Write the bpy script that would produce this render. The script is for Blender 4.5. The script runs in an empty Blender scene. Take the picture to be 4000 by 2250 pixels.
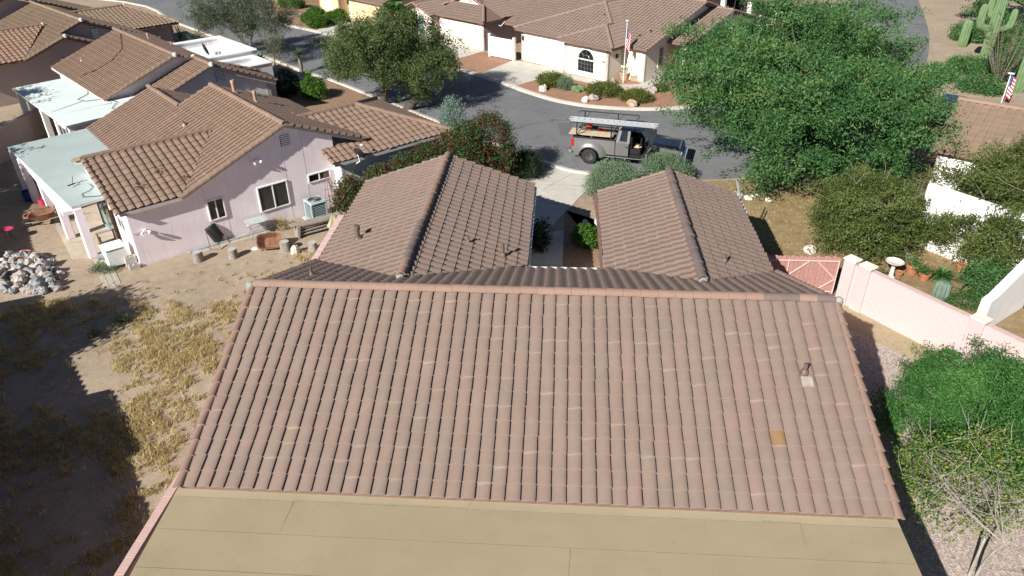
import bpy, math, random
import numpy as np
from mathutils import Vector, Matrix, Euler

random.seed(7)
rng = np.random.default_rng(7)
R = math.radians
SC = bpy.context.scene
COL = SC.collection

# ------------------------------------------------------------ camera, sky, sun
cam_d = bpy.data.cameras.new('camera')
cam = bpy.data.objects.new('camera', cam_d)
COL.objects.link(cam)
SC.camera = cam
cam_d.sensor_width = 36.0
cam_d.lens = 36.0 * 1836.19 / 2576.0
cam_d.clip_end = 2000
cam_d.clip_start = 0.1
CAM = Vector((7.707, -15.577, 14.124))
yaw, pitch, roll = 0.0710, 0.5436, -0.0107
fwd = Vector((-math.sin(yaw) * math.cos(pitch), math.cos(yaw) * math.cos(pitch), -math.sin(pitch)))
rgt = Vector((math.cos(yaw), math.sin(yaw), 0))
upv = rgt.cross(fwd)
r2 = rgt * math.cos(roll) + upv * math.sin(roll)
u2 = -rgt * math.sin(roll) + upv * math.cos(roll)
cam.matrix_world = Matrix(((r2.x, u2.x, -fwd.x, CAM.x), (r2.y, u2.y, -fwd.y, CAM.y), (r2.z, u2.z, -fwd.z, CAM.z), (0, 0, 0, 1)))

SUN = Vector((-0.84, -1.28, 1.0)).normalized()      # towards the sun
world = bpy.data.worlds.new('World')
SC.world = world
world.use_nodes = True
wn = world.node_tree.nodes
sky = wn.new('ShaderNodeTexSky')
sky.sky_type = 'NISHITA'
sky.sun_disc = False
sky.sun_elevation = math.asin(SUN.z)
sky.sun_rotation = math.atan2(SUN.x, SUN.y)
sky.altitude = 700
sky.air_density = 0.7
sky.dust_density = 0.3
sky.ozone_density = 1.6
bg = wn['Background']
bg.inputs['Strength'].default_value = 0.05
world.node_tree.links.new(sky.outputs[0], bg.inputs['Color'])

sun_d = bpy.data.lights.new('sun', 'SUN')
sun_d.energy = 5.0
sun_d.angle = R(0.53)
sun_d.color = (1.0, 0.955, 0.88)
sun = bpy.data.objects.new('sun', sun_d)
COL.objects.link(sun)
sun.rotation_euler = SUN.to_track_quat('Z', 'Y').to_euler()
sun.location = (0, 0, 40)

SC.view_settings.view_transform = 'Standard'
SC.view_settings.look = 'None'
SC.view_settings.exposure = 0.68
SC.view_settings.gamma = 1.0
SC.view_settings.use_curve_mapping = False

# ------------------------------------------------------------ materials
MATS = {}
def new_mat(name):
    m = bpy.data.materials.new(name)
    m.use_nodes = True
    MATS[name] = m
    nt = m.node_tree
    return m, nt, nt.nodes['Principled BSDF']

def noise(nt, scale, detail=4, rough=0.55, coord=None, vec_scale=None):
    n = nt.nodes.new('ShaderNodeTexNoise')
    n.inputs['Scale'].default_value = scale
    n.inputs['Detail'].default_value = detail
    n.inputs['Roughness'].default_value = rough
    if coord is not None:
        if vec_scale:
            mp = nt.nodes.new('ShaderNodeMapping')
            mp.inputs['Scale'].default_value = vec_scale
            nt.links.new(coord, mp.inputs['Vector'])
            coord = mp.outputs[0]
        nt.links.new(coord, n.inputs['Vector'])
    return n

def ramp(nt, fac, stops):
    r = nt.nodes.new('ShaderNodeValToRGB')
    els = r.color_ramp.elements
    while len(els) < len(stops):
        els.new(0.5)
    for e, (p, c) in zip(els, stops):
        e.position = p
        e.color = (c[0], c[1], c[2], 1)
    nt.links.new(fac, r.inputs['Fac'])
    return r

def mixc(nt, fac, a, b, blend='MIX'):
    m = nt.nodes.new('ShaderNodeMix')
    m.data_type = 'RGBA'
    m.blend_type = blend
    if isinstance(fac, (int, float)):
        m.inputs['Factor'].default_value = fac
    else:
        nt.links.new(fac, m.inputs['Factor'])
    for key, v in (('A', a), ('B', b)):
        s = [i for i in m.inputs if i.name == key and i.type == 'RGBA'][0]
        if isinstance(v, (tuple, list)):
            s.default_value = (v[0], v[1], v[2], 1)
        else:
            nt.links.new(v, s)
    return [o for o in m.outputs if o.type == 'RGBA'][0]

def maths(nt, op, a, b=None, clamp=False):
    m = nt.nodes.new('ShaderNodeMath')
    m.operation = op
    m.use_clamp = clamp
    for i, v in enumerate((a, b)):
        if v is None:
            continue
        if isinstance(v, (int, float)):
            m.inputs[i].default_value = v
        else:
            nt.links.new(v, m.inputs[i])
    return m.outputs[0]

def bump(nt, bsdf, h, strength=0.3, dist=0.02):
    b = nt.nodes.new('ShaderNodeBump')
    b.inputs['Strength'].default_value = strength
    b.inputs['Distance'].default_value = dist
    nt.links.new(h, b.inputs['Height'])
    nt.links.new(b.outputs[0], bsdf.inputs['Normal'])

def coords(nt, kind='Object'):
    c = nt.nodes.new('ShaderNodeTexCoord')
    return c.outputs[kind]

def plain(name, col, rough=0.6, metal=0.0, var=0.12, scale=6.0, bmp=0.0, spec=None):
    m, nt, b = new_mat(name)
    co = coords(nt)
    n = noise(nt, scale, 5, 0.6, co)
    c = ramp(nt, n.outputs['Fac'], [(0.3, [x * (1 - var) for x in col]), (0.7, [min(1, x * (1 + var)) for x in col])])
    nt.links.new(c.outputs[0], b.inputs['Base Color'])
    b.inputs['Roughness'].default_value = rough
    b.inputs['Metallic'].default_value = metal
    if spec is not None:
        b.inputs['Specular IOR Level'].default_value = spec
    if bmp:
        n2 = noise(nt, scale * 8, 4, 0.6, co)
        bump(nt, b, n2.outputs['Fac'], bmp, 0.01)
    return m

def stucco(name, col, dirt=(0.35, 0.27, 0.2), var=0.07):
    m, nt, b = new_mat(name)
    co = coords(nt)
    n = noise(nt, 1.3, 6, 0.62, co)
    c = ramp(nt, n.outputs['Fac'], [(0.3, [x * (1 - var) for x in col]), (0.7, [min(1, x * (1 + var * .5)) for x in col])])
    st = noise(nt, 2.2, 5, 0.6, co, (3, 3, 0.35))           # rain streaks
    f = maths(nt, 'MULTIPLY', maths(nt, 'SUBTRACT', st.outputs['Fac'], 0.54, True), 1.5, True)
    c2 = mixc(nt, f, c.outputs[0], dirt)
    # splash-back dirt at the foot of the wall
    sp = nt.nodes.new('ShaderNodeSeparateXYZ'); nt.links.new(co, sp.inputs[0])
    lo = maths(nt, 'SUBTRACT', 0.28, maths(nt, 'ADD', sp.outputs['Z'], maths(nt, 'MULTIPLY', n.outputs['Fac'], 0.25)))
    lo = maths(nt, 'MULTIPLY', lo, 1.6, True)
    c3 = mixc(nt, lo, c2, dirt)
    nt.links.new(c3, b.inputs['Base Color'])
    b.inputs['Roughness'].default_value = 0.92
    b.inputs['Specular IOR Level'].default_value = 0.15
    n2 = noise(nt, 38, 4, 0.6, co)
    bump(nt, b, n2.outputs['Fac'], 0.55, 0.012)
    return m

def tile_mat(name, ca, cb, cc, pale=(0.52, 0.45, 0.37), pale_amt=0.16, odd=None, nose_amt=.8):
    """concrete S-tile: each tile its own shade, soft mottling, pale lime bloom on some tiles"""
    m, nt, b = new_mat(name)
    at = nt.nodes.new('ShaderNodeAttribute'); at.attribute_name = 'tint'
    oi = nt.nodes.new('ShaderNodeObjectInfo')
    v = maths(nt, 'FRACT', maths(nt, 'ADD', at.outputs['Fac'], oi.outputs['Random']))
    r = ramp(nt, v, [(0.0, ca), (0.5, cb), (1.0, cc)])
    if odd:
        pass
    geo = nt.nodes.new('ShaderNodeNewGeometry')
    n1 = noise(nt, 1.1, 5, 0.6, geo.outputs['Position'])
    n2 = noise(nt, 55, 3, 0.7, geo.outputs['Position'])
    n3 = noise(nt, 7, 4, 0.6, geo.outputs['Position'])
    k = maths(nt, 'ADD', maths(nt, 'MULTIPLY', n1.outputs['Fac'], 0.34), maths(nt, 'MULTIPLY', n2.outputs['Fac'], 0.22))
    k = maths(nt, 'ADD', maths(nt, 'ADD', k, maths(nt, 'MULTIPLY', n3.outputs['Fac'], 0.18)), 0.63)
    hs = nt.nodes.new('ShaderNodeHueSaturation')
    nt.links.new(k, hs.inputs['Value'])
    nt.links.new(r.outputs[0], hs.inputs['Color'])
    # lime bloom at the head of some tiles
    tv = nt.nodes.new('ShaderNodeAttribute'); tv.attribute_name = 'tv'
    v2 = maths(nt, 'FRACT', maths(nt, 'MULTIPLY', v, 17.31))
    sel = maths(nt, 'GREATER_THAN', v2, 1 - pale_amt)
    band = maths(nt, 'MULTIPLY', maths(nt, 'SUBTRACT', tv.outputs['Fac'], maths(nt, 'ADD', 0.62, maths(nt, 'MULTIPLY', n3.outputs['Fac'], 0.25))), 6.0, True)
    f = maths(nt, 'MULTIPLY', maths(nt, 'MULTIPLY', sel, band), maths(nt, 'MULTIPLY', n1.outputs['Fac'], 1.1, True))
    c2 = mixc(nt, f, hs.outputs[0], pale)
    # paler nose on every tile: the lit course edge painted into the colour
    nose = maths(nt, 'MULTIPLY', maths(nt, 'SUBTRACT', 0.045, tv.outputs['Fac']), 14.0, True)
    c3 = mixc(nt, maths(nt, 'MULTIPLY', nose, nose_amt), c2, pale)
    nt.links.new(c3, b.inputs['Base Color'])
    b.inputs['Roughness'].default_value = 0.82
    b.inputs['Specular IOR Level'].default_value = 0.25
    bump(nt, b, n2.outputs['Fac'], 0.25, 0.006)
    return m

def ground_mat(name, c1, c2, c3, speck=None, scale=1.0, bmp=0.5):
    m, nt, b = new_mat(name)
    geo = nt.nodes.new('ShaderNodeNewGeometry')
    P = geo.outputs['Position']
    n1 = noise(nt, 0.35 * scale, 6, 0.6, P)
    n2 = noise(nt, 18 * scale, 4, 0.7, P)
    n3 = noise(nt, 3 * scale, 5, 0.6, P)
    k = maths(nt, 'ADD', maths(nt, 'MULTIPLY', n1.outputs['Fac'], 0.5), maths(nt, 'MULTIPLY', n3.outputs['Fac'], 0.5))
    r = ramp(nt, k, [(0.36, c1), (0.5, c2), (0.66, c3)])
    out = mixc(nt, 0.55, r.outputs[0], ramp(nt, n2.outputs['Fac'], [(0.3, (0.55, 0.55, 0.55)), (0.72, (1.35, 1.35, 1.35))]).outputs[0], 'MULTIPLY')
    if speck:
        vo = nt.nodes.new('ShaderNodeTexVoronoi')
        vo.inputs['Scale'].default_value = 22
        nt.links.new(P, vo.inputs['Vector'])
        rr = ramp(nt, vo.outputs['Color'], [(0.2, [x * .5 for x in speck]), (0.5, speck), (0.9, [min(1, x * 1.7) for x in speck])])
        out = mixc(nt, 0.55, out, rr.outputs[0])
        bump(nt, b, vo.outputs['Distance'], bmp, 0.03)
    else:
        bump(nt, b, n2.outputs['Fac'], bmp, 0.03)
    nt.links.new(out, b.inputs['Base Color'])
    b.inputs['Roughness'].default_value = 0.95
    b.inputs['Specular IOR Level'].default_value = 0.1
    return m

def leaf_mat(name, dark, mid, light, odd=None, odd_amt=0.0, transl=0.3):
    m, nt, b = new_mat(name)
    at = nt.nodes.new('ShaderNodeAttribute'); at.attribute_name = 'tint'
    stops = [(0.0, dark), (0.5, mid), (1.0 if not odd else 1.0 - odd_amt, light)]
    if odd:
        stops.append((min(1.0, 1.0 - odd_amt + 0.02), odd))
    r = ramp(nt, at.outputs['Fac'], stops)
    nt.links.new(r.outputs[0], b.inputs['Base Color'])
    b.inputs['Roughness'].default_value = 0.55
    b.inputs['Specular IOR Level'].default_value = 0.3
    tr = nt.nodes.new('ShaderNodeBsdfTranslucent')
    nt.links.new(r.outputs[0], tr.inputs['Color'])
    mx = nt.nodes.new('ShaderNodeMixShader')
    mx.inputs[0].default_value = transl
    nt.links.new(b.outputs[0], mx.inputs[1])
    nt.links.new(tr.outputs[0], mx.inputs[2])
    nt.links.new(mx.outputs[0], nt.nodes['Material Output'].inputs['Surface'])
    return m

def glass_mat(name, col=(0.012, 0.014, 0.016), rough=0.06):
    m, nt, b = new_mat(name)
    n = noise(nt, 1.5, 3, 0.5, coords(nt))
    c = ramp(nt, n.outputs['Fac'], [(0.35, [x * .6 for x in col]), (0.7, [x * 1.6 for x in col])])
    nt.links.new(c.outputs[0], b.inputs['Base Color'])
    b.inputs['Roughness'].default_value = rough
    b.inputs['Specular IOR Level'].default_value = 0.6
    return m

def bark_mat(name, c1, c2):
    m, nt, b = new_mat(name)
    n = noise(nt, 9, 5, 0.65, coords(nt), (1, 1, 0.25))
    c = ramp(nt, n.outputs['Fac'], [(0.3, c1), (0.7, c2)])
    nt.links.new(c.outputs[0], b.inputs['Base Color'])
    b.inputs['Roughness'].default_value = 0.9
    bump(nt, b, n.outputs['Fac'], 0.6, 0.03)
    return m

# ------------------------------------------------------------ mesh building
class MB:
    """collects polygons; build() links them as one mesh object"""
    def __init__(s):
        s.v = []; s.f = []; s.m = []
    def add(s, vs, fs, mi=0):
        o = len(s.v)
        s.v += [tuple(p) for p in vs]
        s.f += [tuple(i + o for i in f) for f in fs]
        s.m += [mi] * len(fs)
        return s
    def box(s, lo, hi, mi=0, mat=None):
        x0, y0, z0 = lo; x1, y1, z1 = hi
        vs = [(x0, y0, z0), (x1, y0, z0), (x1, y1, z0), (x0, y1, z0), (x0, y0, z1), (x1, y0, z1), (x1, y1, z1), (x0, y1, z1)]
        if mat is not None:
            vs = [tuple(mat @ Vector(p)) for p in vs]
        return s.add(vs, [(0, 3, 2, 1), (4, 5, 6, 7), (0, 1, 5, 4), (1, 2, 6, 5), (2, 3, 7, 6), (3, 0, 4, 7)], mi)
    def cbox(s, lo, hi, c=0.02, mi=0, mat=None):
        """box with chamfered edges"""
        x0, y0, z0 = lo; x1, y1, z1 = hi
        c = min(c, (x1 - x0) * .45, (y1 - y0) * .45, (z1 - z0) * .45)
        vs = []; idx = {}
        for iz, z in ((0, z0), (1, z1)):
            for iy, y in ((0, y0), (1, y1)):
                for ix, x in ((0, x0), (1, x1)):
                    sx = c if ix == 0 else -c; sy = c if iy == 0 else -c; sz = c if iz == 0 else -c
                    for k, p in (('x', (x, y + sy, z + sz)), ('y', (x + sx, y, z + sz)), ('z', (x + sx, y + sy, z))):
                        idx[(ix, iy, iz, k)] = len(vs); vs.append(p)
        I = lambda a, b, d, k: idx[(a, b, d, k)]
        fs = []
        fs.append((I(0,0,0,'x'), I(0,0,1,'x'), I(0,1,1,'x'), I(0,1,0,'x')))
        fs.append((I(1,0,0,'x'), I(1,1,0,'x'), I(1,1,1,'x'), I(1,0,1,'x')))
        fs.append((I(0,0,0,'y'), I(1,0,0,'y'), I(1,0,1,'y'), I(0,0,1,'y')))
        fs.append((I(0,1,0,'y'), I(0,1,1,'y'), I(1,1,1,'y'), I(1,1,0,'y')))
        fs.append((I(0,0,0,'z'), I(0,1,0,'z'), I(1,1,0,'z'), I(1,0,0,'z')))
        fs.append((I(0,0,1,'z'), I(1,0,1,'z'), I(1,1,1,'z'), I(0,1,1,'z')))
        for a in (0, 1):
            for b in (0, 1):
                fs.append((I(0,a,b,'y'), I(1,a,b,'y'), I(1,a,b,'z'), I(0,a,b,'z')) if a == b else (I(0,a,b,'z'), I(1,a,b,'z'), I(1,a,b,'y'), I(0,a,b,'y')))
                fs.append((I(a,0,b,'x'), I(a,1,b,'x'), I(a,1,b,'z'), I(a,0,b,'z')) if a != b else (I(a,0,b,'z'), I(a,1,b,'z'), I(a,1,b,'x'), I(a,0,b,'x')))
                fs.append((I(a,b,0,'x'), I(a,b,1,'x'), I(a,b,1,'y'), I(a,b,0,'y')) if a == b else (I(a,b,0,'y'), I(a,b,1,'y'), I(a,b,1,'x'), I(a,b,0,'x')))
                for d in (0, 1):
                    t = (I(a,b,d,'x'), I(a,b,d,'y'), I(a,b,d,'z'))
                    fs.append(t if (a + b + d) % 2 == 0 else t[::-1])
        if mat is not None:
            vs = [tuple(mat @ Vector(p)) for p in vs]
        return s.add(vs, fs, mi)
    def prism(s, poly, off, mi=0):
        """polygon (3-D points) swept by the vector off"""
        n = len(poly); off = Vector(off)
        vs = [Vector(p) for p in poly] + [Vector(p) + off for p in poly]
        fs = [tuple(range(n))[::-1], tuple(range(n, 2 * n))] + [(i, (i + 1) % n, n + (i + 1) % n, n + i) for i in range(n)]
        return s.add(vs, fs, mi)
    def tube(s, pts, rad, seg=8, mi=0, caps=True):
        pts = [Vector(p) for p in pts]
        if isinstance(rad, (int, float)):
            rad = [rad] * len(pts)
        vs = []; prev = None
        for i, p in enumerate(pts):
            t = (pts[min(i + 1, len(pts) - 1)] - pts[max(i - 1, 0)])
            t = t.normalized() if t.length > 1e-9 else Vector((0, 0, 1))
            a = prev - t * prev.dot(t) if prev is not None else t.orthogonal()
            if a.length < 1e-6:
                a = t.orthogonal()
            a.normalize(); prev = a
            b = t.cross(a)
            for k in range(seg):
                th = 2 * math.pi * k / seg
                vs.append(p + (a * math.cos(th) + b * math.sin(th)) * rad[i])
        fs = []
        for i in range(len(pts) - 1):
            for k in range(seg):
                fs.append((i * seg + k, i * seg + (k + 1) % seg, (i + 1) * seg + (k + 1) % seg, (i + 1) * seg + k))
        if caps:
            fs.append(tuple(range(seg))[::-1])
            fs.append(tuple(range((len(pts) - 1) * seg, len(pts) * seg)))
        return s.add(vs, fs, mi)
    def lathe(s, prof, seg=16, c=(0, 0, 0), mi=0, sx=1.0, sy=1.0, mat=None):
        vs = []
        for r, z in prof:
            for k in range(seg):
                th = 2 * math.pi * k / seg
                vs.append(Vector((c[0] + r * sx * math.cos(th), c[1] + r * sy * math.sin(th), c[2] + z)))
        if mat is not None:
            vs = [mat @ p for p in vs]
        fs = []
        for i in range(len(prof) - 1):
            for k in range(seg):
                fs.append((i * seg + k, i * seg + (k + 1) % seg, (i + 1) * seg + (k + 1) % seg, (i + 1) * seg + k))
        if prof[0][0] > 1e-4:
            fs.append(tuple(range(seg))[::-1])
        if prof[-1][0] > 1e-4:
            fs.append(tuple(range((len(prof) - 1) * seg, len(prof) * seg)))
        return s.add(vs, fs, mi)
    def mesh(s, name, mats, smooth=False):
        me = bpy.data.meshes.new(name)
        me.from_pydata(s.v, [], s.f)
        if not isinstance(mats, (list, tuple)):
            mats = [mats]
        for m in mats:
            me.materials.append(MATS[m] if isinstance(m, str) else m)
        if len(mats) > 1:
            me.polygons.foreach_set('material_index', s.m)
        if smooth:
            me.polygons.foreach_set('use_smooth', [True] * len(me.polygons))
            try:
                me.set_sharp_from_angle(angle=R(40))
            except Exception:
                pass
        me.update()
        return me
    def build(s, name, mats, parent=None, smooth=False, loc=None, rotz=None):
        o = bpy.data.objects.new(name, s.mesh(name, mats, smooth))
        COL.objects.link(o)
        if parent:
            o.parent = parent
        if loc is not None:
            o.location = loc
        if rotz is not None:
            o.rotation_euler = (0, 0, rotz)
        return o

def tag(o, label=None, cat=None, group=None, kind=None):
    if label: o['label'] = label
    if cat: o['category'] = cat
    if group: o['group'] = group
    if kind: o['kind'] = kind
    return o

def empty(name, loc=(0, 0, 0), rotz=0.0, label=None, cat=None, group=None):
    o = bpy.data.objects.new(name, None)
    o.empty_display_size = 0.3
    COL.objects.link(o)
    o.location = loc
    o.rotation_euler = (0, 0, rotz)
    return tag(o, label, cat, group)

def inst(name, me, parent=None, mtx=None):
    o = bpy.data.objects.new(name, me)
    COL.objects.link(o)
    if parent: o.parent = parent
    if mtx is not None: o.matrix_basis = mtx
    return o

def copy_tree(o, parent=None):
    c = o.copy(); COL.objects.link(c)
    if parent is not None: c.parent = parent
    for ch in list(o.children):
        copy_tree(ch, c)
    return c

def np_mesh(name, V, F, mat, tint=None, tv=None, smooth=False):
    """V (n,3), F (m,k) all the same size; quick mesh with a per-face tint"""
    me = bpy.data.meshes.new(name)
    V = np.asarray(V, dtype=np.float32); F = np.asarray(F, dtype=np.int32)
    k = F.shape[1]
    me.vertices.add(len(V)); me.vertices.foreach_set('co', V.ravel())
    me.loops.add(F.size); me.loops.foreach_set('vertex_index', F.ravel())
    me.polygons.add(len(F))
    me.polygons.foreach_set('loop_start', np.arange(0, F.size, k, dtype=np.int32))
    if tint is not None:
        a = me.attributes.new('tint', 'FLOAT', 'FACE'); a.data.foreach_set('value', np.asarray(tint, dtype=np.float32))
    if tv is not None:
        a = me.attributes.new('tv', 'FLOAT', 'POINT'); a.data.foreach_set('value', np.asarray(tv, dtype=np.float32))
    if smooth:
        me.polygons.foreach_set('use_smooth', np.ones(len(F), dtype=bool))
    me.materials.append(MATS[mat])
    me.update(calc_edges=True)
    me.validate()
    return me
# ------------------------------------------------------------ the materials of the place
tile_mat('tile_rose', (0.224, 0.162, 0.132), (0.217, 0.164, 0.135), (0.233, 0.164, 0.137), pale=(0.346, 0.278, 0.218), pale_amt=0.12)
tile_mat('tile_brown', (0.232, 0.157, 0.116), (0.218, 0.151, 0.113), (0.244, 0.166, 0.126), pale=(0.410, 0.300, 0.218), pale_amt=0.04)
tile_mat('tile_sand', (0.228, 0.164, 0.116), (0.214, 0.159, 0.112), (0.250, 0.171, 0.126), pale=(0.410, 0.319, 0.237), pale_amt=0.05)
tile_mat('tile_terracotta', (0.282, 0.168, 0.123), (0.255, 0.164, 0.118), (0.273, 0.182, 0.137), pale=(0.410, 0.300, 0.218), pale_amt=0.03)
tile_mat('tile_mauve', (0.237, 0.171, 0.138), (0.228, 0.169, 0.137), (0.248, 0.177, 0.147), pale=(0.400, 0.328, 0.264), pale_amt=0.05)
tile_mat('cap_orange', (0.273, 0.173, 0.132), (0.255, 0.173, 0.135), (0.282, 0.182, 0.146), pale=(0.455, 0.364, 0.291), pale_amt=0.05, nose_amt=.15)
tile_mat('cap_grey', (0.137, 0.105, 0.100), (0.155, 0.118, 0.109), (0.173, 0.127, 0.114), pale_amt=0.0, nose_amt=.15)
plain('underlay', (0.035, 0.03, 0.03), 0.9)
stucco('stucco_pink', (0.86, 0.78, 0.82), (0.42, 0.33, 0.27))
stucco('stucco_rose', (0.55, 0.38, 0.345), (0.45, 0.30, 0.25))
stucco('stucco_grey', (0.70, 0.67, 0.69), (0.38, 0.32, 0.28))
stucco('stucco_mauve', (0.42, 0.34, 0.33), (0.3, 0.25, 0.22))
stucco('stucco_white', (0.80, 0.78, 0.76), (0.5, 0.44, 0.38))
stucco('stucco_cream', (0.80, 0.74, 0.64), (0.5, 0.42, 0.33))
stucco('stucco_blush', (0.78, 0.66, 0.58), (0.45, 0.36, 0.3))
stucco('stucco_yellow', (0.70, 0.54, 0.33), (0.45, 0.35, 0.22))
plain('white_paint', (0.80, 0.80, 0.79), 0.5, var=0.05)
plain('door_cream', (0.80, 0.75, 0.65), 0.55, var=0.04)
plain('fascia_brown', (0.19, 0.115, 0.09), 0.7, var=0.15)
plain('fascia_rose', (0.55, 0.38, 0.34), 0.7, var=0.1)
plain('fascia_grey', (0.50, 0.46, 0.44), 0.75, var=0.1)
plain('mortar_green', (0.30, 0.31, 0.27), 0.9, var=0.25, scale=9, bmp=.4)
plain('mortar_pale', (0.55, 0.52, 0.48), 0.9, var=0.2, scale=9, bmp=.4)
plain('pipe_brown', (0.13, 0.085, 0.075), 0.55, var=0.2, scale=14)
plain('pipe_clay', (0.42, 0.24, 0.18), 0.7, var=0.15, scale=14)
plain('lead_pale', (0.36, 0.30, 0.27), 0.6, var=0.2, scale=8)
plain('black_plastic', (0.016, 0.016, 0.018), 0.45, var=0.2)
plain('black_metal', (0.022, 0.022, 0.025), 0.35, var=0.2)
plain('grey_metal', (0.33, 0.35, 0.36), 0.35, 0.6, var=0.1)
plain('aluminium', (0.62, 0.65, 0.68), 0.32, 0.55, var=0.08)
plain('galvanised', (0.42, 0.45, 0.48), 0.4, 0.4, var=0.2, scale=12)
plain('rust', (0.19, 0.09, 0.05), 0.85, var=0.45, scale=7, bmp=.3)
plain('wood_grey', (0.27, 0.24, 0.205), 0.9, var=0.3, scale=9, bmp=.4)
plain('wood_tan', (0.55, 0.43, 0.29), 0.8, var=0.15, scale=5)
plain('wood_brown', (0.20, 0.12, 0.075), 0.8, var=0.25, scale=6)
plain('concrete_block', (0.46, 0.43, 0.39), 0.95, var=0.15, scale=10, bmp=.5)
plain('terracotta', (0.34, 0.14, 0.075), 0.8, var=0.2, scale=9)
plain('pink_plastic', (0.55, 0.05, 0.12), 0.4, var=0.08)
plain('orange_plastic', (0.50, 0.075, 0.03), 0.45, var=0.1)
plain('red_paint', (0.55, 0.03, 0.03), 0.45)
plain('blue_plastic', (0.02, 0.045, 0.22), 0.4)
plain('teal_metal', (0.36, 0.44, 0.45), 0.45, 0.1, var=0.1)
plain('coil_dark', (0.06, 0.09, 0.10), 0.5, 0.2, var=0.3, scale=30)
plain('cooler_white', (0.70, 0.74, 0.72), 0.5, var=0.08)
plain('fabric_olive', (0.36, 0.33, 0.20), 0.9)
plain('stone_white', (0.62, 0.57, 0.50), 0.9, var=0.15, scale=5, bmp=.5)
plain('stone_tan', (0.42, 0.30, 0.21), 0.9, var=0.35, scale=4, bmp=.6)
plain('stone_grey', (0.34, 0.29, 0.27), 0.9, var=0.3, scale=5, bmp=.6)
plain('stone_blue', (0.29, 0.30, 0.31), 0.85, var=0.35, scale=4, bmp=.5)
plain('stump_side', (0.24, 0.215, 0.19), 0.95, var=0.4, scale=11, bmp=.7)
plain('stump_top', (0.40, 0.39, 0.37), 0.9, var=0.2, scale=14)
plain('rose_wood', (0.36, 0.19, 0.165), 0.85, var=0.15, scale=10)
plain('rose_rail', (0.58, 0.42, 0.385), 0.8, var=0.08)
plain('hose_dark', (0.03, 0.03, 0.032), 0.5)
plain('flag_red', (0.52, 0.03, 0.05), 0.8); plain('flag_white', (0.75, 0.73, 0.76), 0.8); plain('flag_blue', (0.035, 0.05, 0.20), 0.8)
plain('interior_dark', (0.010, 0.010, 0.011), 0.9)
glass_mat('window_glass'); glass_mat('window_screen', (0.035, 0.036, 0.03), 0.35); glass_mat('window_green', (0.10, 0.17, 0.16), 0.12)
plain('frosted_glass', (0.42, 0.48, 0.44), 0.12, var=0.12, spec=0.7)

def concrete_mat(name, col, line=None):
    m, nt, b = new_mat(name)
    geo = nt.nodes.new('ShaderNodeNewGeometry'); P = geo.outputs['Position']
    n1 = noise(nt, 0.9, 6, 0.65, P); n2 = noise(nt, 40, 3, 0.6, P); n3 = noise(nt, 4.0, 4, 0.6, P)
    k = maths(nt, 'ADD', maths(nt, 'MULTIPLY', n1.outputs['Fac'], .6), maths(nt, 'MULTIPLY', n3.outputs['Fac'], .4))
    r = ramp(nt, k, [(0.33, [x * .82 for x in col]), (0.5, col), (0.68, [min(1, x * 1.13) for x in col])])
    o = mixc(nt, 0.35, r.outputs[0], ramp(nt, n2.outputs['Fac'], [(.3, (.75,) * 3), (.7, (1.2,) * 3)]).outputs[0], 'MULTIPLY')
    nt.links.new(o, b.inputs['Base Color'])
    b.inputs['Roughness'].default_value = 0.9
    b.inputs['Specular IOR Level'].default_value = 0.2
    bump(nt, b, n2.outputs['Fac'], .25, .01)
    return m
concrete_mat('concrete', (0.50, 0.48, 0.43))
concrete_mat('kerb', (0.52, 0.48, 0.42))
concrete_mat('paver', (0.40, 0.35, 0.29))
concrete_mat('flagstone', (0.47, 0.40, 0.32))

def asphalt_mat():
    m, nt, b = new_mat('asphalt')
    geo = nt.nodes.new('ShaderNodeNewGeometry'); P = geo.outputs['Position']
    n1 = noise(nt, 0.25, 6, 0.62, P); n2 = noise(nt, 60, 3, 0.7, P); n3 = noise(nt, 2.4, 5, 0.6, P)
    k = maths(nt, 'ADD', maths(nt, 'MULTIPLY', n1.outputs['Fac'], .55), maths(nt, 'MULTIPLY', n3.outputs['Fac'], .45))
    r = ramp(nt, k, [(0.35, (.143, .146, .152)), (0.5, (.17, .173, .18)), (0.65, (.198, .20, .204))])
    o = mixc(nt, 0.6, r.outputs[0], ramp(nt, n2.outputs['Fac'], [(.3, (.6,) * 3), (.72, (1.4,) * 3)]).outputs[0], 'MULTIPLY')
    # sealed cracks that wander over the road
    vo = nt.nodes.new('ShaderNodeTexVoronoi'); vo.feature = 'DISTANCE_TO_EDGE'; vo.inputs['Scale'].default_value = 0.16
    wv = nt.nodes.new('ShaderNodeVectorMath'); wv.operation = 'ADD'
    sc = nt.nodes.new('ShaderNodeVectorMath'); sc.operation = 'SCALE'; sc.inputs['Scale'].default_value = 1.6
    nn = noise(nt, 0.5, 4, .6, P); nt.links.new(nn.outputs['Color'], sc.inputs[0])
    nt.links.new(P, wv.inputs[0]); nt.links.new(sc.outputs[0], wv.inputs[1]); nt.links.new(wv.outputs[0], vo.inputs['Vector'])
    cr = maths(nt, 'LESS_THAN', vo.outputs['Distance'], 0.008)
    cr = maths(nt, 'MULTIPLY', cr, maths(nt, 'GREATER_THAN', n3.outputs['Fac'], 0.47))
    o2 = mixc(nt, maths(nt, 'MULTIPLY', cr, .6), o, (.07, .07, .07))
    n6 = noise(nt, 0.7, 5, .65, P)
    o2 = mixc(nt, maths(nt, 'MULTIPLY', maths(nt, 'SUBTRACT', n6.outputs['Fac'], .58, True), 2.2, True), o2, (.10, .10, .10))
    nt.links.new(o2, b.inputs['Base Color'])
    b.inputs['Roughness'].default_value = 0.9
    b.inputs['Specular IOR Level'].default_value = 0.2
    bump(nt, b, n2.outputs['Fac'], .4, .012)
asphalt_mat()

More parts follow.
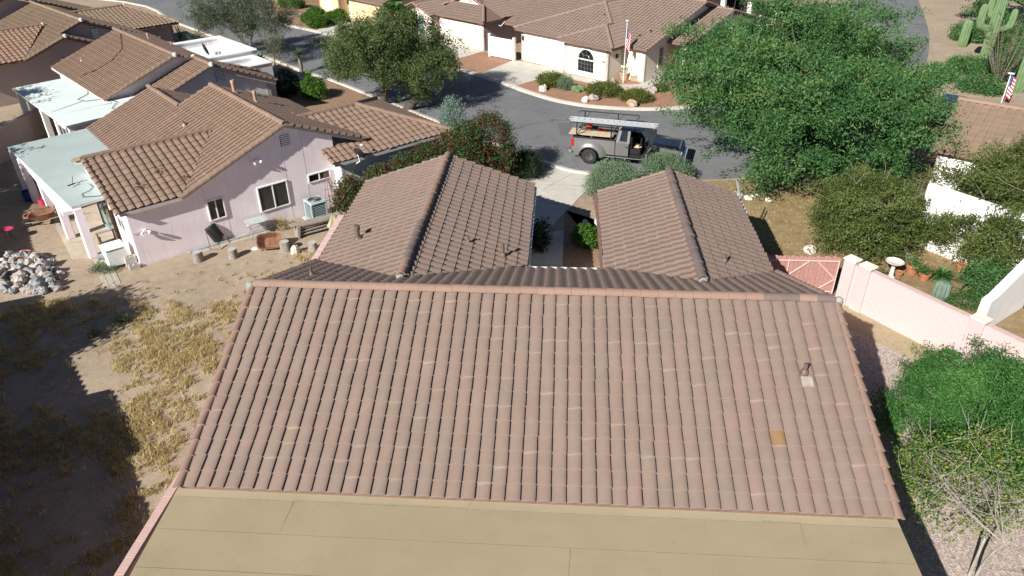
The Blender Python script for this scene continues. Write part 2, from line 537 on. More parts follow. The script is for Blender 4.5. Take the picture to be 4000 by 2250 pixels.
def roll_mat(name, col, dots=True):
    m, nt, b = new_mat(name)
    geo = nt.nodes.new('ShaderNodeNewGeometry'); P = geo.outputs['Position']
    n1 = noise(nt, 0.6, 5, 0.6, P); n2 = noise(nt, 130, 2, 0.7, P); n3 = noise(nt, 5.5, 5, 0.7, P)
    r = ramp(nt, n1.outputs['Fac'], [(0.3, [x * .93 for x in col]), (0.7, [x * 1.05 for x in col])])
    o = mixc(nt, 0.5, r.outputs[0], ramp(nt, n2.outputs['Fac'], [(.3, (.8,) * 3), (.7, (1.18,) * 3)]).outputs[0], 'MULTIPLY')
    if dots:
        st = maths(nt, 'MULTIPLY', maths(nt, 'SUBTRACT', n3.outputs['Fac'], .64, True), 5.0, True)
        o = mixc(nt, st, o, [x * .55 for x in col])
        n4 = noise(nt, 1.7, 6, 0.7, P)
        st2 = maths(nt, 'MULTIPLY', maths(nt, 'SUBTRACT', n4.outputs['Fac'], .5, True), 1.6, True)
        o = mixc(nt, st2, o, [x * .78 for x in col])
        n5 = noise(nt, 26, 2, 0.5, P)
        st3 = maths(nt, 'MULTIPLY', maths(nt, 'SUBTRACT', n5.outputs['Fac'], .72, True), 14.0, True)
        o = mixc(nt, maths(nt, 'MULTIPLY', st3, .6), o, [x * .4 for x in col])
    nt.links.new(o, b.inputs['Base Color'])
    b.inputs['Roughness'].default_value = 0.95
    b.inputs['Specular IOR Level'].default_value = 0.1
    bump(nt, b, n2.outputs['Fac'], .3, .006)
roll_mat('roll_beige', (0.317, 0.260, 0.170))
roll_mat('roll_beige_light', (0.354, 0.296, 0.201))
roll_mat('roll_grey', (0.38, 0.45, 0.44))
roll_mat('roll_white', (0.62, 0.70, 0.68))
roll_mat('coat_white', (0.74, 0.76, 0.75))

ground_mat('dirt', (0.288, 0.223, 0.158), (0.363, 0.288, 0.214), (0.428, 0.349, 0.265))
ground_mat('gravel_brown', (0.235, 0.155, 0.105), (0.28, 0.185, 0.13), (0.31, 0.215, 0.15), speck=(0.27, 0.175, 0.12))
ground_mat('gravel_red', (0.28, 0.155, 0.10), (0.34, 0.20, 0.13), (0.37, 0.235, 0.165), speck=(0.33, 0.19, 0.125))
ground_mat('gravel_rose', (0.37, 0.295, 0.26), (0.43, 0.35, 0.31), (0.47, 0.39, 0.34), speck=(0.42, 0.34, 0.31))
ground_mat('litter_olive', (0.20, 0.145, 0.075), (0.27, 0.20, 0.11), (0.34, 0.26, 0.15))
ground_mat('dirt_shade', (0.20, 0.15, 0.10), (0.26, 0.20, 0.14), (0.32, 0.25, 0.18))

leaf_mat('leaf_mesquite', (0.03, 0.095, 0.03), (0.066, 0.165, 0.05), (0.14, 0.25, 0.08), odd=(0.24, 0.23, 0.06), odd_amt=0.05)
leaf_mat('leaf_acacia', (0.041, 0.069, 0.024), (0.087, 0.129, 0.041), (0.156, 0.202, 0.069), odd=(0.175, 0.156, 0.064), odd_amt=0.03)
leaf_mat('leaf_olive', (0.045, 0.068, 0.018), (0.10, 0.135, 0.034), (0.175, 0.21, 0.06), odd=(0.20, 0.19, 0.12), odd_amt=0.05)
leaf_mat('leaf_greygreen', (0.05, 0.07, 0.04), (0.10, 0.125, 0.075), (0.16, 0.18, 0.11), odd=(0.2, 0.18, 0.14), odd_amt=0.06)
leaf_mat('leaf_fern', (0.023, 0.087, 0.018), (0.055, 0.170, 0.037), (0.129, 0.285, 0.069))
leaf_mat('leaf_oleander', (0.02, 0.06, 0.018), (0.045, 0.105, 0.03), (0.10, 0.18, 0.05), odd=(0.20, 0.028, 0.03), odd_amt=0.36)
leaf_mat('leaf_sage', (0.08, 0.14, 0.08), (0.15, 0.235, 0.135), (0.25, 0.33, 0.20), odd=(0.20, 0.16, 0.20), odd_amt=0.07)
leaf_mat('leaf_silver', (0.11, 0.17, 0.14), (0.20, 0.28, 0.235), (0.32, 0.40, 0.34))
leaf_mat('leaf_box', (0.028, 0.078, 0.011), (0.064, 0.152, 0.018), (0.120, 0.239, 0.032))
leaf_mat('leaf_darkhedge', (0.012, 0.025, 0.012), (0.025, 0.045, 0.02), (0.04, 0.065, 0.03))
leaf_mat('leaf_lantana', (0.046, 0.078, 0.015), (0.097, 0.138, 0.028), (0.175, 0.198, 0.041), odd=(0.184, 0.064, 0.028), odd_amt=0.14)
leaf_mat('leaf_palm', (0.025, 0.075, 0.018), (0.05, 0.13, 0.03), (0.10, 0.20, 0.05))
leaf_mat('leaf_yucca', (0.04, 0.08, 0.04), (0.08, 0.14, 0.06), (0.15, 0.22, 0.10), odd=(0.30, 0.24, 0.13), odd_amt=0.15)
leaf_mat('leaf_pomegranate', (0.05, 0.12, 0.02), (0.10, 0.20, 0.035), (0.20, 0.26, 0.05), odd=(0.36, 0.25, 0.05), odd_amt=0.16)
leaf_mat('grass_dry', (0.40, 0.32, 0.145), (0.57, 0.465, 0.235), (0.70, 0.60, 0.36), odd=(0.30, 0.26, 0.11), odd_amt=0.13, transl=.45)
leaf_mat('weed_green', (0.06, 0.10, 0.05), (0.10, 0.16, 0.08), (0.16, 0.22, 0.12))
bark_mat('bark_dark', (0.035, 0.028, 0.022), (0.10, 0.08, 0.065))
bark_mat('bark_grey', (0.10, 0.09, 0.075), (0.24, 0.22, 0.19))
bark_mat('bark_pale', (0.20, 0.175, 0.145), (0.38, 0.345, 0.30))

def cactus_mat(name, c1, c2):
    m, nt, b = new_mat(name)
    n = noise(nt, 6, 5, .6, coords(nt), (1, 1, .3))
    c = ramp(nt, n.outputs['Fac'], [(.3, c1), (.7, c2)])
    nt.links.new(c.outputs[0], b.inputs['Base Color'])
    b.inputs['Roughness'].default_value = .7
cactus_mat('saguaro', (0.095, 0.16, 0.07), (0.16, 0.24, 0.11))
cactus_mat('barrel_cactus', (0.09, 0.14, 0.10), (0.17, 0.24, 0.18))

# ------------------------------------------------------------ roofs laid tile by tile
TW, TE, TT = 0.305, 0.36, 0.035
PROF = [(0.0, 0.0), (0.10, 0.04), (0.20, 0.14), (0.32, 0.35), (0.45, 0.62), (0.58, 0.84), (0.70, 0.96), (0.82, 1.0), (0.92, 0.95), (1.0, 0.76)]
TH = 0.054
def tile_template(c=TW, e=TE):
    n = len(PROF); V = []; F = []; TV = []
    for (a, h) in PROF:
        V.append((a * c, 0.0, h * TH + TT)); TV.append(0.0)
    for (a, h) in PROF:
        V.append((a * c, e * 1.12, h * TH + 0.003)); TV.append(1.0)
    for i in range(n - 1):
        F.append((i, i + 1, n + i + 1, n + i))
    o = len(V)
    for (a, h) in PROF:
        V.append((a * c, 0.0, h * TH + TT)); TV.append(0.0)
    for (a, h) in PROF:
        V.append((a * c, 0.004, h * TH * .96 - 0.004)); TV.append(0.0)
    for i in range(n - 1):
        F.append((o + n + i, o + n + i + 1, o + i + 1, o + i))
    o = len(V)
    h = PROF[-1][1] * TH
    V += [(c, 0, h + TT), (c, 0, -0.012), (c, e * 1.12, -0.012), (c, e * 1.12, h + 0.003)]; TV += [0, 0, 1, 1]
    F.append((o, o + 1, o + 2, o + 3))
    return np.array(V), np.array(F), np.array(TV)

def cap_template(r=0.125, L=0.42, seg=8, dz0=0.006, taper=.97, inner=.8):
    """half-round ridge tile, slightly tapered, with thickness at the nose"""
    V = []; F = []; TV = []
    for y, rr, dz in ((0, r, dz0), (L, r * taper, 0.0)):
        for k in range(seg + 1):
            th = math.pi * (k / seg) * 1.08 - math.pi * .04
            V.append((-rr * math.cos(th), y, rr * math.sin(th) * .86 + dz)); TV.append(0.0 if y == 0 else 1.0)
    n = seg + 1
    for k in range(seg):
        F.append((k, n + k, n + k + 1, k + 1))
    o = len(V)
    for rr in (r, r * inner):
        for k in range(seg + 1):
            th = math.pi * (k / seg) * 1.08 - math.pi * .04
            V.append((-rr * math.cos(th), 0.0, rr * math.sin(th) * .86 + dz0)); TV.append(0.0)
    for k in range(seg):
        F.append((o + k, o + k + 1, o + n + k + 1, o + n + k))
    return np.array(V), np.array(F), np.array(TV)

CAPMESH = {}
def cap_mesh(mat, r=0.125, rake=False):
    key = (mat, r, rake)
    if key not in CAPMESH:
        V, F, TV = cap_template(r, dz0=.045, taper=.8, inner=.4) if rake else cap_template(r)
        CAPMESH[key] = np_mesh('ridge_tile', V, F, mat, tint=np.zeros(len(F)), tv=TV, smooth=True)
    return CAPMESH[key]

def in_poly(pt, poly):
    """convex, counter-clockwise; signed margin"""
    m = 1e9
    for i in range(len(poly)):
        ax, ay = poly[i]; bx, by = poly[(i + 1) % len(poly)]
        dx, dy = bx - ax, by - ay
        L = math.hypot(dx, dy)
        if L < 1e-9: continue
        m = min(m, (dx * (pt[1] - ay) - dy * (pt[0] - ax)) / L)
    return m

def clip_face(pts, poly):
    """Sutherland-Hodgman of a polygon [(u, w, h, tv)] against a convex (u, w) polygon"""
    for i in range(len(poly)):
        ax, ay = poly[i]; bx, by = poly[(i + 1) % len(poly)]
        dx, dy = bx - ax, by - ay
        if abs(dx) + abs(dy) < 1e-9: continue
        out = []
        for j in range(len(pts)):
            p, q = pts[j], pts[(j + 1) % len(pts)]
            dp = dx * (p[1] - ay) - dy * (p[0] - ax); dq = dx * (q[1] - ay) - dy * (q[0] - ax)
            if dp >= 0: out.append(p)
            if (dp >= 0) != (dq >= 0):
                t = dp / (dp - dq)
                out.append(tuple(p[k] + (q[k] - p[k]) * t for k in range(4)))
        pts = out
        if len(pts) < 3: return []
    return pts

class House:
    def __init__(s, name, O, a, label, cat='house', tmat='tile_rose', cmat='cap_orange', c=TW, e=TE):
        s.root = empty(name, (O[0], O[1], 0), R(a), label, cat)
        s.M = Matrix.Translation((O[0], O[1], 0)) @ Matrix.Rotation(R(a), 4, 'Z')
        s.O = O; s.a = R(a); s.tmat = tmat; s.cmat = cmat; s.c = c; s.e = e
        s.deck = MB(); s.full = {}; s.cut = {}; s.caps = []
    def slope(s, p0, U, z0, tanp, poly, mat=None, c=None, e=None, deck=0.14, u0=0.0):
        """p0: a point of the eave line (plan), U: unit eave direction with the climb to its left; poly: convex plan outline"""
        mat = mat or s.tmat; c = c or s.c; e = e or s.e
        U = Vector(U).normalized(); V = Vector((-U.y, U.x))
        cs = 1 / math.sqrt(1 + tanp * tanp)
        P = []
        for (x, y) in poly:
            d = Vector((x - p0[0], y - p0[1])); P.append((d.dot(U), d.dot(V) / cs))
        area = sum(P[i][0] * P[(i + 1) % len(P)][1] - P[(i + 1) % len(P)][0] * P[i][1] for i in range(len(P)))
        if area < 0: P = P[::-1]
        S = Vector((V.x * cs, V.y * cs, tanp * cs)); U3 = Vector((U.x, U.y, 0)); N = U3.cross(S)
        org = Vector((p0[0], p0[1], z0))
        top = [org + U3 * u + S * w - N * 0.012 for (u, w) in P]
        s.deck.prism([q - Vector((0, 0, deck)) for q in top], (0, 0, deck))
        TVt = tile_template(c, e)
        us = [p[0] for p in P]; ws = [p[1] for p in P]
        key = (mat, c, e)
        full = s.full.setdefault(key, []); cut = s.cut.setdefault(mat, ([], [], [], []))
        k0 = math.floor((min(us) - u0) / c) - 1; k1 = math.ceil((max(us) - u0) / c) + 1
        for j in range(math.floor(min(ws) / e) - 1, math.ceil(max(ws) / e) + 1):
            for i in range(k0, k1):
                u, w = u0 + i * c, j * e
                cell = [(u + .004, w + .004), (u + c - .004, w + .004), (u + c - .004, w + e - .004), (u + .004, w + e - .004)]
                mg = [in_poly(q, P) for q in cell]
                jit = Vector((random.gauss(0, .004), random.gauss(0, .006), abs(random.gauss(0, .003))))
                b = org + U3 * (u + jit.x) + S * (w + jit.y) + N * jit.z
                tw = random.gauss(0, .009)
                Uj = (U3 + S * tw).normalized(); Sj = N.cross(Uj)
                if min(mg) >= -0.03:
                    full.append((b, Uj, Sj, N))
                elif max(mg) > 0 or in_poly((u + c / 2, w + e / 2), P) > 0:
                    V0, F0, T0 = TVt
                    tint = random.random()
                    for f in F0:
                        pts = [(V0[q][0] + u, V0[q][1] + w, V0[q][2], T0[q]) for q in f]
                        pts = clip_face(pts, P)
                        if len(pts) < 3: continue
                        o = len(cut[0])
                        for q in pts:
                            cut[0].append(tuple(org + U3 * q[0] + S * q[1] + N * q[2])); cut[3].append(q[3])
                        for q in range(1, len(pts) - 1):
                            cut[1].append((o, o + q, o + q + 1)); cut[2].append(tint)
    def cap_line(s, A, B, mat=None, r=0.125, step=0.35, lift=0.02, name='ridge_tile'):
        s.caps.append((Vector(A), Vector(B), mat or s.cmat, r, step, lift, name))
    def finish(s, limit=300, fascia='fascia_brown'):
        roof = s.deck.build('roof', fascia, s.root)
        s.roof = roof
        allf = []
        for key, L in s.full.items():
            for t in L:
                allf.append(((s.M @ t[0] - CAM).length, key, t))
        allf.sort(key=lambda x: x[0])
        meshes = {}
        for d, key, (b, U, S, N) in allf[:limit]:
            if key not in meshes:
                V, F, TV = tile_template(key[1], key[2])
                meshes[key] = np_mesh('roof_tile', V, F, key[0], tint=np.zeros(len(F)), tv=TV, smooth=True)
            m = Matrix(((U.x, S.x, N.x, b.x), (U.y, S.y, N.y, b.y), (U.z, S.z, N.z, b.z), (0, 0, 0, 1)))
            inst('roof_tile', meshes[key], roof, m)
        rest = {}
        for d, key, t in allf[limit:]:
            rest.setdefault(key, []).append(t)
        bymat = {}
        for key, L in rest.items():
            V, F, TV = tile_template(key[1], key[2])
            T3 = np.concatenate([F[:, [0, 1, 2]], F[:, [0, 2, 3]]])
            Bs = np.array([[*t[0]] for t in L]); Us = np.array([[*t[1]] for t in L]); Ss = np.array([[*t[2]] for t in L]); Ns = np.array([[*t[3]] for t in L])
            W = Bs[:, None, :] + V[None, :, 0:1] * Us[:, None, :] + V[None, :, 1:2] * Ss[:, None, :] + V[None, :, 2:3] * Ns[:, None, :]
            n, k = len(L), len(V)
            F2 = (T3[None] + (np.arange(n) * k)[:, None, None]).reshape(-1, 3)
            ti = np.repeat(rng.random(n), len(T3))
            bymat.setdefault(key[0], []).append((W.reshape(-1, 3), F2, ti, np.tile(TV, n)))
        for mat, (cv, cf, ct, ctv) in s.cut.items():
            if cf:
                bymat.setdefault(mat, []).append((np.array(cv), np.array(cf), np.array(ct), np.array(ctv)))
        for mat, L in bymat.items():
            off = 0; VV = []; FF = []; TI = []; TVs = []
            for (v, f, ti, tv) in L:
                VV.append(v); FF.append(f + off); TI.append(ti); TVs.append(tv); off += len(v)
            o = inst('roof_tile_field', np_mesh('roof_tile_field', np.concatenate(VV), np.concatenate(FF), mat, np.concatenate(TI), np.concatenate(TVs), True), roof)
            o['kind'] = 'stuff'
        for (A, B, mat, r, step, lift, name) in s.caps:
            d = B - A; L = d.length; d.normalize()
            n = max(1, round(L / step)); st = L / n
            X = d.cross(Vector((0, 0, 1))); X.normalize(); Z = X.cross(d)
            for k in range(n):
                p = A + d * (k * st) + Z * (lift + random.gauss(0, .004)) + X * random.gauss(0, .004)
                mm = mat if isinstance(mat, str) else mat(k, n)
                m = Matrix(((X.x, d.x, Z.x, p.x), (X.y, d.y, Z.y, p.y), (X.z, d.z, Z.z, p.z), (0, 0, 0, 1)))
                inst(name, cap_mesh(mm, r, name == 'rake_tile'), roof, m)
        return roof
    # ---- parts that sit on walls
    def wall(s, pts, mat, thick=0.2, name='wall'):
        """planar outline seen from outside counter-clockwise; thickened inwards"""
        P = [Vector(p) for p in pts]
        n = (P[1] - P[0]).cross(P[2] - P[1]).normalized()
        return MB().prism(P, -n * thick).build(name, mat, s.root)
    def frame_box(s, mb, p, e, n, x0, x1, z0, z1, d0, d1, mi=0):
        pts = []
        for (x, z) in ((x0, z0), (x1, z0), (x1, z1), (x0, z1)):
            pts.append(Vector((p[0] + e.x * x + n.x * d0, p[1] + e.y * x + n.y * d0, p[2] + z)))
        mb.prism(pts, (n.x * (d1 - d0), n.y * (d1 - d0), 0), mi)
    def window(s, p, e, w, h, cols=2, rows=1, frame='white_paint', pane='window_glass', fw=0.045, depth=0.05, label=None, muntin=None):
        e = Vector(e).normalized(); n = Vector((e.y, -e.x))
        f = MB()
        for (x0, x1, z0, z1) in ((0, w, 0, fw), (0, w, h - fw, h), (0, fw, fw, h - fw), (w - fw, w, fw, h - fw)):
            s.frame_box(f, p, e, n, x0, x1, z0, z1, -0.02, depth)
        pw = (w - fw) / cols; ph = (h - fw) / rows
        for i in range(1, cols):
            s.frame_box(f, p, e, n, i * pw, i * pw + fw, fw, h - fw, -0.02, depth * .9)
        for j in range(1, rows):
            s.frame_box(f, p, e, n, fw, w - fw, j * ph, j * ph + fw, -0.02, depth * .8)
        if muntin:
            mc, mr = muntin
            for i in range(1, mc):
                s.frame_box(f, p, e, n, i * w / mc - .009, i * w / mc + .009, fw, h - fw, 0.0, 0.03)
            for j in range(1, mr):
                s.frame_box(f, p, e, n, fw, w - fw, j * h / mr - .009, j * h / mr + .009, 0.0, 0.03)
        wo = f.build('window', frame, s.root)
        if label: wo['label'] = label
        for i in range(cols):
            for j in range(rows):
                g = MB()
                s.frame_box(g, p, e, n, i * pw + fw + .002, (i + 1) * pw - .002, j * ph + fw + .002, (j + 1) * ph - .002, 0.002, 0.014)
                g.build('pane', pane if isinstance(pane, str) else pane[i % len(pane)], wo)
        return wo
    def vent(s, p, e, w=0.4, h=0.55, slats=6, mat='white_paint'):
        e = Vector(e).normalized(); n = Vector((e.y, -e.x))
        f = MB()
        s.frame_box(f, p, e, n, 0, w, 0, h, 0.002, 0.012)
        v = f.build('gable_vent', 'coil_dark', s.root)
        for k in range(slats):
            b = MB(); z = h * (k + .5) / slats
            s.frame_box(b, p, e, n, 0.02, w - .02, z - h / slats * .28, z + h / slats * .28, 0.012, 0.05)
            b.build('slat', mat, v)
        return v
    def pipe(s, p, h=0.4, r=0.05, mat='pipe_brown', capr=None, flash='lead_pale'):
        m = MB(); m.tube([(p[0], p[1], p[2] - .1), (p[0], p[1], p[2] + h)], r, 12)
        o = m.build('vent_pipe', mat, s.root, smooth=True)
        if capr:
            MB().lathe([(r * 1.02, h - .16), (capr, h - .15), (capr, h - .01), (capr * .9, h + .01), (capr * .72, h + .01), (capr * .7, h - .05)], 14, p).build('cap', mat, o, smooth=True)
        if flash:
            MB().lathe([(r * 2.3, -.03), (r * 1.9, 0.06), (r * 1.15, 0.10)], 12, p).build('flashing', flash, o, smooth=True)
        return o
# ------------------------------------------------------------ the house under the camera
ZR, ZE = 4.556, 2.75
WX = 14.47
TN, TF = 0.3496, 0.40
EN = -(ZR - ZE) / TN
TWN = 0.352
HM = House('tile_roofed_house', (0, 0), 0, 'large house with long rose-tan tile roof and beige flat patio roof in the foreground', tmat='tile_rose', c=WX / 47, e=5.472 / 15)
HM.slope((0, EN), (1, 0), ZE, TN, [(0, EN), (WX, EN), (WX, 0), (0, 0)], deck=.05)
FE = (ZR - ZE) / TF
far = dict(p0=(WX, FE), U=(-1, 0), z0=ZE, tanp=TF)
yv = lambda x, x0, k: (ZR - ZE - TWN * k * (x - x0)) / TF
HM.slope(poly=[(0, 0), (3.4, 0), (3.4, yv(3.4, .05, 1)), (.05, FE), (0, FE)], **far)
HM.slope(poly=[(3.4, 0), (8, 0), (8, 4.1), (6.28, 4.1), (3.4, yv(3.4, .05, 1))], **far)
HM.slope(poly=[(8, 0), (11.8, 0), (11.8, yv(11.8, 9.2, 1)), (9.67, 4.1), (8, 4.1)], **far)
HM.slope(poly=[(11.8, 0), (WX, 0), (WX, FE), (14.4, FE), (11.8, yv(11.8, 9.2, 1))], **far)
ZL = ZE + TWN * 3.35; ZRW = ZE + TWN * 2.6
YL, YR = 10.95, 10.4
HM.slope((.05, 10.9), (0, -1), ZE, TWN, [(.05, FE), (3.4, yv(3.4, .05, 1)), (3.4, YL), (.05, YL)])
HM.slope((6.75, 4.5), (0, 1), ZE, TWN, [(6.75, FE), (6.75, YL), (3.4, YL), (3.4, yv(3.4, .05, 1))])
HM.slope((9.2, 10.4), (0, -1), ZE, TWN, [(9.2, FE), (11.8, yv(11.8, 9.2, 1)), (11.8, YR), (9.2, YR)])
HM.slope((14.4, 4.5), (0, 1), ZE, TWN, [(14.4, FE), (14.4, YR), (11.8, YR), (11.8, yv(11.8, 9.2, 1))])
HM.cap_line((0, 0, ZR + .05), (WX, 0, ZR + .05), lambda k, n: 'cap_grey' if k > n - 5 and k != n - 2 else 'cap_orange', r=0.135, step=0.43, lift=.01)
HM.cap_line((3.4, yv(3.4, .05, 1) + .1, ZL + .05), (3.4, YL + .05, ZL + .05), lambda k, n: 'cap_grey' if 2 <= k <= 7 else 'cap_orange', r=0.14, step=.43, lift=.01)
HM.cap_line((11.8, yv(11.8, 9.2, 1) + .1, ZRW + .05), (11.8, YR + .05, ZRW + .05), 'cap_grey', r=0.14, step=.43, lift=.01)
for x, sg in ((-0.06, 1), (WX + .06, -1)):
    HM.cap_line((x, EN - .03, ZE - .015), (x, 0, ZR - .02), 'cap_orange', r=0.11, step=5.472 / 15, lift=-.01, name='rake_tile')
    HM.cap_line((x, FE, ZE - .015), (x, 0, ZR - .02), 'cap_orange', r=0.10, step=.36, lift=-.01, name='rake_tile')
for x0, x1, yy, zt in ((.05, 3.4, YL, ZL), (6.75, 3.4, YL, ZL), (9.2, 11.8, YR, ZRW), (14.4, 11.8, YR, ZRW)):
    HM.cap_line((x0, yy + .03, ZE - .01), (x1, yy + .03, zt - .01), 'tile_rose', r=0.09, step=.36, lift=.0, name='rake_tile')
HM.finish(300, 'fascia_brown')
# walls under it
HM.wall([(.35, -4.85, 0), (14.1, -4.85, 0), (14.1, -4.85, 2.62), (.35, -4.85, 2.62)], 'stucco_rose')
HM.wall([(14.1, -4.85, 0), (14.1, 10.1, 0), (14.1, 10.1, 2.60), (14.1, 4.1, 2.6), (14.1, 0, ZR - .2), (14.1, -4.85, 2.62)], 'stucco_rose')
HM.wall([(.35, 10.65, 0), (.35, -4.85, 0), (.35, -4.85, 2.62), (.35, 0, ZR - .2), (.35, 4.1, 2.6), (.35, 10.65, 2.60)], 'stucco_rose')
HM.wall([(6.45, 10.65, 0), (.35, 10.65, 0), (.35, 10.65, 2.6), (3.4, 10.65, ZL - .2), (6.45, 10.65, 2.6)], 'stucco_pink')
HM.wall([(6.45, 3.9, 0), (6.45, 10.65, 0), (6.45, 10.65, 2.6), (6.45, 3.9, 2.6)], 'stucco_pink')
HM.wall([(9.5, 10.1, 0), (9.5, 3.9, 0), (9.5, 3.9, 2.6), (9.5, 10.1, 2.6)], 'stucco_white')
HM.wall([(9.5, 3.2, 0), (6.45, 3.2, 0), (6.45, 3.2, 2.6), (9.5, 3.2, 2.6)], 'stucco_pink')
HM.wall([(14.1, 10.1, 0), (9.5, 10.1, 0), (9.5, 10.1, 2.6), (11.8, 10.1, ZRW - .2), (14.1, 10.1, 2.6)], 'stucco_pink')
# gutters of the entry court and the white header
MB().box((6.72, 4.2, 2.60), (6.84, 10.95, 2.72)).build('gutter', 'white_paint', HM.root)
MB().box((9.08, 4.2, 2.58), (9.18, 10.4, 2.72)).build('gutter', 'fascia_brown', HM.root)
MB().box((6.84, 4.12, 2.80), (9.08, 4.2, 2.95)).build('porch_header', 'white_paint', HM.root)
MB().box((14.42, 8.9, 2.52), (14.54, 10.45, 2.70)).build('gutter', 'white_paint', HM.root)
MB().cbox((9.02, 4.05, 0), (9.2, 4.35, 2.72), .01).build('porch_post', 'white_paint', HM.root)
# mortared gable ends of the ridge
for x in (-.12, WX + .12):
    MB().lathe([(.02, -.14), (.10, -.12), (.12, -.02), (.11, .06), (.06, .10), (0.01, .11)], 10, (x * 1.0, 0, ZR + .0)).build('ridge_end', 'mortar_green', HM.root, smooth=True)
for (x, y, z) in ((3.4, yv(3.4, .05, 1) + .02, ZL + .06), (11.8, yv(11.8, 9.2, 1) + .02, ZRW + .06)):
    MB().lathe([(.12, -.1), (.13, .0), (.09, .06), (0.01, .08)], 10, (x, y, z)).build('ridge_end', 'mortar_green', HM.root, smooth=True)
# vent pipes
zn = lambda x, y: ZE + TN * (y - EN)
HM.pipe((13.35, -2.05, zn(0, -2.05) + .05), .26, .045, flash='pipe_brown')
MB().box((-.13, .1, .05), (.12, .36, .078), mat=Matrix.Translation((13.36, -2.5, zn(0, -2.5) + .02)) @ Matrix.Rotation(math.atan(TN), 4, 'X')).build('patch', 'lead_pale', HM.root)
zl = lambda x: ZE + TWN * (x - .05); zrr = lambda x: ZE + TWN * (6.75 - x)
HM.pipe((1.2, 5.3, zl(1.2) + .05), .48, .07, capr=.10, flash='pipe_brown')
HM.pipe((4.9, 4.75, zrr(4.9) + .05), .24, .032, flash='pipe_brown')
HM.pipe((6.0, 4.65, zrr(6.0) + .05), .42, .045, flash='pipe_brown')
HM.pipe((12.75, 4.05, ZE + TWN * (14.4 - 12.75) + .05), .22, .04, flash='pipe_brown')
HM.pipe((.9, 1.6, ZR - TF * 1.6 + .05), .28, .035, flash='pipe_brown')
# low-slope patio roof in rolled sheets, each sheet lapped over the next
plain('seam_dark', (0.245, 0.2, 0.13), .95, var=.3, scale=5)
PS = 0.063
pz = lambda y: 2.70 + PS * (y + 5.0)
rows = [(-4.9, -5.36, 'roll_beige_light'), (-5.32, -6.16, 'roll_beige'), (-6.12, -7.02, 'roll_beige'), (-6.98, -7.9, 'roll_beige'), (-7.86, -8.8, 'roll_beige')]
joints = [(6.1, 11.9), (2.45, 12.6), (8.1,), (4.0, 12.0), (7.0,)]
pr = MB().prism([(-.06, -5.0, pz(-5.0) - .22), (14.5, -5.0, pz(-5.0) - .22), (14.5, -8.8, pz(-8.8) - .22), (-.06, -8.8, pz(-8.8) - .22)][::-1], (0, 0, .2)).build('patio_roof', 'fascia_brown', HM.root)
for k, ((ya, yb, mt), js) in enumerate(zip(rows, joints)):
    xs = [-.09] + list(js) + [14.53]
    for q in range(len(xs) - 1):
        lift = .012 * (len(rows) - k) / len(rows) + (.004 if q % 2 else 0)
        sk = 0.22 if q < len(xs) - 2 else 0
        m = MB()
        x0, x1 = xs[q], xs[q + 1] + (.03 if q < len(xs) - 2 else 0)
        m.prism([(x0 - (0.05 if q else 0), yb, pz(yb) + lift - .015), (x1 - (.05 if q < len(xs) - 2 else 0), yb, pz(yb) + lift - .015), (x1, ya, pz(ya) + lift - .015), (x0, ya, pz(ya) + lift - .015)], (0, 0, .016))
        m.build('roofing_sheet', mt, pr)
        if k:
            MB().box((x0 + .03, ya - .05, pz(ya - .05) + .0145), (x1 - .03, ya - .043, pz(ya - .05) + .0195)).build('seam', 'seam_dark', pr)
        if q:
            MB().prism([(x0 - .05, yb + .05, pz(yb) + lift + .0035), (x0 - .044, yb + .05, pz(yb) + lift + .0035), (x0 + .006, ya - .05, pz(ya) + lift + .0035), (x0, ya - .05, pz(ya) + lift + .0035)], (0, 0, .003)).build('seam', 'seam_dark', pr)
for x in (.3, 5.0, 9.6, 14.1):
    MB().cbox((x - .1, -8.6, 0), (x + .1, -8.4, 2.3), .015).build('patio_post', 'stucco_rose', HM.root)
ground_mat('dirt_tan', (0.33, 0.265, 0.165), (0.39, 0.32, 0.21), (0.44, 0.365, 0.25))
# ------------------------------------------------------------ ground, street, drives
def sheet(name, poly, z, mat, thick=None, kind='structure'):
    m = MB()
    if thick:
        m.prism([(x, y, z - thick) for x, y in poly], (0, 0, thick))
    else:
        m.add([(x, y, z) for x, y in poly], [tuple(range(len(poly)))])
    return tag(m.build(name, mat), kind=kind)

def smooth_line(P, n=4):
    """Catmull-Rom through the points"""
    out = []
    for i in range(len(P) - 1):
        p0 = Vector(P[max(i - 1, 0)]); p1 = Vector(P[i]); p2 = Vector(P[i + 1]); p3 = Vector(P[min(i + 2, len(P) - 1)])
        for k in range(n):
            t = k / n
            q = 0.5 * ((2 * p1) + (p2 - p0) * t + (2 * p0 - 5 * p1 + 4 * p2 - p3) * t * t + (3 * p1 - p0 - 3 * p2 + p3) * t ** 3)
            out.append((q.x, q.y))
    out.append(tuple(P[-1]))
    return out

sheet('ground', [(-260, -150), (260, -150), (260, 330), (-260, 330)], 0.0, 'dirt')
far_k = smooth_line([(-60, 86), (-30.8, 67.2), (-23.6, 62.4), (-21.2, 58.2), (-19.0, 54.6), (-14.9, 51.4), (-11.3, 48.2), (-6, 43.6), (-.83, 39.16), (1.47, 37.2), (4.32, 34.1), (5.05, 33.2), (7.09, 31.2), (9, 30.06), (10.85, 29.56), (12.68, 29.4), (14.54, 29.6), (16.5, 30.4), (20, 33), (24.5, 38.5), (29.5, 47), (34, 57), (40, 75)])
near_k = smooth_line([(-68, 76), (-40, 66), (-30, 56.2), (-23.4, 49.9), (-11.7, 38.6), (-8.25, 35.6), (-3, 30.4), (2.2, 25.3), (7.5, 20.25), (9.43, 19.25), (12, 18.55), (14.55, 18.5), (17.2, 19.0), (20.5, 20.8), (25, 25), (30, 32), (35, 42), (40, 54), (47, 75)])
sheet('road', far_k[::-1] + near_k, 0.012, 'asphalt')

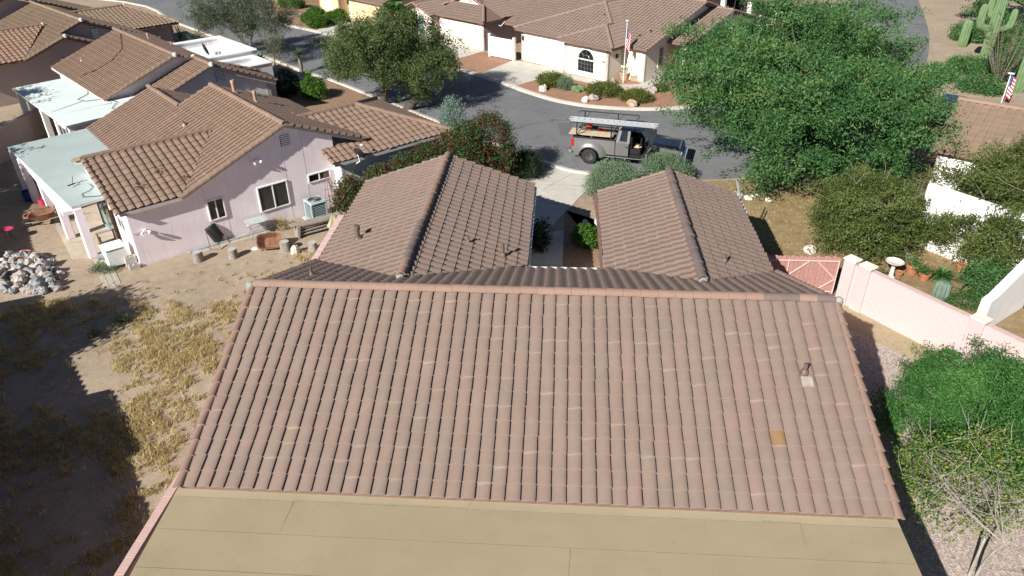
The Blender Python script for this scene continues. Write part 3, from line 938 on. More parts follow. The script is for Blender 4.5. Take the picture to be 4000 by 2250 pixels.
def kerb(name, line, side, label=None):
    """rolled kerb: a low rounded ridge along the edge of the street"""
    m = MB(); prof = [(-0.05, 0.0), (0.04, 0.035), (0.18, 0.09), (0.30, 0.105), (0.42, 0.10), (0.44, 0.0)]
    n = len(prof); vs = []; fs = []
    for i, p in enumerate(line):
        a = Vector(line[max(i - 1, 0)]); b = Vector(line[min(i + 1, len(line) - 1)])
        d = (b - a).normalized(); nn = Vector((-d.y, d.x)) * side
        for (o, h) in prof:
            vs.append((p[0] + nn.x * o, p[1] + nn.y * o, h + 0.006))
    for i in range(len(line) - 1):
        for k in range(n - 1):
            f = (i * n + k, (i + 1) * n + k, (i + 1) * n + k + 1, i * n + k + 1)
            fs.append(f if side < 0 else f[::-1])
    m.add(vs, fs)
    return tag(m.build(name, 'kerb', smooth=True), kind='structure')
kerb('kerb_far', far_k, 1)
kerb('kerb_near', [p for p in near_k if p[0] < 9.6], -1)

plain('asphalt_patch', (0.125, 0.125, 0.128), .9, var=.15, scale=3, bmp=.4)
sheet('road_patch', [(7.5, 27.0), (8.5, 26.6), (8.7, 24.7), (7.7, 24.6)], 0.017, 'asphalt_patch')
# planted strips and yards (each a sheet just above the ground)
sheet('gravel_yard_cream_house', [(3.9, 34.9)] + [p for p in far_k if 4.3 < p[0] < 24.4 and p[1] < 39] + [(26, 41), (22, 47), (10, 44), (4, 42)], 0.005, 'gravel_red')
sheet('gravel_strip_garage_house', [(-2.0, 40.3), (1.4, 37.4), (4.4, 41), (2.2, 43.4), (.8, 45), (-1.3, 43)], 0.006, 'gravel_red')
sheet('gravel_yard_yellow_house', [(-24, 63.0), (-21.0, 58.4), (-18.8, 54.7), (-15.0, 51.6), (-11, 56), (-17, 68), (-24, 70)], 0.006, 'gravel_brown')
sheet('gravel_yard_left_houses', [(-12.5, 38.9), (-8.4, 35.5), (-3.0, 30.1), (2.2, 25.0), (4.4, 22.8), (2.8, 19), (-2.0, 19.5), (-8, 27), (-12.5, 31), (-15.5, 35.5)], 0.006, 'gravel_brown')
sheet('gravel_entry_court', [(7.9, 3), (9.6, 3), (9.6, 11), (9.3, 15.5), (9.3, 19.1), (14.5, 18.3), (14.2, 10.3), (9.6, 10.3), (8.0, 14.7)], 0.006, 'gravel_brown')
sheet('litter_front_yard', [(14.2, 7.9), (18.0, 7.9), (22.4, 1.5), (40, 1.5), (40, 26), (30, 31), (25.3, 24.8), (20.6, 20.5), (17.2, 18.7), (14.5, 18.2)], 0.005, 'litter_olive')
sheet('side_yard_gravel', [(14.05, -12), (28, -12), (22.2, 1.4), (17.9, 7.7), (14.05, 7.7)], 0.005, 'gravel_rose')
sheet('side_yard_litter', [(14.1, 6.6), (16.6, 6.4), (18.0, 5.4), (19.3, 3.6), (20.6, 2.4), (21.3, 2.4), (17.9, 7.5), (14.1, 7.7)], 0.009, 'dirt_tan')

def slab(name, poly, z=0.02, mat='concrete', joints=()):
    o = sheet(name, poly, z, mat, 0.03)
    for (a, b) in joints:
        d = (Vector(b) - Vector(a)).normalized(); n = Vector((-d.y, d.x)) * .012
        m = MB(); m.add([(a[0] - n.x, a[1] - n.y, z + .003), (b[0] - n.x, b[1] - n.y, z + .003), (b[0] + n.x, b[1] + n.y, z + .003), (a[0] + n.x, a[1] + n.y, z + .003)], [(0, 1, 2, 3)])
        m.build('joint', 'gravel_brown', o)
    return o
slab('driveway_foreground', [(5.6, 18.3), (8.2, 14.9), (7.2, 12.4), (7.0, 10.7), (.6, 10.7), (1.2, 13.2), (3.2, 16.2)], .02, joints=[((1.6, 13.6), (7.4, 12.9)), ((3.9, 16.4), (7.9, 15.2)), ((4.2, 10.8), (6.3, 17.3))])
slab('driveway_apron', [(5.62, 18.33), (7.65, 19.75), (9.35, 19.0), (9.0, 16.9), (8.22, 14.93)], .021, joints=[((6.2, 17.6), (9.05, 17.4)), ((7.0, 17.0), (8.6, 19.3))])
slab('entry_walk', [(6.6, 3.4), (7.85, 3.4), (7.95, 12.6), (7.22, 12.35), (7.02, 10.65), (6.6, 10.6)], .018, joints=[((6.6, 5.5), (7.9, 5.5)), ((6.6, 7.5), (7.9, 7.5)), ((6.6, 9.5), (7.9, 9.5))])
slab('driveway_cream_house', [(1.7, 37.55), (4.5, 34.7), (7.85, 38.2), (7.75, 39.0), (4.0, 41.8)], .02, joints=[((3.0, 36.3), (6.0, 40.3)), ((2.8, 39.4), (6.1, 36.4))])
slab('driveway_garage_house', [(-5.0, 43.0), (-1.7, 40.3), (1.3, 44.4), (-2.6, 47.9)], .02, joints=[((-3.4, 41.7), (-.7, 46.2))])
slab('driveway_yellow_house', [(-14.7, 51.7), (-9.3, 47.0), (-8.0, 52.2), (-12.6, 56.2), (-14.4, 57.2)], .02, joints=[((-12.1, 49.3), (-10.3, 54.3))])
slab('driveway_left_house', [(-12.3, 38.6), (-9.0, 35.75), (-11.3, 33.0), (-14.8, 36.2)], .02, joints=[((-10.7, 37.1), (-13, 34.6))])
slab('front_walk_cream_house', [(7.9, 37.9), (7.85, 36.9), (11.3, 34.25), (13.3, 34.3), (15.9, 37.1), (15.0, 38.6), (14.4, 37.6), (13.0, 35.3), (11.6, 35.2)], .017, joints=[((10.0, 35.2), (10.3, 36)), ((12.6, 34.3), (12.5, 35.3)), ((14.3, 35.4), (13.6, 36.2))])
slab('patio_floor_pink_house', [(-11.9, 9.1), (-9.6, 9.6), (-9.2, 10.6), (-13, 14), (-16.6, 17.9), (-18.6, 16.2), (-14.6, 12.2)], .012, 'flagstone', joints=[((-12.8, 10.4), (-10.6, 11.6)), ((-14.3, 11.8), (-12.3, 13.1))])
# paver path beside the rubble heap, one paver at a time
pav = empty('paver_path', (-11.15, 9.2, 0.0), math.atan2(-2.3, 1.85)); tag(pav, kind='structure')
for i in range(9):
    for j in range(3):
        MB().cbox((i * .32 + (0.16 if j % 2 else 0) + .006, j * .2 + .006, -.02), (i * .32 + (.16 if j % 2 else 0) + .314, j * .2 + .194, .02 + random.uniform(-.004, .004)), .006).build('paver', 'paver', pav)
path = empty('stepping_path', (-7.15, 9.55, 0), R(43)); tag(path, kind='structure')
for i in range(11):
    for j in range(2):
        if (i, j) in ((0, 0),): continue
        MB().cbox((i * .42 + .01, j * .34 - .02 * i * 0 + .008, -.02), (i * .42 + .40, j * .34 + .325, .022 + random.uniform(-.006, .006)), .01).build('paver', 'paver', path)
# ------------------------------------------------------------ pink house on the left
def cb(n, lo, hi, mat, parent, c=.012):
    return MB().cbox(lo, hi, c).build(n, mat, parent)

HP = House('pink_house', (-8.8, 8.7), 44.5, 'pink stucco house with brown tile roof beside the dry yard', tmat='tile_brown', cmat='tile_brown')
zm = lambda s: 4.36 - .41 * (6.73 - s)
lt = dict(p0=(1.6, 11.9), U=(0, -1), z0=zm(1.6), tanp=.41)
for poly in ([(2.13, -.3), (6.73, -.3), (6.73, 3.2), (4.95, 3.2)], [(4.95, 3.2), (6.73, 3.2), (6.73, 7.5), (3.02, 7.5), (3.02, 5.6)], [(1.6, 5.75), (3.02, 5.6), (3.02, 7.5), (1.6, 7.5)], [(1.6, 7.5), (5.05, 7.5), (5.05, 11.9), (1.6, 11.9)]):
    HP.slope(poly=poly, **lt)
HP.slope((10.4, 0), (0, 1), 4.36 - .4 * 3.67, .40, [(6.73, -.3), (10.4, -.3), (10.4, 7.5), (6.73, 7.5)])
HP.slope((8.5, 7.5), (0, 1), zm(5.05) - .4 * 3.45, .40, [(5.05, 7.5), (8.5, 7.5), (8.5, 11.9), (5.05, 11.9)])
HP.slope((-.25, -.4), (1, 0), 2.45, .328, [(-.25, -.34), (2.1, -.34), (4.95, 3.2), (-.25, 3.2)])
HP.slope((4.95, 5.6), (-1, 0), 2.45 + .328 * 1.2, .328, [(-.25, 3.2), (4.95, 3.2), (3.02, 5.6), (-.25, 5.6)])
HP.slope((8.35, -1.15), (1, 0), 2.4, .33, [(8.35, -1.15), (14.8, -1.15), (13.78, -.02), (8.35, -.02)])
HP.slope((8.35, -1.15), (1, 0), 2.4, .33, [(10.6, -.02), (13.78, -.02), (11.6, 2.4), (8.7, 2.4)])
HP.slope((14.8, -1.15), (0, 1), 2.4, .366, [(14.8, -1.15), (14.8, 5.95), (11.6, 2.4)])
HP.slope((14.8, 5.95), (-1, 0), 2.4, .33, [(8.7, 2.4), (11.6, 2.4), (14.8, 5.95), (8.0, 5.95)])
HP.cap_line((6.73, -.42, 4.38), (6.73, 7.5, 4.38)); HP.cap_line((-.3, 3.2, 3.65), (4.95, 3.2, 3.65)); HP.cap_line((5.05, 7.5, zm(5.05) + .02), (5.05, 12, zm(5.05) + .02))
HP.cap_line((8.6, 2.4, 3.58), (11.6, 2.4, 3.58)); HP.cap_line((14.85, -1.2, 2.42), (11.6, 2.4, 3.58), r=.13); HP.cap_line((14.85, 6, 2.42), (11.6, 2.4, 3.58))
for A, B in (((2.0, -.34, zm(2.0)), (6.73, -.34, 4.35)), ((10.42, -.34, 2.87), (6.73, -.34, 4.35)), ((-.3, -.45, 2.45), (-.3, 3.2, 3.63)), ((-.3, 5.4, 2.9), (-.3, 3.2, 3.63)), ((8.33, -1.2, 2.41), (8.33, -.05, 2.77)), ((5.05, 7.52, zm(5.05)), (6.73, 7.52, 4.35))):
    HP.cap_line(A, B, r=.12, name='rake_tile', lift=-.02)
HP.finish(300, 'fascia_grey')
PK = 'stucco_pink'
HP.wall([(0, -.13, 0), (8.9, -.13, 0), (8.9, -.13, 3.36), (6.73, -.13, 4.18), (2.07, -.13, 2.36), (0, -.13, 2.36)], PK)
HP.wall([(0, 5.5, 0), (0, -.12, 0), (0, -.12, 2.34), (0, 3.2, 3.46), (0, 5.5, 2.7)], PK)
HP.wall([(1.9, 11.7, 0), (1.9, 5.5, 0), (1.9, 5.5, 2.15), (1.9, 11.7, 2.15)], PK)
HP.wall([(1.9, 5.5, 0), (0, 5.5, 0), (0, 5.5, 2.6), (1.9, 5.5, 2.15)], PK)
HP.wall([(8.8, 0.1, 0), (8.8, -.85, 0), (8.8, -.85, 2.28), (8.8, .1, 2.6)], 'stucco_white')
HP.wall([(8.8, -.85, 0), (14.4, -.85, 0), (14.4, -.85, 2.26), (8.8, -.85, 2.26)], 'stucco_grey')
HP.wall([(14.4, -.85, 0), (14.4, 5.6, 0), (14.4, 5.6, 2.26), (14.4, -.85, 2.26)], 'stucco_grey')
HP.wall([(8.3, 11.7, 0), (1.9, 11.7, 0), (1.9, 11.7, 2.1), (5.05, 11.7, 3.4), (8.3, 11.7, 2.1)], PK)
ex = (1, 0)
HP.window((2.98, -.13, 1.04), ex, .70, .90, 2, 1, pane='window_glass')
HP.window((5.13, -.13, .76), ex, 1.36, 1.14, 2, 1, pane=('window_screen', 'window_screen'))
HP.window((7.48, -.13, 1.44), ex, 1.08, .40, 2, 1, pane=('window_glass', 'window_screen'))
HP.vent((6.53, -.13, 3.35), ex, .42, .5)
HP.vent((10.3, -.85, 1.4), ex, .42, .5)
HP.window((0, 1.55, 1.15), (0, -1), .95, .62, 2, 1, pane='window_glass')
HP.window((0, 5.1, .08), (0, -1), 2.3, 2.0, 2, 1, frame='teal_metal', pane='window_green', fw=.07, label='sliding glass patio door with pale green frame')
# fascia boards, control joints, flood lights, conduit
MB().prism([(2.05, -.28, 2.30), (6.73, -.28, 4.19), (6.73, -.28, 4.29), (2.05, -.28, 2.42)], (0, .05, 0)).build('barge_board', 'fascia_grey', HP.root)
MB().prism([(10.4, -.28, 2.70), (6.73, -.28, 4.18), (6.73, -.28, 4.30), (10.4, -.28, 2.84)][::-1], (0, .05, 0)).build('barge_board', 'white_paint', HP.root)
for s0, z0, z1 in ((2.96, 0, 1.04), (2.96, 1.94, 2.7), (3.7, 0, 1.04), (5.1, 0, .76), (6.52, 0, .76), (6.52, 1.9, 3.3), (7.44, 0, 3.9)):
    MB().box((s0, -.136, z0 + .05), (s0 + .012, -.128, z1)).build('control_joint', 'fascia_grey', HP.root)
for s0, z0 in ((.46, 1.46), (5.35, 3.08)):
    fl = cb('flood_light', (s0 - .07, -.22, z0 - .05), (s0 + .07, -.13, z0 + .06), 'white_paint', HP.root)
    for k in (-1, 1):
        MB().lathe([(.02, 0), (.055, .05), (.075, .13), (.07, .14), (.0, .135)], 12, mat=Matrix.Translation((s0 + k * .09, -.23, z0)) @ Matrix.Rotation(R(125), 4, 'X') @ Matrix.Rotation(R(k * 30), 4, 'Y')).build('lamp_head', 'white_paint', fl, smooth=True)
MB().tube([(.44, -.15, 1.47), (.05, -.15, 1.42), (-.03, .2, 1.5), (-.03, 1.9, 1.7), (-.05, 2.2, 1.95)], .012, 6).build('conduit', 'galvanised', HP.root)
cb('meter_box', (-.12, 2.05, 1.75), (0, 2.25, 2.05), 'white_paint', HP.root)
# weathered brown screen standing at the end of the sliding door
MB().box((-.1, 2.35, 0), (-.04, 2.62, 1.75)).build('shutter', 'wood_brown', HP.root)
# patio cover on posts
pc = MB().prism([(-1.4, 1.95, 2.2), (-.02, 2.15, 2.2), (-.02, 5.55, 2.2), (1.75, 5.6, 2.2), (1.75, 11.75, 2.2), (-1.9, 11.35, 2.2)], (0, 0, .1)).build('patio_cover', 'white_paint', HP.root)
ys = [(1.93, 4.3), (4.27, 6.7), (6.66, 9.1), (9.07, 11.36)]
for k, (a, b) in enumerate(ys):
    sl = lambda t: -1.42 - .052 * (t - 1.95)
    rr = lambda t: (-.03 if t < 5.5 else 1.72)
    if a < 5.5 < b:
        pl = [(sl(a), a), (rr(a), a + .1), (-.03, 5.58), (1.72, 5.62), (1.72, b), (sl(b), b)]
    else:
        pl = [(sl(a), a), (rr(a), a + .12), (rr(b), b + .25), (sl(b), b)]
    MB().prism([(x, y, 2.304 + .003 * (k % 2)) for x, y in pl], (0, 0, .012)).build('roofing_sheet', 'roll_grey', pc)
for (s0, t0) in ((-1.22, 2.06), (-1.45, 4.55), (-1.5, 7.4), (-1.72, 9.6), (-1.78, 11.1)):
    cb('patio_post', (s0 - .16, t0 - .16, 0), (s0 + .16, t0 + .16, 2.2), PK, HP.root, .03)
MB().box((-1.75, 1.95, 2.02), (-1.1, 11.2, 2.18)).build('beam', PK, HP.root)
# roof fittings
zl2 = lambda s: zm(s) + .05
HP.pipe((4.4, 5.2, zl2(4.4)), .22, .04, 'pipe_brown', flash='lead_pale')
HP.pipe((7.35, 6.3, 4.36 - .4 * .62), .62, .085, 'pipe_clay', capr=.10)
HP.pipe((7.6, 4.5, 4.36 - .4 * .87), .55, .075, 'pipe_clay', capr=.09)
HP.pipe((8.55, 2.75, 3.5), .25, .04, 'pipe_clay', flash=None)
def sat_dish(name, parent, p, az, tilt, r=.34, mat='black_metal', mast=None):
    d = MB().lathe([(0.0, 0.0), (r * .4, .015), (r * .75, .05), (r, .10), (r * .98, .105), (r * .74, .06), (r * .4, .026), (0, .012)], 20,
                   mat=Matrix.Translation(p) @ Matrix.Rotation(az, 4, 'Z') @ Matrix.Rotation(tilt, 4, 'Y'), sy=.9).build(name, mat, parent, smooth=True)
    if mast:
        MB().tube(mast, .025, 8).build('mast', 'white_paint', d, smooth=True)
        a = Matrix.Translation(p) @ Matrix.Rotation(az, 4, 'Z') @ Matrix.Rotation(tilt, 4, 'Y')
        MB().tube([a @ Vector((r * .6, 0, .02)), a @ Vector((r * .5, 0, .42))], .015, 6).build('feed_arm', 'grey_metal', d)
        q = a @ Vector((r * .5, 0, .43)); MB().cbox((q.x - .05, q.y - .08, q.z - .03), (q.x + .05, q.y + .08, q.z + .03), .01).build('feed_horn', 'white_paint', d)
    return d
sat_dish('satellite_dish', HP.root, (9.45, -1.3, 2.62), R(200), R(-62), .3, mast=[(9.45, -1.28, 2.6), (9.5, -1.32, 2.3), (9.35, -.9, 2.0)])
# aerial lying on the patio cover with its cable
ant = MB().tube([(-.7, 4.2, 2.40), (-1.0, 4.0, 2.44)], .03, 6); ant.tube([(-.75, 4.15, 2.42), (-.25, 3.9, 2.52)], .012, 6); ant.tube([(-.8, 4.15, 2.42), (-.65, 4.6, 2.56)], .012, 6)
ant.build('roof_aerial', 'black_metal', HP.root)
MB().tube([(-.25, 3.9, 2.35), (-.2, 3.5, 2.345), (-.45, 3.1, 2.345), (-.75, 3.0, 2.345), (-.8, 2.6, 2.345), (-.3, 2.3, 2.345), (-.02, 2.25, 2.36)], .012, 6).build('cable', 'hose_dark', HP.root)
# leaf litter caught in the valley
for (s0, t0) in ((2.6, .55), (1.9, 1.3), (.9, .7), (3.0, .35)):
    m = MB()
    for k in range(14):
        x, y = s0 + random.gauss(0, .12), t0 + random.gauss(0, .1); z = 2.45 + .328 * (y + .4) + .09
        a = random.random() * 6.28; m.tube([(x, y, z), (x + .12 * math.cos(a), y + .12 * math.sin(a), z + random.uniform(.0, .1))], .012, 4)
    m.build('leaf_litter', 'wood_brown', HP.root)

# ------------------------------------------------------------ second house on the left, with the white patio cover
H2 = House('grey_house', (-17.22, 22.25), 47, 'grey stucco house with tan tile roof and flat white patio cover behind the pink house', tmat='tile_brown', cmat='tile_brown')
z2 = lambda s: 2.5 + .385 * s
H2.slope((0, 9.9), (0, -1), 2.5, .385, [(0, 0), (4.3, 0), (4.3, 9.9), (0, 9.9)])
H2.slope((9.2, 0), (0, 1), z2(4.3) - .36 * 4.9, .36, [(4.3, 0), (9.2, 0), (9.2, .5), (4.3, .5)])
H2.slope((9.2, 0), (0, 1), z2(4.3) - .36 * 4.9, .36, [(4.3, .5), (6.6, .5), (6.6, 9.9), (4.3, 9.9)])
H2.slope((1.7, .1), (0, -1), 3.8 - .385 * 3.7, .385, [(1.7, -2.15), (5.4, -2.15), (5.4, .2), (1.7, .2)])
H2.slope((9.1, -2.15), (0, 1), 3.8 - .42 * 3.7, .42, [(5.4, -2.15), (9.1, -2.15), (9.1, 1.0), (5.4, 1.0)])
H2.cap_line((4.3, -.05, z2(4.3) + .03), (4.3, 9.9, z2(4.3) + .03)); H2.cap_line((5.4, -2.2, 3.83), (5.4, .2, 3.83))
for A, B in (((0, -.06, 2.5), (4.3, -.06, z2(4.3))), ((9.2, -.06, z2(4.3) - .36 * 4.9), (4.3, -.06, z2(4.3))), ((1.7, -2.2, 2.38), (5.4, -2.2, 3.8)), ((9.1, -2.2, 2.25), (5.4, -2.2, 3.8))):
    H2.cap_line(A, B, r=.12, name='rake_tile', lift=-.02)
H2.finish(300, 'fascia_grey')
GY = 'stucco_grey'
H2.wall([(0.3, .25, 0), (9, .25, 0), (9, .25, 2.45), (4.3, .25, z2(4.3) - .18), (.3, .25, 2.42)], GY)
H2.wall([(2.1, -1.85, 0), (8.8, -1.85, 0), (8.8, -1.85, 2.2), (5.4, -1.85, 3.62), (2.1, -1.85, 2.35)], GY)
H2.wall([(8.8, -1.85, 0), (8.8, 3.4, 0), (8.8, 3.4, 2.2), (8.8, -1.85, 2.2)], GY)
H2.wall([(.3, 9.7, 0), (.3, .25, 0), (.3, .25, 2.4), (.3, 9.7, 2.4)], 'stucco_white')
H2.wall([(2.1, .25, 0), (2.1, -1.85, 0), (2.1, -1.85, 2.35), (2.1, .25, 2.35)], GY)
H2.vent((5.65, -1.85, 2.75), ex, .5, .62)
H2.wall([(9, 9.7, 0), (.3, 9.7, 0), (.3, 9.7, 2.4), (4.3, 9.7, z2(4.3) - .18), (9, 9.7, 2.4)], GY)
MB().prism([(6.2, -2.16, 3.2), (9.05, -2.16, 2.0), (9.05, -2.16, 2.16), (6.2, -2.16, 3.36)], (0, .05, 0)).build('barge_board', 'fascia_grey', H2.root)
cb('wall_light', (7.2, -2.02, 1.75), (7.5, -1.85, 1.85), 'white_paint', H2.root)
H2.window((.3, 8.9, 1.2), (0, -1), 1.1, .8, 2, 1)
pc2 = MB().prism([(-2.7, -2.75, 2.22), (2.05, -2.4, 2.3), (2.05, -.05, 2.3), (.28, .1, 2.3), (.28, 6.95, 2.3), (-2.9, 6.85, 2.22)], (0, 0, .11)).build('patio_cover', 'white_paint', H2.root)
for k, (a, b) in enumerate(((-2.78, -.5), (-.53, 1.9), (1.87, 4.3), (4.27, 6.88))):
    x0 = lambda t: -2.72 - .02 * (t + 2.75)
    xr = 2.0 if k == 0 else .25
    MB().prism([(x0(a), a, 2.338 + .003 * (k % 2)), (xr, a + (.3 if k == 0 else 0), 2.412 + .003 * (k % 2)), (xr, b, 2.412 + .003 * (k % 2)), (x0(b), b, 2.338 + .003 * (k % 2))], (0, 0, .012)).build('roofing_sheet', 'roll_white', pc2)
for (s0, t0) in ((-2.45, -2.5), (-2.5, -.2), (-2.6, 2.1), (-2.65, 4.3), (-2.7, 6.5)):
    cb('patio_post', (s0 - .15, t0 - .15, 0), (s0 + .15, t0 + .15, 2.22), 'stucco_white', H2.root, .02)
H2.wall([(-2.35, -2.55, 0), (2.1, -2.3, 0), (2.1, -2.3, 2.25), (-2.35, -2.55, 2.22)], GY, .15)
H2.window((-2.62, -.75, .1), (0, -1), 1.4, 1.95, 2, 1, pane='window_screen')
MB().tube([(.4, 5.2, 2.75), (.2, 3.3, 2.48), (-.2, 2.1, 2.44), (-.9, 1.5, 2.42), (-.7, .8, 2.43), (.1, 0.4, 2.46), (.5, -.6, 2.46), (-.1, -1.6, 2.42), (.2, -2.3, 2.44)], .014, 6).build('cable', 'hose_dark', H2.root)
MB().tube([(-.7, 1.0, 2.42), (-2.6, .2, 2.36)], .01, 5).build('cable', 'hose_dark', H2.root)
MB().tube([(4.1, 8.2, z2(4.1) + .1), (3.2, 5.5, z2(3.2) + .09), (2.2, 4.6, z2(2.2) + .1), (1.2, 4.6, z2(1.2) + .1), (.4, 5.2, z2(.4) + .1)], .022, 6).build('cable', 'underlay', H2.root)
H2.pipe((1.3, 7.6, z2(1.3) + .05), .22, .04, 'pipe_clay'); H2.pipe((5.4, 7.2, z2(4.3) - .36 * 1.1), .4, .06, 'pipe_clay', capr=.08); H2.pipe((6.1, 5.4, z2(4.3) - .36 * 1.8), .3, .05, 'pipe_clay', flash=None)
for (x, y, z) in ((4.3, -.08, z2(4.3) + .08), (5.4, -2.24, 3.88), (5.4, .15, 3.9)):
    MB().lathe([(.13, -.12), (.15, .0), (.1, .09), (.01, .12)], 10, (x, y, z)).build('ridge_end', 'mortar_pale', H2.root, smooth=True)
# white parapet roofs of its garage and porch
def parapet(H, s0, s1, t0, t1, z, wmat, th=.28, drop=.35, name='parapet'):
    m = MB()
    for lo, hi in (((s0, t0, 0), (s1, t0 + th, z)), ((s0, t1 - th, 0), (s1, t1, z)), ((s0, t0 + th, 0), (s0 + th, t1 - th, z)), ((s1 - th, t0 + th, 0), (s1, t1 - th, z))):
        m.box(lo, hi)
    w = m.build(name, wmat, H.root)
    c = MB(); o = .05
    for lo, hi in (((s0 - o, t0 - o, z - .02), (s1 + o, t0 + th + o, z + .12)), ((s0 - o, t1 - th - o, z - .02), (s1 + o, t1 + o, z + .12)), ((s0 - o, t0 + th + o, z - .02), (s0 + th + o, t1 - th - o, z + .12)), ((s1 - th - o, t0 + th + o, z - .02), (s1 + o, t1 - th - o, z + .12))):
        c.cbox(lo, hi, .05)
    c.build('coping', 'coat_white', w)
    MB().box((s0 + th + .002, t0 + th + .002, z - drop - .1), (s1 - th - .002, t1 - th - .002, z - drop)).build('flat_roof', 'coat_white', w)
    return w
parapet(H2, 6.3, 10.65, 3.2, 8.8, 2.85, 'stucco_grey')
parapet(H2, 6.9, 10.3, .6, 3.1, 2.55, 'stucco_grey', drop=.3)
dd = sat_dish('satellite_dish', H2.root, (7.9, 4.9, 3.1), R(150), R(-70), .42, 'black_metal', mast=[(7.95, 4.9, 3.05), (8.0, 4.9, 2.52)])
dd['label'] = 'grey satellite dish on the flat white roof'
for k, (x, y, z) in enumerate(((8.0, 4.3, 0), (8.45, 4.2, 0), (8.5, 4.5, 0), (8.9, 4.15, 0), (8.3, 4.3, .22), (8.95, 4.5, 0))):
    blk = MB()
    for q in (0, 1):
        blk.box((x + q * .16, y, 2.51 + z), (x + q * .16 + .03, y + .2, 2.71 + z))
    blk.box((x, y, 2.50 + z), (x + .4, y + .2, 2.53 + z)); blk.box((x, y, 2.69 + z), (x + .4, y + .2, 2.715 + z)); blk.box((x + .37, y, 2.53 + z), (x + .4, y + .2, 2.69 + z))
    blk.build('ballast_block', 'concrete_block', dd)

# ------------------------------------------------------------ third house on the left, far corner of the picture
H3 = House('brown_house', (-24.79, 34.42), 50, 'mauve stucco house with sand-brown tile roof in the far left corner', tmat='tile_sand', cmat='tile_sand')
z3f = lambda s: 4.3 - .38 * (-.3 - s)
l3 = dict(p0=(-5.6, 10), U=(0, -1), z0=z3f(-5.6), tanp=.38)
for poly in ([(-1.9, 0), (-.3, 0), (-.3, 10), (-1.9, 10)], [(-1.9, 2.9), (-1.9, 10), (-5.6, 10), (-5.6, 5.5), (-2.3, 2.9)], [(-4.7, -1.2), (-1.9, -1.2), (-1.9, 2.9)]):
    H3.slope(poly=poly, **l3)
H3.slope((4.6, 0), (0, 1), 4.3 - .40 * 4.9, .40, [(-.3, 0), (4.6, 0), (4.6, 10), (-.3, 10)])
H3.slope((.2, -1.2), (0, 1), z3f(-1.9) - .40 * 2.1, .40, [(-1.9, -1.2), (.2, -1.2), (.2, .2), (-1.9, .2)])
zc = z3f(-4.7)
H3.slope((-9, -1.2), (1, 0), zc - .0, .30, [(-9, -1.2), (-4.7, -1.2), (-1.9, 2.9), (-9, 2.9)], mat='tile_terracotta')
H3.slope((-2, 6.5), (-1, 0), zc + .3 * .5, .30, [(-9, 2.9), (-2.0, 2.9), (-5.6, 5.6), (-9, 6.5)])
H3.slope((2.0, 4.2), (1, 0), 2.4, .29, [(2.0, 4.2), (8, 4.2), (5.6, 8.1), (2.0, 8.1)])
H3.slope((8, 4.2), (0, 1), 2.4, .47, [(8, 4.2), (8, 12), (5.6, 8.1)])
H3.slope((8, 12), (-1, 0), 2.4, .29, [(1.0, 8.1), (5.6, 8.1), (8, 12), (1.0, 12)])
H3.slope((-9, 16), (0, -1), 2.3, .36, [(-9, 10.6), (-1.6, 10.6), (-1.6, 18), (-9, 18)], mat='tile_terracotta')
H3.slope((6, 10.6), (0, 1), 4.96 - .36 * 7.6, .36, [(-1.6, 10.6), (6, 10.6), (6, 18), (-1.6, 18)])
H3.cap_line((-.3, -.05, 4.33), (-.3, 10.3, 4.33)); H3.cap_line((-9, 2.9, zc + .3 * 4.1 + .02), (-1.9, 2.9, zc + .3 * 4.1 + .02)); H3.cap_line((1.2, 8.1, 3.55), (5.6, 8.1, 3.55)); H3.cap_line((8.05, 4.15, 2.42), (5.6, 8.1, 3.55)); H3.cap_line((8.05, 12, 2.42), (5.6, 8.1, 3.55))
for A, B in (((-1.9, -.05, z3f(-1.9)), (-.3, -.05, 4.3)), ((4.6, -.05, 2.34), (-.3, -.05, 4.3)), ((-4.7, -1.25, zc), (-1.9, -1.25, z3f(-1.9))), ((.2, -1.25, z3f(-1.9) - .84), (-1.9, -1.25, z3f(-1.9))), ((-9, 10.55, 2.3), (-1.6, 10.55, 4.96)), ((6, 10.55, 2.22), (-1.6, 10.55, 4.96))):
    H3.cap_line(A, B, r=.12, name='rake_tile', lift=-.02)
H3.finish(300, 'fascia_brown')
MV = 'stucco_mauve'
H3.wall([(-2.2, .3, 0), (4.3, .3, 0), (4.3, .3, 2.25), (-.3, .3, 4.1), (-2.2, .3, 3.35)], MV)
H3.wall([(-8.8, -.8, 0), (.0, -.8, 0), (.0, -.8, 2.7), (-1.9, -.8, z3f(-1.9) - .2), (-4.6, -.8, zc - .12), (-8.8, -.8, zc - .12)], MV)
H3.wall([(4.3, .3, 0), (4.3, 4.6, 0), (4.3, 4.6, 2.25), (4.3, .3, 2.25)], MV)
H3.wall([(3, 4.6, 0), (7.6, 4.6, 0), (7.6, 4.6, 2.28), (3, 4.6, 2.28)], MV)
H3.wall([(7.6, 4.6, 0), (7.6, 11.6, 0), (7.6, 11.6, 2.28), (7.6, 4.6, 2.28)], MV)
H3.wall([(-8.8, 10.9, 0), (6, 10.9, 0), (6, 10.9, 2.1), (-1.6, 10.9, 4.7), (-8.8, 10.9, 2.1)], MV)
H3.vent((.2, .3, 3.0), ex, .5, .62)
cb('wall_light', (-2.5, -.95, 2.2), (-2.2, -.8, 2.3), 'white_paint', H3.root)
H3.pipe((2.2, 5.2, 2.75), .35, .05, 'pipe_clay', flash=None)
for (x, y, z) in ((-.3, -.08, 4.38), (-1.9, -1.25, z3f(-1.9) + .05), (-1.9, 2.9, zc + .3 * 4.1 + .06), (5.6, 8.1, 3.6)):
    MB().lathe([(.13, -.12), (.15, .0), (.1, .09), (.01, .12)], 10, (x, y, z)).build('ridge_end', 'mortar_pale', H3.root, smooth=True)
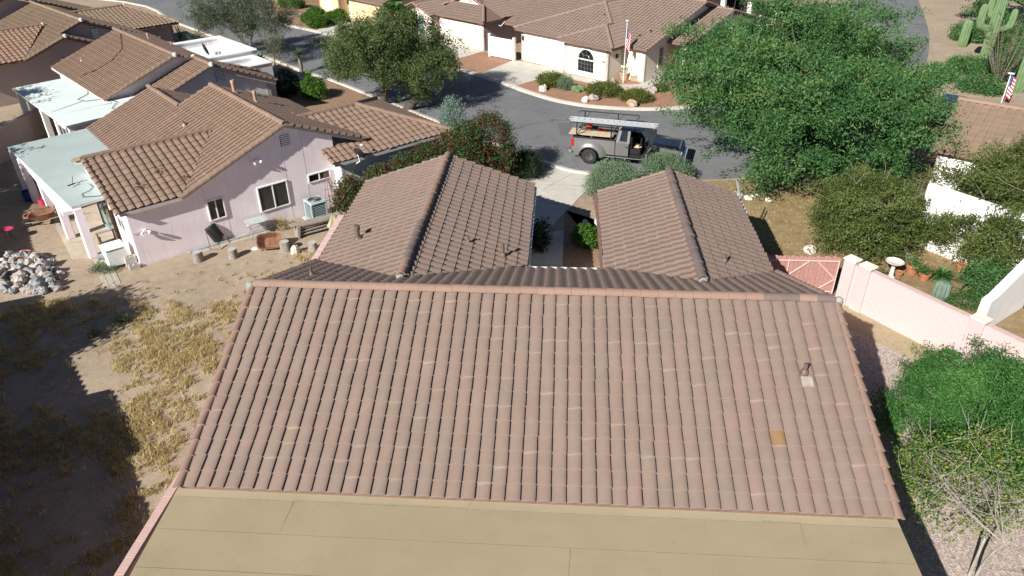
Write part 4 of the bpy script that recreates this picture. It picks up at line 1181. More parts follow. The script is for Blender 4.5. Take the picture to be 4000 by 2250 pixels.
# boundary wall behind the two back yards
bw = MB().box((-22, 14.0, 0), (-21.8, 30, 1.7)); tag(bw.build('boundary_wall', 'stucco_mauve'), 'low grey-brown boundary wall at the left edge behind the patio posts', 'wall')
# ------------------------------------------------------------ cream house across the street
H4 = House('cream_house', (10.92, 35.87), -40, 'cream stucco house with arched window and mauve tile roof across the street', tmat='tile_mauve', cmat='tile_mauve')
T4 = .36
zg = lambda t: 2.4 + T4 * t
H4.slope((-9, 0), (1, 0), 2.4, T4, [(-9, 0), (.65, 0), (-4.2, 4.8)])
H4.slope((.65, -.6), (0, 1), 2.4, T4, [(.65, 0), (.65, 1.0), (-4.2, 6.82), (-4.2, 4.8)])
H4.slope((-9, 6.9), (0, -1), 2.4, T4, [(-9, 0), (-4.2, 4.8), (-4.2, 6.82), (-9, 1.0)])
H4.slope((-4.2, -.6), (1, 0), 2.4, T4, [(-4.2, -.6), (.65, -.6), (-1.78, 1.83)])
H4.slope((.65, -.6), (0, 1), 2.4, T4, [(.65, -.6), (.65, 0), (-1.78, 2.43), (-1.78, 1.83)])
H4.slope((-4.2, 0), (0, -1), 2.4, T4, [(-4.2, -.6), (-1.78, 1.83), (-1.78, 2.43), (-4.2, 0)])
H4.slope((.65, 1), (1, 0), 2.4, .30, [(.65, 1), (2.35, 1), (2.35, 8), (-4.2, 8), (-4.2, 6.82)])
H4.slope((.65, 1), (1, 0), 2.4, .30, [(-9, 1), (-4.2, 6.82), (-4.2, 8), (-11, 8), (-11, 1)])
H4.slope((2.35, 15), (-1, 0), 2.4, .30, [(-11, 8), (2.35, 8), (2.35, 15), (-11, 15)])
H4.slope((2.0, 4), (1, 0), 2.4, .273, [(2.0, 4), (3.75, 4), (3.75, 9.5), (2.0, 9.5)])
H4.slope((3.75, 14.5), (-1, 0), 2.54, .273, [(2.0, 9.5), (3.75, 9.5), (3.75, 14.5), (2.0, 14.5)])
zt = 2.4 + T4 * 4.85
for A, B in (((-9.05, -.05, 2.42), (-4.2, 4.8, zt)), ((-1.78, 2.43, zg(2.43) + .02), (-4.2, 4.8, zt)), ((-4.2, 4.8, zt), (-4.2, 6.9, zt)), ((.7, -.65, 2.42), (-1.78, 1.83, 3.29)), ((-4.25, -.65, 2.42), (-1.78, 1.83, 3.29)), ((-1.78, 1.83, 3.29), (-1.78, 2.5, 3.29)), ((-11, 8, 4.52), (2.35, 8, 4.52)), ((2.0, 9.5, 3.92), (3.75, 9.5, 3.92))):
    H4.cap_line(A, B, r=.12)
for A, B in (((2.4, .95, 2.4), (2.4, 8, 4.5)), ((2.4, 15, 2.4), (2.4, 8, 4.5)), ((3.8, 3.95, 2.4), (3.8, 9.5, 3.9)), ((3.8, 14.5, 2.54), (3.8, 9.5, 3.9))):
    H4.cap_line(A, B, r=.11, name='rake_tile', lift=-.02)
H4.finish(300, 'fascia_brown')
CR = 'stucco_cream'
H4.wall([(-8.7, .45, 0), (-3.85, .45, 0), (-3.85, .45, 2.36), (-8.7, .45, 2.36)], CR)
H4.wall([(-8.7, 8, 0), (-8.7, .45, 0), (-8.7, .45, 2.36), (-8.7, 8, 2.36)], CR)
H4.wall([(-3.9, -.1, 0), (0, -.1, 0), (0, -.1, 2.34), (-3.9, -.1, 2.34)], CR)
H4.wall([(-3.9, .5, 0), (-3.9, -.1, 0), (-3.9, -.1, 2.34), (-3.9, .5, 2.34)], CR)
H4.wall([(0, -.1, 0), (0, 1.55, 0), (0, 1.55, 2.34), (0, -.1, 2.34)], CR)
H4.wall([(-.1, 1.5, 0), (1.95, 1.5, 0), (1.95, 1.5, 2.36), (-.1, 1.5, 2.36)], CR)
H4.wall([(1.95, 1.5, 0), (1.95, 14.5, 0), (1.95, 14.5, 2.4), (1.95, 8, 4.3), (1.95, 1.5, 2.36)], CR)
H4.wall([(3.4, 4.5, 0), (3.4, 14.2, 0), (3.4, 14.2, 2.5), (3.4, 9.5, 3.7), (3.4, 4.5, 2.36)], CR)
H4.wall([(1.95, 6.2, 0), (3.4, 6.2, 0), (3.4, 6.2, 2.7), (1.95, 6.2, 2.7)], 'stucco_yellow')
cb('porch_column', (2.95, 4.35, 0), (3.4, 4.8, 2.36), CR, H4.root, .02)
# garage door in five sections, with its trim
gd = MB().box((-8.2, .38, 0), (-8.05, .47, 2.1)); gd.box((-4.5, .38, 0), (-4.35, .47, 2.1)); gd.box((-8.05, .38, 2.0), (-4.5, .47, 2.1))
gdo = gd.build('garage_door', 'white_paint', H4.root)
for k in range(5):
    MB().cbox((-8.05, .41, .01 + k * .398), (-4.5, .46, .40 + k * .398), .008).build('door_panel', 'door_cream', gdo)
for x in (-4.2, -8.45):
    cb('wall_lantern', (x - .07, .3, 1.55), (x + .07, .45, 1.85), 'black_metal', H4.root)
# arched window: raised surround, frame, panes with muntins
def arch_pts(cx, w, z0, zs, y, n=14):
    return [(cx - w / 2, y, z0), (cx + w / 2, y, z0)] + [(cx + w / 2 * math.cos(math.pi * k / n), y, zs + w / 2 * math.sin(math.pi * k / n)) for k in range(n + 1)]
def arch_ring(cx, w, w2, z0, zs, y0, y1, n=16):
    m = MB(); P = [(cx + w / 2, z0)] + [(cx + w / 2 * math.cos(math.pi * k / n), zs + w / 2 * math.sin(math.pi * k / n)) for k in range(n + 1)] + [(cx - w / 2, z0)]
    Q = [(cx + w2 / 2, z0)] + [(cx + w2 / 2 * math.cos(math.pi * k / n), zs + w2 / 2 * math.sin(math.pi * k / n)) for k in range(n + 1)] + [(cx - w2 / 2, z0)]
    for k in range(len(P) - 1):
        m.prism([(P[k][0], y1, P[k][1]), (P[k + 1][0], y1, P[k + 1][1]), (Q[k + 1][0], y1, Q[k + 1][1]), (Q[k][0], y1, Q[k][1])], (0, y0 - y1, 0))
    return m
cxa = -1.9
MB().cbox((cxa - 1.05, -.16, 0.02), (cxa + 1.05, -.1, .36), .01).build('window_apron', CR, H4.root)
aw = arch_ring(cxa, 1.55, 1.78, .36, 1.22, -.2, -.1).build('arched_window', CR, H4.root)
aw['label'] = 'arched window with dark divided panes and white bar'
arch_ring(cxa, 1.42, 1.55, .36, 1.22, -.17, -.1).build('frame', 'white_paint', aw)
MB().prism(arch_pts(cxa, 1.42, 1.25, 1.25, -.115)[2:], (0, .01, 0)).build('pane', 'window_glass', aw)
MB().box((cxa - .71, -.12, .36), (cxa + .71, -.11, 1.2)).build('pane', 'window_glass', aw)
mu = MB().box((cxa - .71, -.15, 1.2), (cxa + .71, -.105, 1.27)); mu.box((cxa - .71, -.15, .34), (cxa + .71, -.105, .4))
mu.build('transom', 'white_paint', aw)
mu = MB()
for k in range(1, 5): mu.box((cxa - .71 + k * .284 - .008, -.128, .4), (cxa - .71 + k * .284 + .008, -.12, 1.2))
for k in (.66, .93): mu.box((cxa - .71, -.128, k - .008), (cxa + .71, -.12, k + .008))
for k in (1, 2, 3):
    a = math.pi * k / 4; mu.tube([(cxa + .3 * math.cos(a), -.122, 1.25 + .3 * math.sin(a)), (cxa + .7 * math.cos(a), -.122, 1.25 + .7 * math.sin(a))], .009, 5)
mu.tube([(cxa + .3 * math.cos(math.pi * k / 10), -.122, 1.25 + .3 * math.sin(math.pi * k / 10)) for k in range(11)], .009, 5)
mu.build('muntin', 'grey_metal', aw)
cb('house_number', (-.55, -.125, 1.28), (-.22, -.1, 1.38), 'grey_metal', H4.root, .004)
H4.window((1.95, 3.05, .75), (0, 1), .62, 1.35, 1, 2, pane='window_screen', muntin=(3, 6))
cb('wall_lantern', (-.02, .75, 1.5), (.14, .95, 1.75), 'black_metal', H4.root)
H4.vent((3.4, 9.2, 2.85), (0, 1), .5, .55)
H4.window((3.4, 8.2, 1.3), (0, 1), 1.5, .75, 2, 1)
cb('meter_box', (3.4, 6.5, 1.0), (3.58, 6.8, 1.6), 'grey_metal', H4.root)
MB().tube([(3.48, 6.6, 1.6), (3.48, 6.6, 2.3), (3.46, 7.0, 2.45), (3.46, 9.0, 2.5)], .035, 8).build('conduit', 'grey_metal', H4.root, smooth=True)
MB().tube([(3.48, 6.3, .3), (3.48, 6.3, 2.3)], .03, 8).build('conduit', 'grey_metal', H4.root, smooth=True)
cb('entry_door', (2.25, 6.08, 0), (3.1, 6.2, 2.05), 'wood_tan', H4.root)
H4.pipe((-3.0, 3.2, zg(3.2)), .16, .05, 'black_metal', flash=None); H4.pipe((1.2, 3.0, 3.0), .2, .05, 'black_metal', flash=None)
fl = cb('flood_light', (1.98, 1.3, 2.1), (2.12, 1.45, 2.2), 'white_paint', H4.root)
# white gate and grey block wall between the two garages
gt = empty('white_gate', (2.05, 42.85, 0), R(-36), 'white board gate between the two cream garages', 'gate')
for k in range(12): MB().box((.02 + k * .19, 0, .08), (.02 + k * .19 + .182, .04, 1.55)).build('board', 'white_paint', gt)
for x in (-.16, 2.3): cb('gate_post', (x, -.08, 0), (x + .2, .14, 1.75), 'stucco_blush', gt)
MB().box((0, .041, 1.35), (2.3, .09, 1.45)).build('rail', 'white_paint', gt)
def blockwall(name, A, B, h, mat, label, core, bl=.405, bh=.205, th=.2, capmat=None, facing=1, blocks=True, z0=0.0, cap_h=.05):
    """wall of single blocks laid in running bond on both faces of a slightly thinner core"""
    d = Vector((B[0] - A[0], B[1] - A[1])); L = d.length
    w = empty(name, (A[0], A[1], 0), math.atan2(d.y, d.x), label, 'wall')
    MB().box((0, -th / 2 + .008, 0), (L, th / 2 - .008, h - .004)).build('core', core, w)
    if blocks:
        proto = {}
        for j in range(round(h / bh)):
            x = -(bl / 2 if j % 2 else 0)
            while x < L - .02:
                a, b = max(x, 0), min(x + bl, L)
                wd = round(b - a - .008, 3)
                if wd > .03:
                    if wd not in proto:
                        proto[wd] = MB().cbox((0, -th / 2, 0), (wd, th / 2, bh - .008), .006).mesh('block', mat)
                    inst('block', proto[wd], w, Matrix.Translation((a + .004, random.gauss(0, .0012), j * bh + .004)))
                x += bl
    if capmat:
        n = max(1, round(L / .405))
        for k in range(n):
            MB().cbox((k * L / n + .003, -th / 2 - .02, h), ((k + 1) * L / n - .003, th / 2 + .02, h + cap_h), .008).build('cap_block', capmat, w)
    return w
plain('block_grey', (0.36, 0.35, 0.34), .95, var=.12, scale=9, bmp=.4)
blockwall('side_yard_wall', (4.6, 42.3), (8.3, 47.0), 1.65, 'block_grey', 'grey block wall running back behind the white gate', 'underlay')

# ------------------------------------------------------------ blush garage house behind
H5 = House('blush_house', (1.4, 44.6), -40, 'blush stucco house with wide garage and sliding glass door at the top of the picture', tmat='tile_mauve', cmat='tile_mauve')
T5 = .36
H5.slope((-5.2, -.5), (1, 0), 2.35, T5, [(-5.2, -.5), (.5, -.5), (-1.5, 1.5), (-5.2, 1.5)])
H5.slope((.5, -.5), (0, 1), 2.35, T5, [(.5, -.5), (.5, 4.5), (-3.2, 4.5), (-3.2, 1.5), (-1.5, 1.5)])
H5.slope((1.6, 4.5), (0, 1), 2.0, T5, [(1.6, 4.5), (1.6, 12), (-3.2, 12), (-3.2, 4.5)])
H5.slope((-8.4, 12), (0, -1), 2.0, T5, [(-8.4, 1.5), (-3.2, 1.5), (-3.2, 12), (-8.4, 12)])
H5.slope((-5.2, -1.0), (0, 1), 2.2, T5, [(-7.4, -1.0), (-5.2, -1.0), (-5.2, 2.2), (-7.4, 2.2)])
H5.slope((-9.6, 3), (0, -1), 2.2, T5, [(-9.6, -1.0), (-7.4, -1.0), (-7.4, 3), (-9.6, 3)])
H5.cap_line((.55, -.55, 2.37), (-1.5, 1.5, 3.09)); H5.cap_line((-7.4, -1.05, 3.0), (-7.4, 2.4, 3.0)); H5.cap_line((-3.2, 1.5, 3.75), (-3.2, 12, 3.75))
for A, B in (((-5.2, -1.05, 2.2), (-7.4, -1.05, 2.99)), ((-9.6, -1.05, 2.2), (-7.4, -1.05, 2.99)), ((-1.4, 1.45, 3.05), (-3.2, 1.45, 3.72)), ((-8.4, 1.45, 2.0), (-3.2, 1.45, 3.72)), ((.5, 4.5, 2.35), (.5, 4.4, 2.36))):
    H5.cap_line(A, B, 'cap_orange', r=.11, name='rake_tile', lift=-.02)
H5.finish(300, 'fascia_brown')
BL = 'stucco_blush'
H5.wall([(-5.3, 0, 0), (0, 0, 0), (0, 0, 2.3), (-5.3, 0, 2.3)], BL)
H5.wall([(0, 0, 0), (0, 9, 0), (0, 9, 2.3), (0, 0, 2.3)], 'stucco_mauve')
H5.wall([(-5.4, 1.6, 2.4), (-1.4, 1.6, 3.0), (-3.2, 1.6, 3.62), (-5.4, 1.6, 2.85)], 'stucco_white')
H5.wall([(-9.2, -.6, 0), (-5.6, -.6, 0), (-5.6, -.6, 2.18), (-7.4, -.6, 2.85), (-9.2, -.6, 2.18)], BL)
H5.wall([(-5.6, -.6, 0), (-5.6, 1, 0), (-5.6, 1, 2.2), (-5.6, -.6, 2.18)], BL)
H5.wall([(-9.2, 6, 0), (-9.2, -.6, 0), (-9.2, -.6, 2.18), (-9.2, 6, 2.18)], BL)
H5.window((-8.1, -.6, .35), ex, 1.5, 1.55, 2, 1, pane=('window_glass', 'window_green'), label='tall dark sliding window under the small gable')
cb('gable_vent', (-3.4, 1.5, 3.2), (-3.0, 1.6, 3.5), 'stucco_rose', H5.root)
gdo = MB().box((-4.9, -.06, 0), (-4.72, .02, 2.05)).box((-4.72, -.06, 1.95), (-.55, .02, 2.05)).build('garage_door', 'stucco_blush', H5.root)
for k in range(5):
    MB().cbox((-4.72, -.03, .01 + k * .388), (-.55, .015, .39 + k * .388), .008).build('door_panel', 'door_cream', gdo)
cb('fascia_strip', (-4.6, -.09, 1.96), (-.6, -.06, 2.03), 'fascia_brown', H5.root, .005)
cb('wall_lantern', (-5.2, -.14, 1.5), (-5.06, 0, 1.8), 'stucco_rose', H5.root)
MB().lathe([(.0, .02), (.1, .02), (.11, .0)], 12, mat=Matrix.Translation((-7.4, -.6, 2.45)) @ Matrix.Rotation(R(90), 4, 'X')).build('round_vent', 'stucco_rose', H5.root)
sat_dish('satellite_dish', H5.root, (1.25, 1.3, 2.35), R(30), R(60), .3, mast=[(1.15, 1.3, 2.3), (.9, 1.0, 1.9), (.5, 1.2, 1.9)])
cb('meter_box', (0, 4.2, .9), (.15, 4.5, 1.5), 'grey_metal', H5.root)
H5.window((0, 5.6, 1.5), (0, 1), 1.1, .5, 2, 1)

# ------------------------------------------------------------ yellow house at the top edge
H6 = House('yellow_house', (-12.7, 56.1), -41, 'ochre yellow stucco house with white gridded window at the top edge', tmat='tile_mauve', cmat='tile_mauve')
H6.slope((-8, -.5), (1, 0), 2.35, .36, [(-2.4, -.5), (6.4, -.5), (6.4, 4), (-2.4, 4)])
H6.slope((6.4, 9), (-1, 0), 2.35, .36, [(-2.4, 4), (6.4, 4), (6.4, 8.5), (-2.4, 8.5)])
H6.slope((-8.5, 1.8), (1, 0), 2.6, .36, [(-8.5, 1.8), (-2.4, 1.8), (-2.4, 7), (-8.5, 7)])
H6.cap_line((-2.4, 4, 3.98), (6.4, 4, 3.98))
H6.finish(120, 'fascia_brown')
YE = 'stucco_yellow'
H6.wall([(0, 0, 0), (6, 0, 0), (6, 0, 2.3), (0, 0, 2.3)], YE)
H6.wall([(6, 0, 0), (6, 8, 0), (6, 8, 2.3), (6, 0, 2.3)], YE)
H6.wall([(0, 2, 0), (0, 0, 0), (0, 0, 2.3), (0, 2, 2.3)], YE)
H6.wall([(-8, 2.2, 0), (0.1, 2.2, 0), (0.1, 2.2, 2.6), (-8, 2.2, 2.6)], YE)
H6.wall([(-6.9, 1.2, 0), (-3.3, 1.2, 0), (-3.3, 1.2, 2.6), (-6.9, 1.2, 2.6)], YE)
H6.wall([(-3.3, 1.2, 0), (-3.3, 2.2, 0), (-3.3, 2.2, 2.6), (-3.3, 1.2, 2.6)], YE)
H6.wall([(-6.9, 2.2, 0), (-6.9, 1.2, 0), (-6.9, 1.2, 2.6), (-6.9, 2.2, 2.6)], YE)
H6.window((-5.9, 1.2, .55), ex, 1.5, 1.6, 2, 1, pane='frosted_glass', muntin=(4, 5), label='white gridded window in the yellow wall')
cb('window_sill', (-6.05, 1.08, .35), (-4.25, 1.2, .55), 'white_paint', H6.root)
gdo = MB().box((.5, -.06, 0), (.68, .02, 2.1)).box((.68, -.06, 2.0), (5.3, .02, 2.1)).build('garage_door', 'stucco_blush', H6.root)
for k in range(5):
    MB().cbox((.68, -.03, .01 + k * .398), (5.3, .015, .40 + k * .398), .008).build('door_panel', 'stucco_yellow', gdo)
cb('wall_lantern', (.15, -.15, 1.6), (.3, 0, 1.9), 'black_metal', H6.root)
# neighbour further left
H6b = House('far_ochre_house', (-22.5, 66.5), -41, 'sunlit ochre house mostly above the top edge beside the clipped bushes', tmat='tile_mauve', cmat='tile_mauve')
H6b.slope((-6, -.5), (1, 0), 2.5, .36, [(-6, -.5), (3.4, -.5), (3.4, 4), (-6, 4)])
H6b.finish(60, 'fascia_brown')
H6b.wall([(-6, 0, 0), (3, 0, 0), (3, 0, 2.4), (-6, 0, 2.4)], YE); H6b.wall([(3, 0, 0), (3, 6, 0), (3, 6, 2.4), (3, 0, 2.4)], YE)
H6b.window((-.3, 0, .6), ex, 1.5, 1.3, 2, 1); H6b.window((-4.6, 0, .6), ex, 1.5, 1.3, 2, 1)

# ------------------------------------------------------------ porch house behind the cream house, and right-hand neighbours
H7 = House('porch_house', (19.5, 57.0), -38, 'house with deep dark porch and white columns behind the cream roof', tmat='tile_mauve', cmat='tile_mauve')
H7.slope((-2, 0), (1, 0), 2.55, .33, [(-2, 0), (12, 0), (12, 5), (-2, 5)]); H7.finish(60, 'fascia_brown')
H7.wall([(-2, 2.4, 0), (12, 2.4, 0), (12, 2.4, 2.5), (-2, 2.4, 2.5)], 'stucco_mauve')
for k in range(4): cb('porch_column', (.2 + k * 2.6, .3, 0), (.6 + k * 2.6, .7, 2.5), 'stucco_white', H7.root, .02)
H7.window((2.2, 2.4, .3), ex, 2.0, 1.8, 2, 1); H7.window((6.2, 2.4, .3), ex, 2.4, 1.8, 3, 1)
cb('porch_rail', (-2, .2, .0), (12, .35, .5), 'stucco_white', H7.root)

H8 = House('sand_roof_house', (24.34, 16.72), -36, 'white stucco house with sand tile roof at the right edge behind the trees', tmat='tile_sand', cmat='cap_orange')
H8.slope((0, 0), (1, 0), 2.4, .42, [(-.1, 0), (9, 0), (9, 3.35), (-.1, 3.35)], c=.33, e=.38)
H8.slope((9, 6.7), (-1, 0), 2.4, .42, [(-.1, 3.35), (9, 3.35), (9, 6.7), (-.1, 6.7)], c=.33, e=.38)
H8.cap_line((-.1, 3.35, 3.83), (9, 3.35, 3.83), r=.14)
H8.finish(300, 'fascia_brown')
H8.wall([(.2, .35, 0), (9, .35, 0), (9, .35, 2.35), (.2, .35, 2.35)], 'stucco_white')
H8.wall([(.2, 6.3, 0), (.2, .35, 0), (.2, .35, 2.35), (.2, 3.35, 3.6), (.2, 6.3, 2.35)], 'stucco_white')
H9 = House('white_wing_house', (22.9, 6.3), 38, 'white stucco house at the right edge with a wing wall sloping to the pink wall', tmat='tile_sand')
H9.wall([(3.0, 0, 0), (9, 0, 0), (9, 0, 2.65), (3.0, 0, 2.65)], 'stucco_white')
H9.wall([(3.0, 5, 0), (3.0, 0, 0), (3.0, 0, 2.65), (3.0, 5, 2.65)], 'stucco_white')
H9.wall([(-1.35, 0, 0), (3.0, 0, 0), (3.0, 0, 2.9), (-.95, 0, 1.35), (-1.35, 0, 1.3)], 'stucco_white', .3, 'wing_wall')
cb('gate_frame', (1.6, -1.6, 0), (1.7, -.02, 1.1), 'black_metal', H9.root)

# house behind the camera's left: seen only by the shadow of its eave on the yard
H0 = House('shade_house', (-13.4, 2.35), -48, 'neighbour house just outside the left edge that shades the yard', tmat='tile_brown', cmat='tile_brown')
H0.slope((6.9, .6), (-1, 0), 2.75, .25, [(-12.5, 1.05), (-4.4, .25), (-4.4, -4.2), (-12.5, -4.2)])
H0.slope((6.9, 0), (-1, 0), 2.75, .33, [(-.6, .05), (6.9, 0), (6.9, -4.2), (-.6, -4.2)])
H0.slope((6.2, .55), (-1, 0), 2.75, .33, [(7.0, .75), (10.4, 1.0), (10.4, -4.2), (7.0, -4.2)])
H0.slope((12.5, .2), (-1, 0), 2.75, .33, [(10.4, .75), (12.6, .25), (16.6, -.2), (16.6, -4.2), (10.4, -4.2)])
H0.finish(0, 'fascia_brown')
H0.wall([(16, -.6, 0), (-.3, -.6, 0), (-.3, -.6, 2.6), (16, -.6, 2.6)], 'stucco_mauve')
H0.wall([(-.3, -.6, 0), (-.3, -4, 0), (-.3, -4, 3.9), (-.3, -.6, 2.7)], 'stucco_mauve')
H0.wall([(-4.7, -.3, 0), (-12, -.3, 0), (-12, -.3, 2.7), (-4.7, -.3, 2.7)], 'stucco_mauve')
H0.wall([(-4.7, -4, 0), (-4.7, -.3, 0), (-4.7, -.3, 2.7), (-4.7, -4, 3.6)], 'stucco_mauve')

# ------------------------------------------------------------ garden walls of the foreground house
w1 = blockwall('left_garden_wall', (-.8, -9.5), (-.8, -2.4), 1.75, 'stucco_rose', 'rose block wall with flat cap running beside the patio roof', 'stucco_rose', capmat='rose_rail')
w2 = blockwall('side_garden_wall', (-.8, -2.3), (-.8, 10.0), 1.75, 'stucco_rose', 'rose garden wall beside the left tile gable', 'stucco_rose', capmat='rose_rail', blocks=False)
cb('lamp', (-.02 + 5.1, -.16, 1.35), (5.3, -.1, 1.6), 'black_metal', w1)
A = Vector((18.0, 7.35)); dv = Vector((math.cos(R(-54)), math.sin(R(-54)))); B = A + dv * 8.6
plain('block_pink', (0.56, 0.42, 0.415), .95, var=.06, scale=3, bmp=.5)
plain('block_core', (0.62, 0.45, 0.43), .95, var=.08)
w3 = blockwall('pink_block_wall', tuple(A), tuple(B), 1.64, 'block_pink', 'long pink painted block wall with white capped piers on the right', 'block_core', capmat=None)
for k, x in enumerate((-.25, .35, 4.2)):
    cb('pier', (x, -.17, 0), (x + .42, .17, 1.72), 'block_pink', w3, .01); cb('pier_cap', (x - .03, -.21, 1.722), (x + .45, .21, 1.79), 'stucco_cream', w3, .01)
MB().box((.8, -.11, 1.64), (4.2, .11, 1.67)).build('cap', 'rose_rail', w3); MB().box((4.65, -.11, 1.64), (8.6, .11, 1.67)).build('cap', 'rose_rail', w3)
# double gate of rose boards on a tube frame
g2 = empty('rose_gate', (14.35, 7.72, 0), 0, 'rose wooden double gate with pale diagonal braces beside the block wall', 'gate')
for k in range(23):
    h = 1.62 + .03 * math.sin(k * 3.1)
    m = MB(); x = .05 + k * .145
    m.prism([(x, .05, .06), (x + .138, .05, .06), (x + .138, .05, h - .03), (x + .1, .05, h), (x + .04, .05, h), (x, .05, h - .03)], (0, .02, 0)); m.build('board', 'rose_wood', g2)
for (a, b) in (((.05, 1.45), (3.35, 1.45)), ((.05, .2), (3.35, .2)), ((.05, .1), (.05, 1.5)), ((3.35, .1), (3.35, 1.5)), ((1.6, .1), (1.6, 1.5)), ((.1, 1.4), (1.0, .25)), ((1.6, .8), (2.3, 1.42)), ((3.3, .75), (2.6, 1.42)), ((1.65, .75), (2.3, .25)), ((3.3, .7), (2.7, .22))):
    MB().tube([(a[0], .02, a[1]), (b[0], .02, b[1])], .024, 6).build('brace', 'rose_rail', g2)
# ------------------------------------------------------------ vegetation
def pnoise(P, f, seed=0.0):
    x, y, z = P[:, 0] * f + seed, P[:, 1] * f + seed * 1.7, P[:, 2] * f - seed
    return (np.sin(x * 1.0 + 1.3 * np.sin(y * .8)) + np.sin(y * 1.1 + 1.1 * np.sin(z * .9)) + np.sin(z * 1.2 + 1.2 * np.sin(x * .7))) / 3

def leaf_cloud(C, per, spread, size, aspect=.4, tint_base=None, flat=.0, droop=0.0, up=0.0, jit=.25):
    """leaf-sized quads scattered round clump centres C (n,3)"""
    n = len(C) * per
    c = np.repeat(C, per, axis=0)
    if np.isscalar(spread): spread = (spread, spread, spread * .8)
    p = c + rng.normal(size=(n, 3)) * np.array(spread)
    a = rng.normal(size=(n, 3)); a[:, 2] = a[:, 2] * (1 - flat) - droop + up
    a /= np.linalg.norm(a, axis=1, keepdims=True)
    b = np.cross(a, rng.normal(size=(n, 3))); b /= np.linalg.norm(b, axis=1, keepdims=True) + 1e-9
    s = size * rng.uniform(.6, 1.3, n)[:, None]
    a = a * s; b = b * s * aspect
    V = np.stack([p - a * .5 - b * .25, p - b * .5 + a * .05, p + a * .5, p + b * .5 + a * .05], axis=1).reshape(-1, 3)
    F = np.arange(n * 4).reshape(-1, 4)
    tb = np.repeat(tint_base if tint_base is not None else rng.random(len(C)), per)
    t = np.clip(tb * .55 + rng.random(n) * .45 + rng.normal(size=n) * jit * .3, 0, .999)
    return V, F, t

def crown_points(lobes, n, shell=.55, gap=.0, f=.9, seed=0.0):
    """clump centres in a union of ellipsoids, denser near the skin, with gaps"""
    vol = np.array([r[0] * r[1] * r[2] for c, r in lobes]); vol = vol / vol.sum()
    out = []
    while len(out) < n:
        k = rng.choice(len(lobes), p=vol); c, r = lobes[k]
        d = rng.normal(size=3); d /= np.linalg.norm(d)
        q = rng.random() ** (1 / 3) if rng.random() > shell else rng.uniform(.8, 1.0)
        p = np.array(c) + d * q * np.array(r)
        if p[2] < .1: continue
        if gap and pnoise(p[None], f, seed)[0] < gap - .6: continue
        out.append(p)
    return np.array(out)

def spray_points(lobes, n, sprays, srad, seed=0.0, low=-.35, droop=.25):
    """clump centres gathered in leafy sprays: light masses with dark gaps and a ragged skin"""
    area = np.array([(r[0] * r[1] + r[1] * r[2] + r[0] * r[2]) for c, r in lobes]); area = area / area.sum()
    per = max(3, int(n / sprays)); out = []; tint = []
    for k in range(sprays):
        i = rng.choice(len(lobes), p=area); c, r = np.array(lobes[i][0]), np.array(lobes[i][1])
        while True:
            d = rng.normal(size=3); d /= np.linalg.norm(d)
            if d[2] > low: break
        q = rng.uniform(.5, 1.0) * (1 + .2 * pnoise((d * 3)[None], 1.0, seed)[0]) + (rng.uniform(0, .22) if rng.random() < .2 else 0)
        sc = c + d * r * q
        rs = srad * rng.uniform(.55, 1.15); tk = rng.random()
        o = d.copy(); o[2] *= .3; o /= np.linalg.norm(o) + 1e-6
        g = rng.normal(size=(per, 3)) * np.array([rs * .55, rs * .55, rs * .3]); along = np.abs(rng.normal(size=per)) * rs * .55
        P = sc + g + o[None] * along[:, None]; P[:, 2] -= droop * along * along / max(rs, .1)
        out.append(P); tint.append(np.clip(tk + rng.normal(size=per) * .08, 0, 1))
    out = np.concatenate(out); tint = np.concatenate(tint); ok = out[:, 2] > .12
    return out[ok], tint[ok]

def limb(m, a, b, r0, r1, wob=.12, n=5, seg=6, sag=0.0):
    a, b = Vector(a), Vector(b); L = (b - a).length; pts = []; rs = []
    o1 = Vector((random.gauss(0, wob), random.gauss(0, wob), random.gauss(0, wob * .5))) * L * .5
    for k in range(n + 1):
        t = k / n
        pts.append(a.lerp(b, t) + o1 * math.sin(math.pi * t) + Vector((0, 0, sag * math.sin(math.pi * t))))
        rs.append(r0 + (r1 - r0) * t)
    m.tube(pts, rs, seg)
    return pts

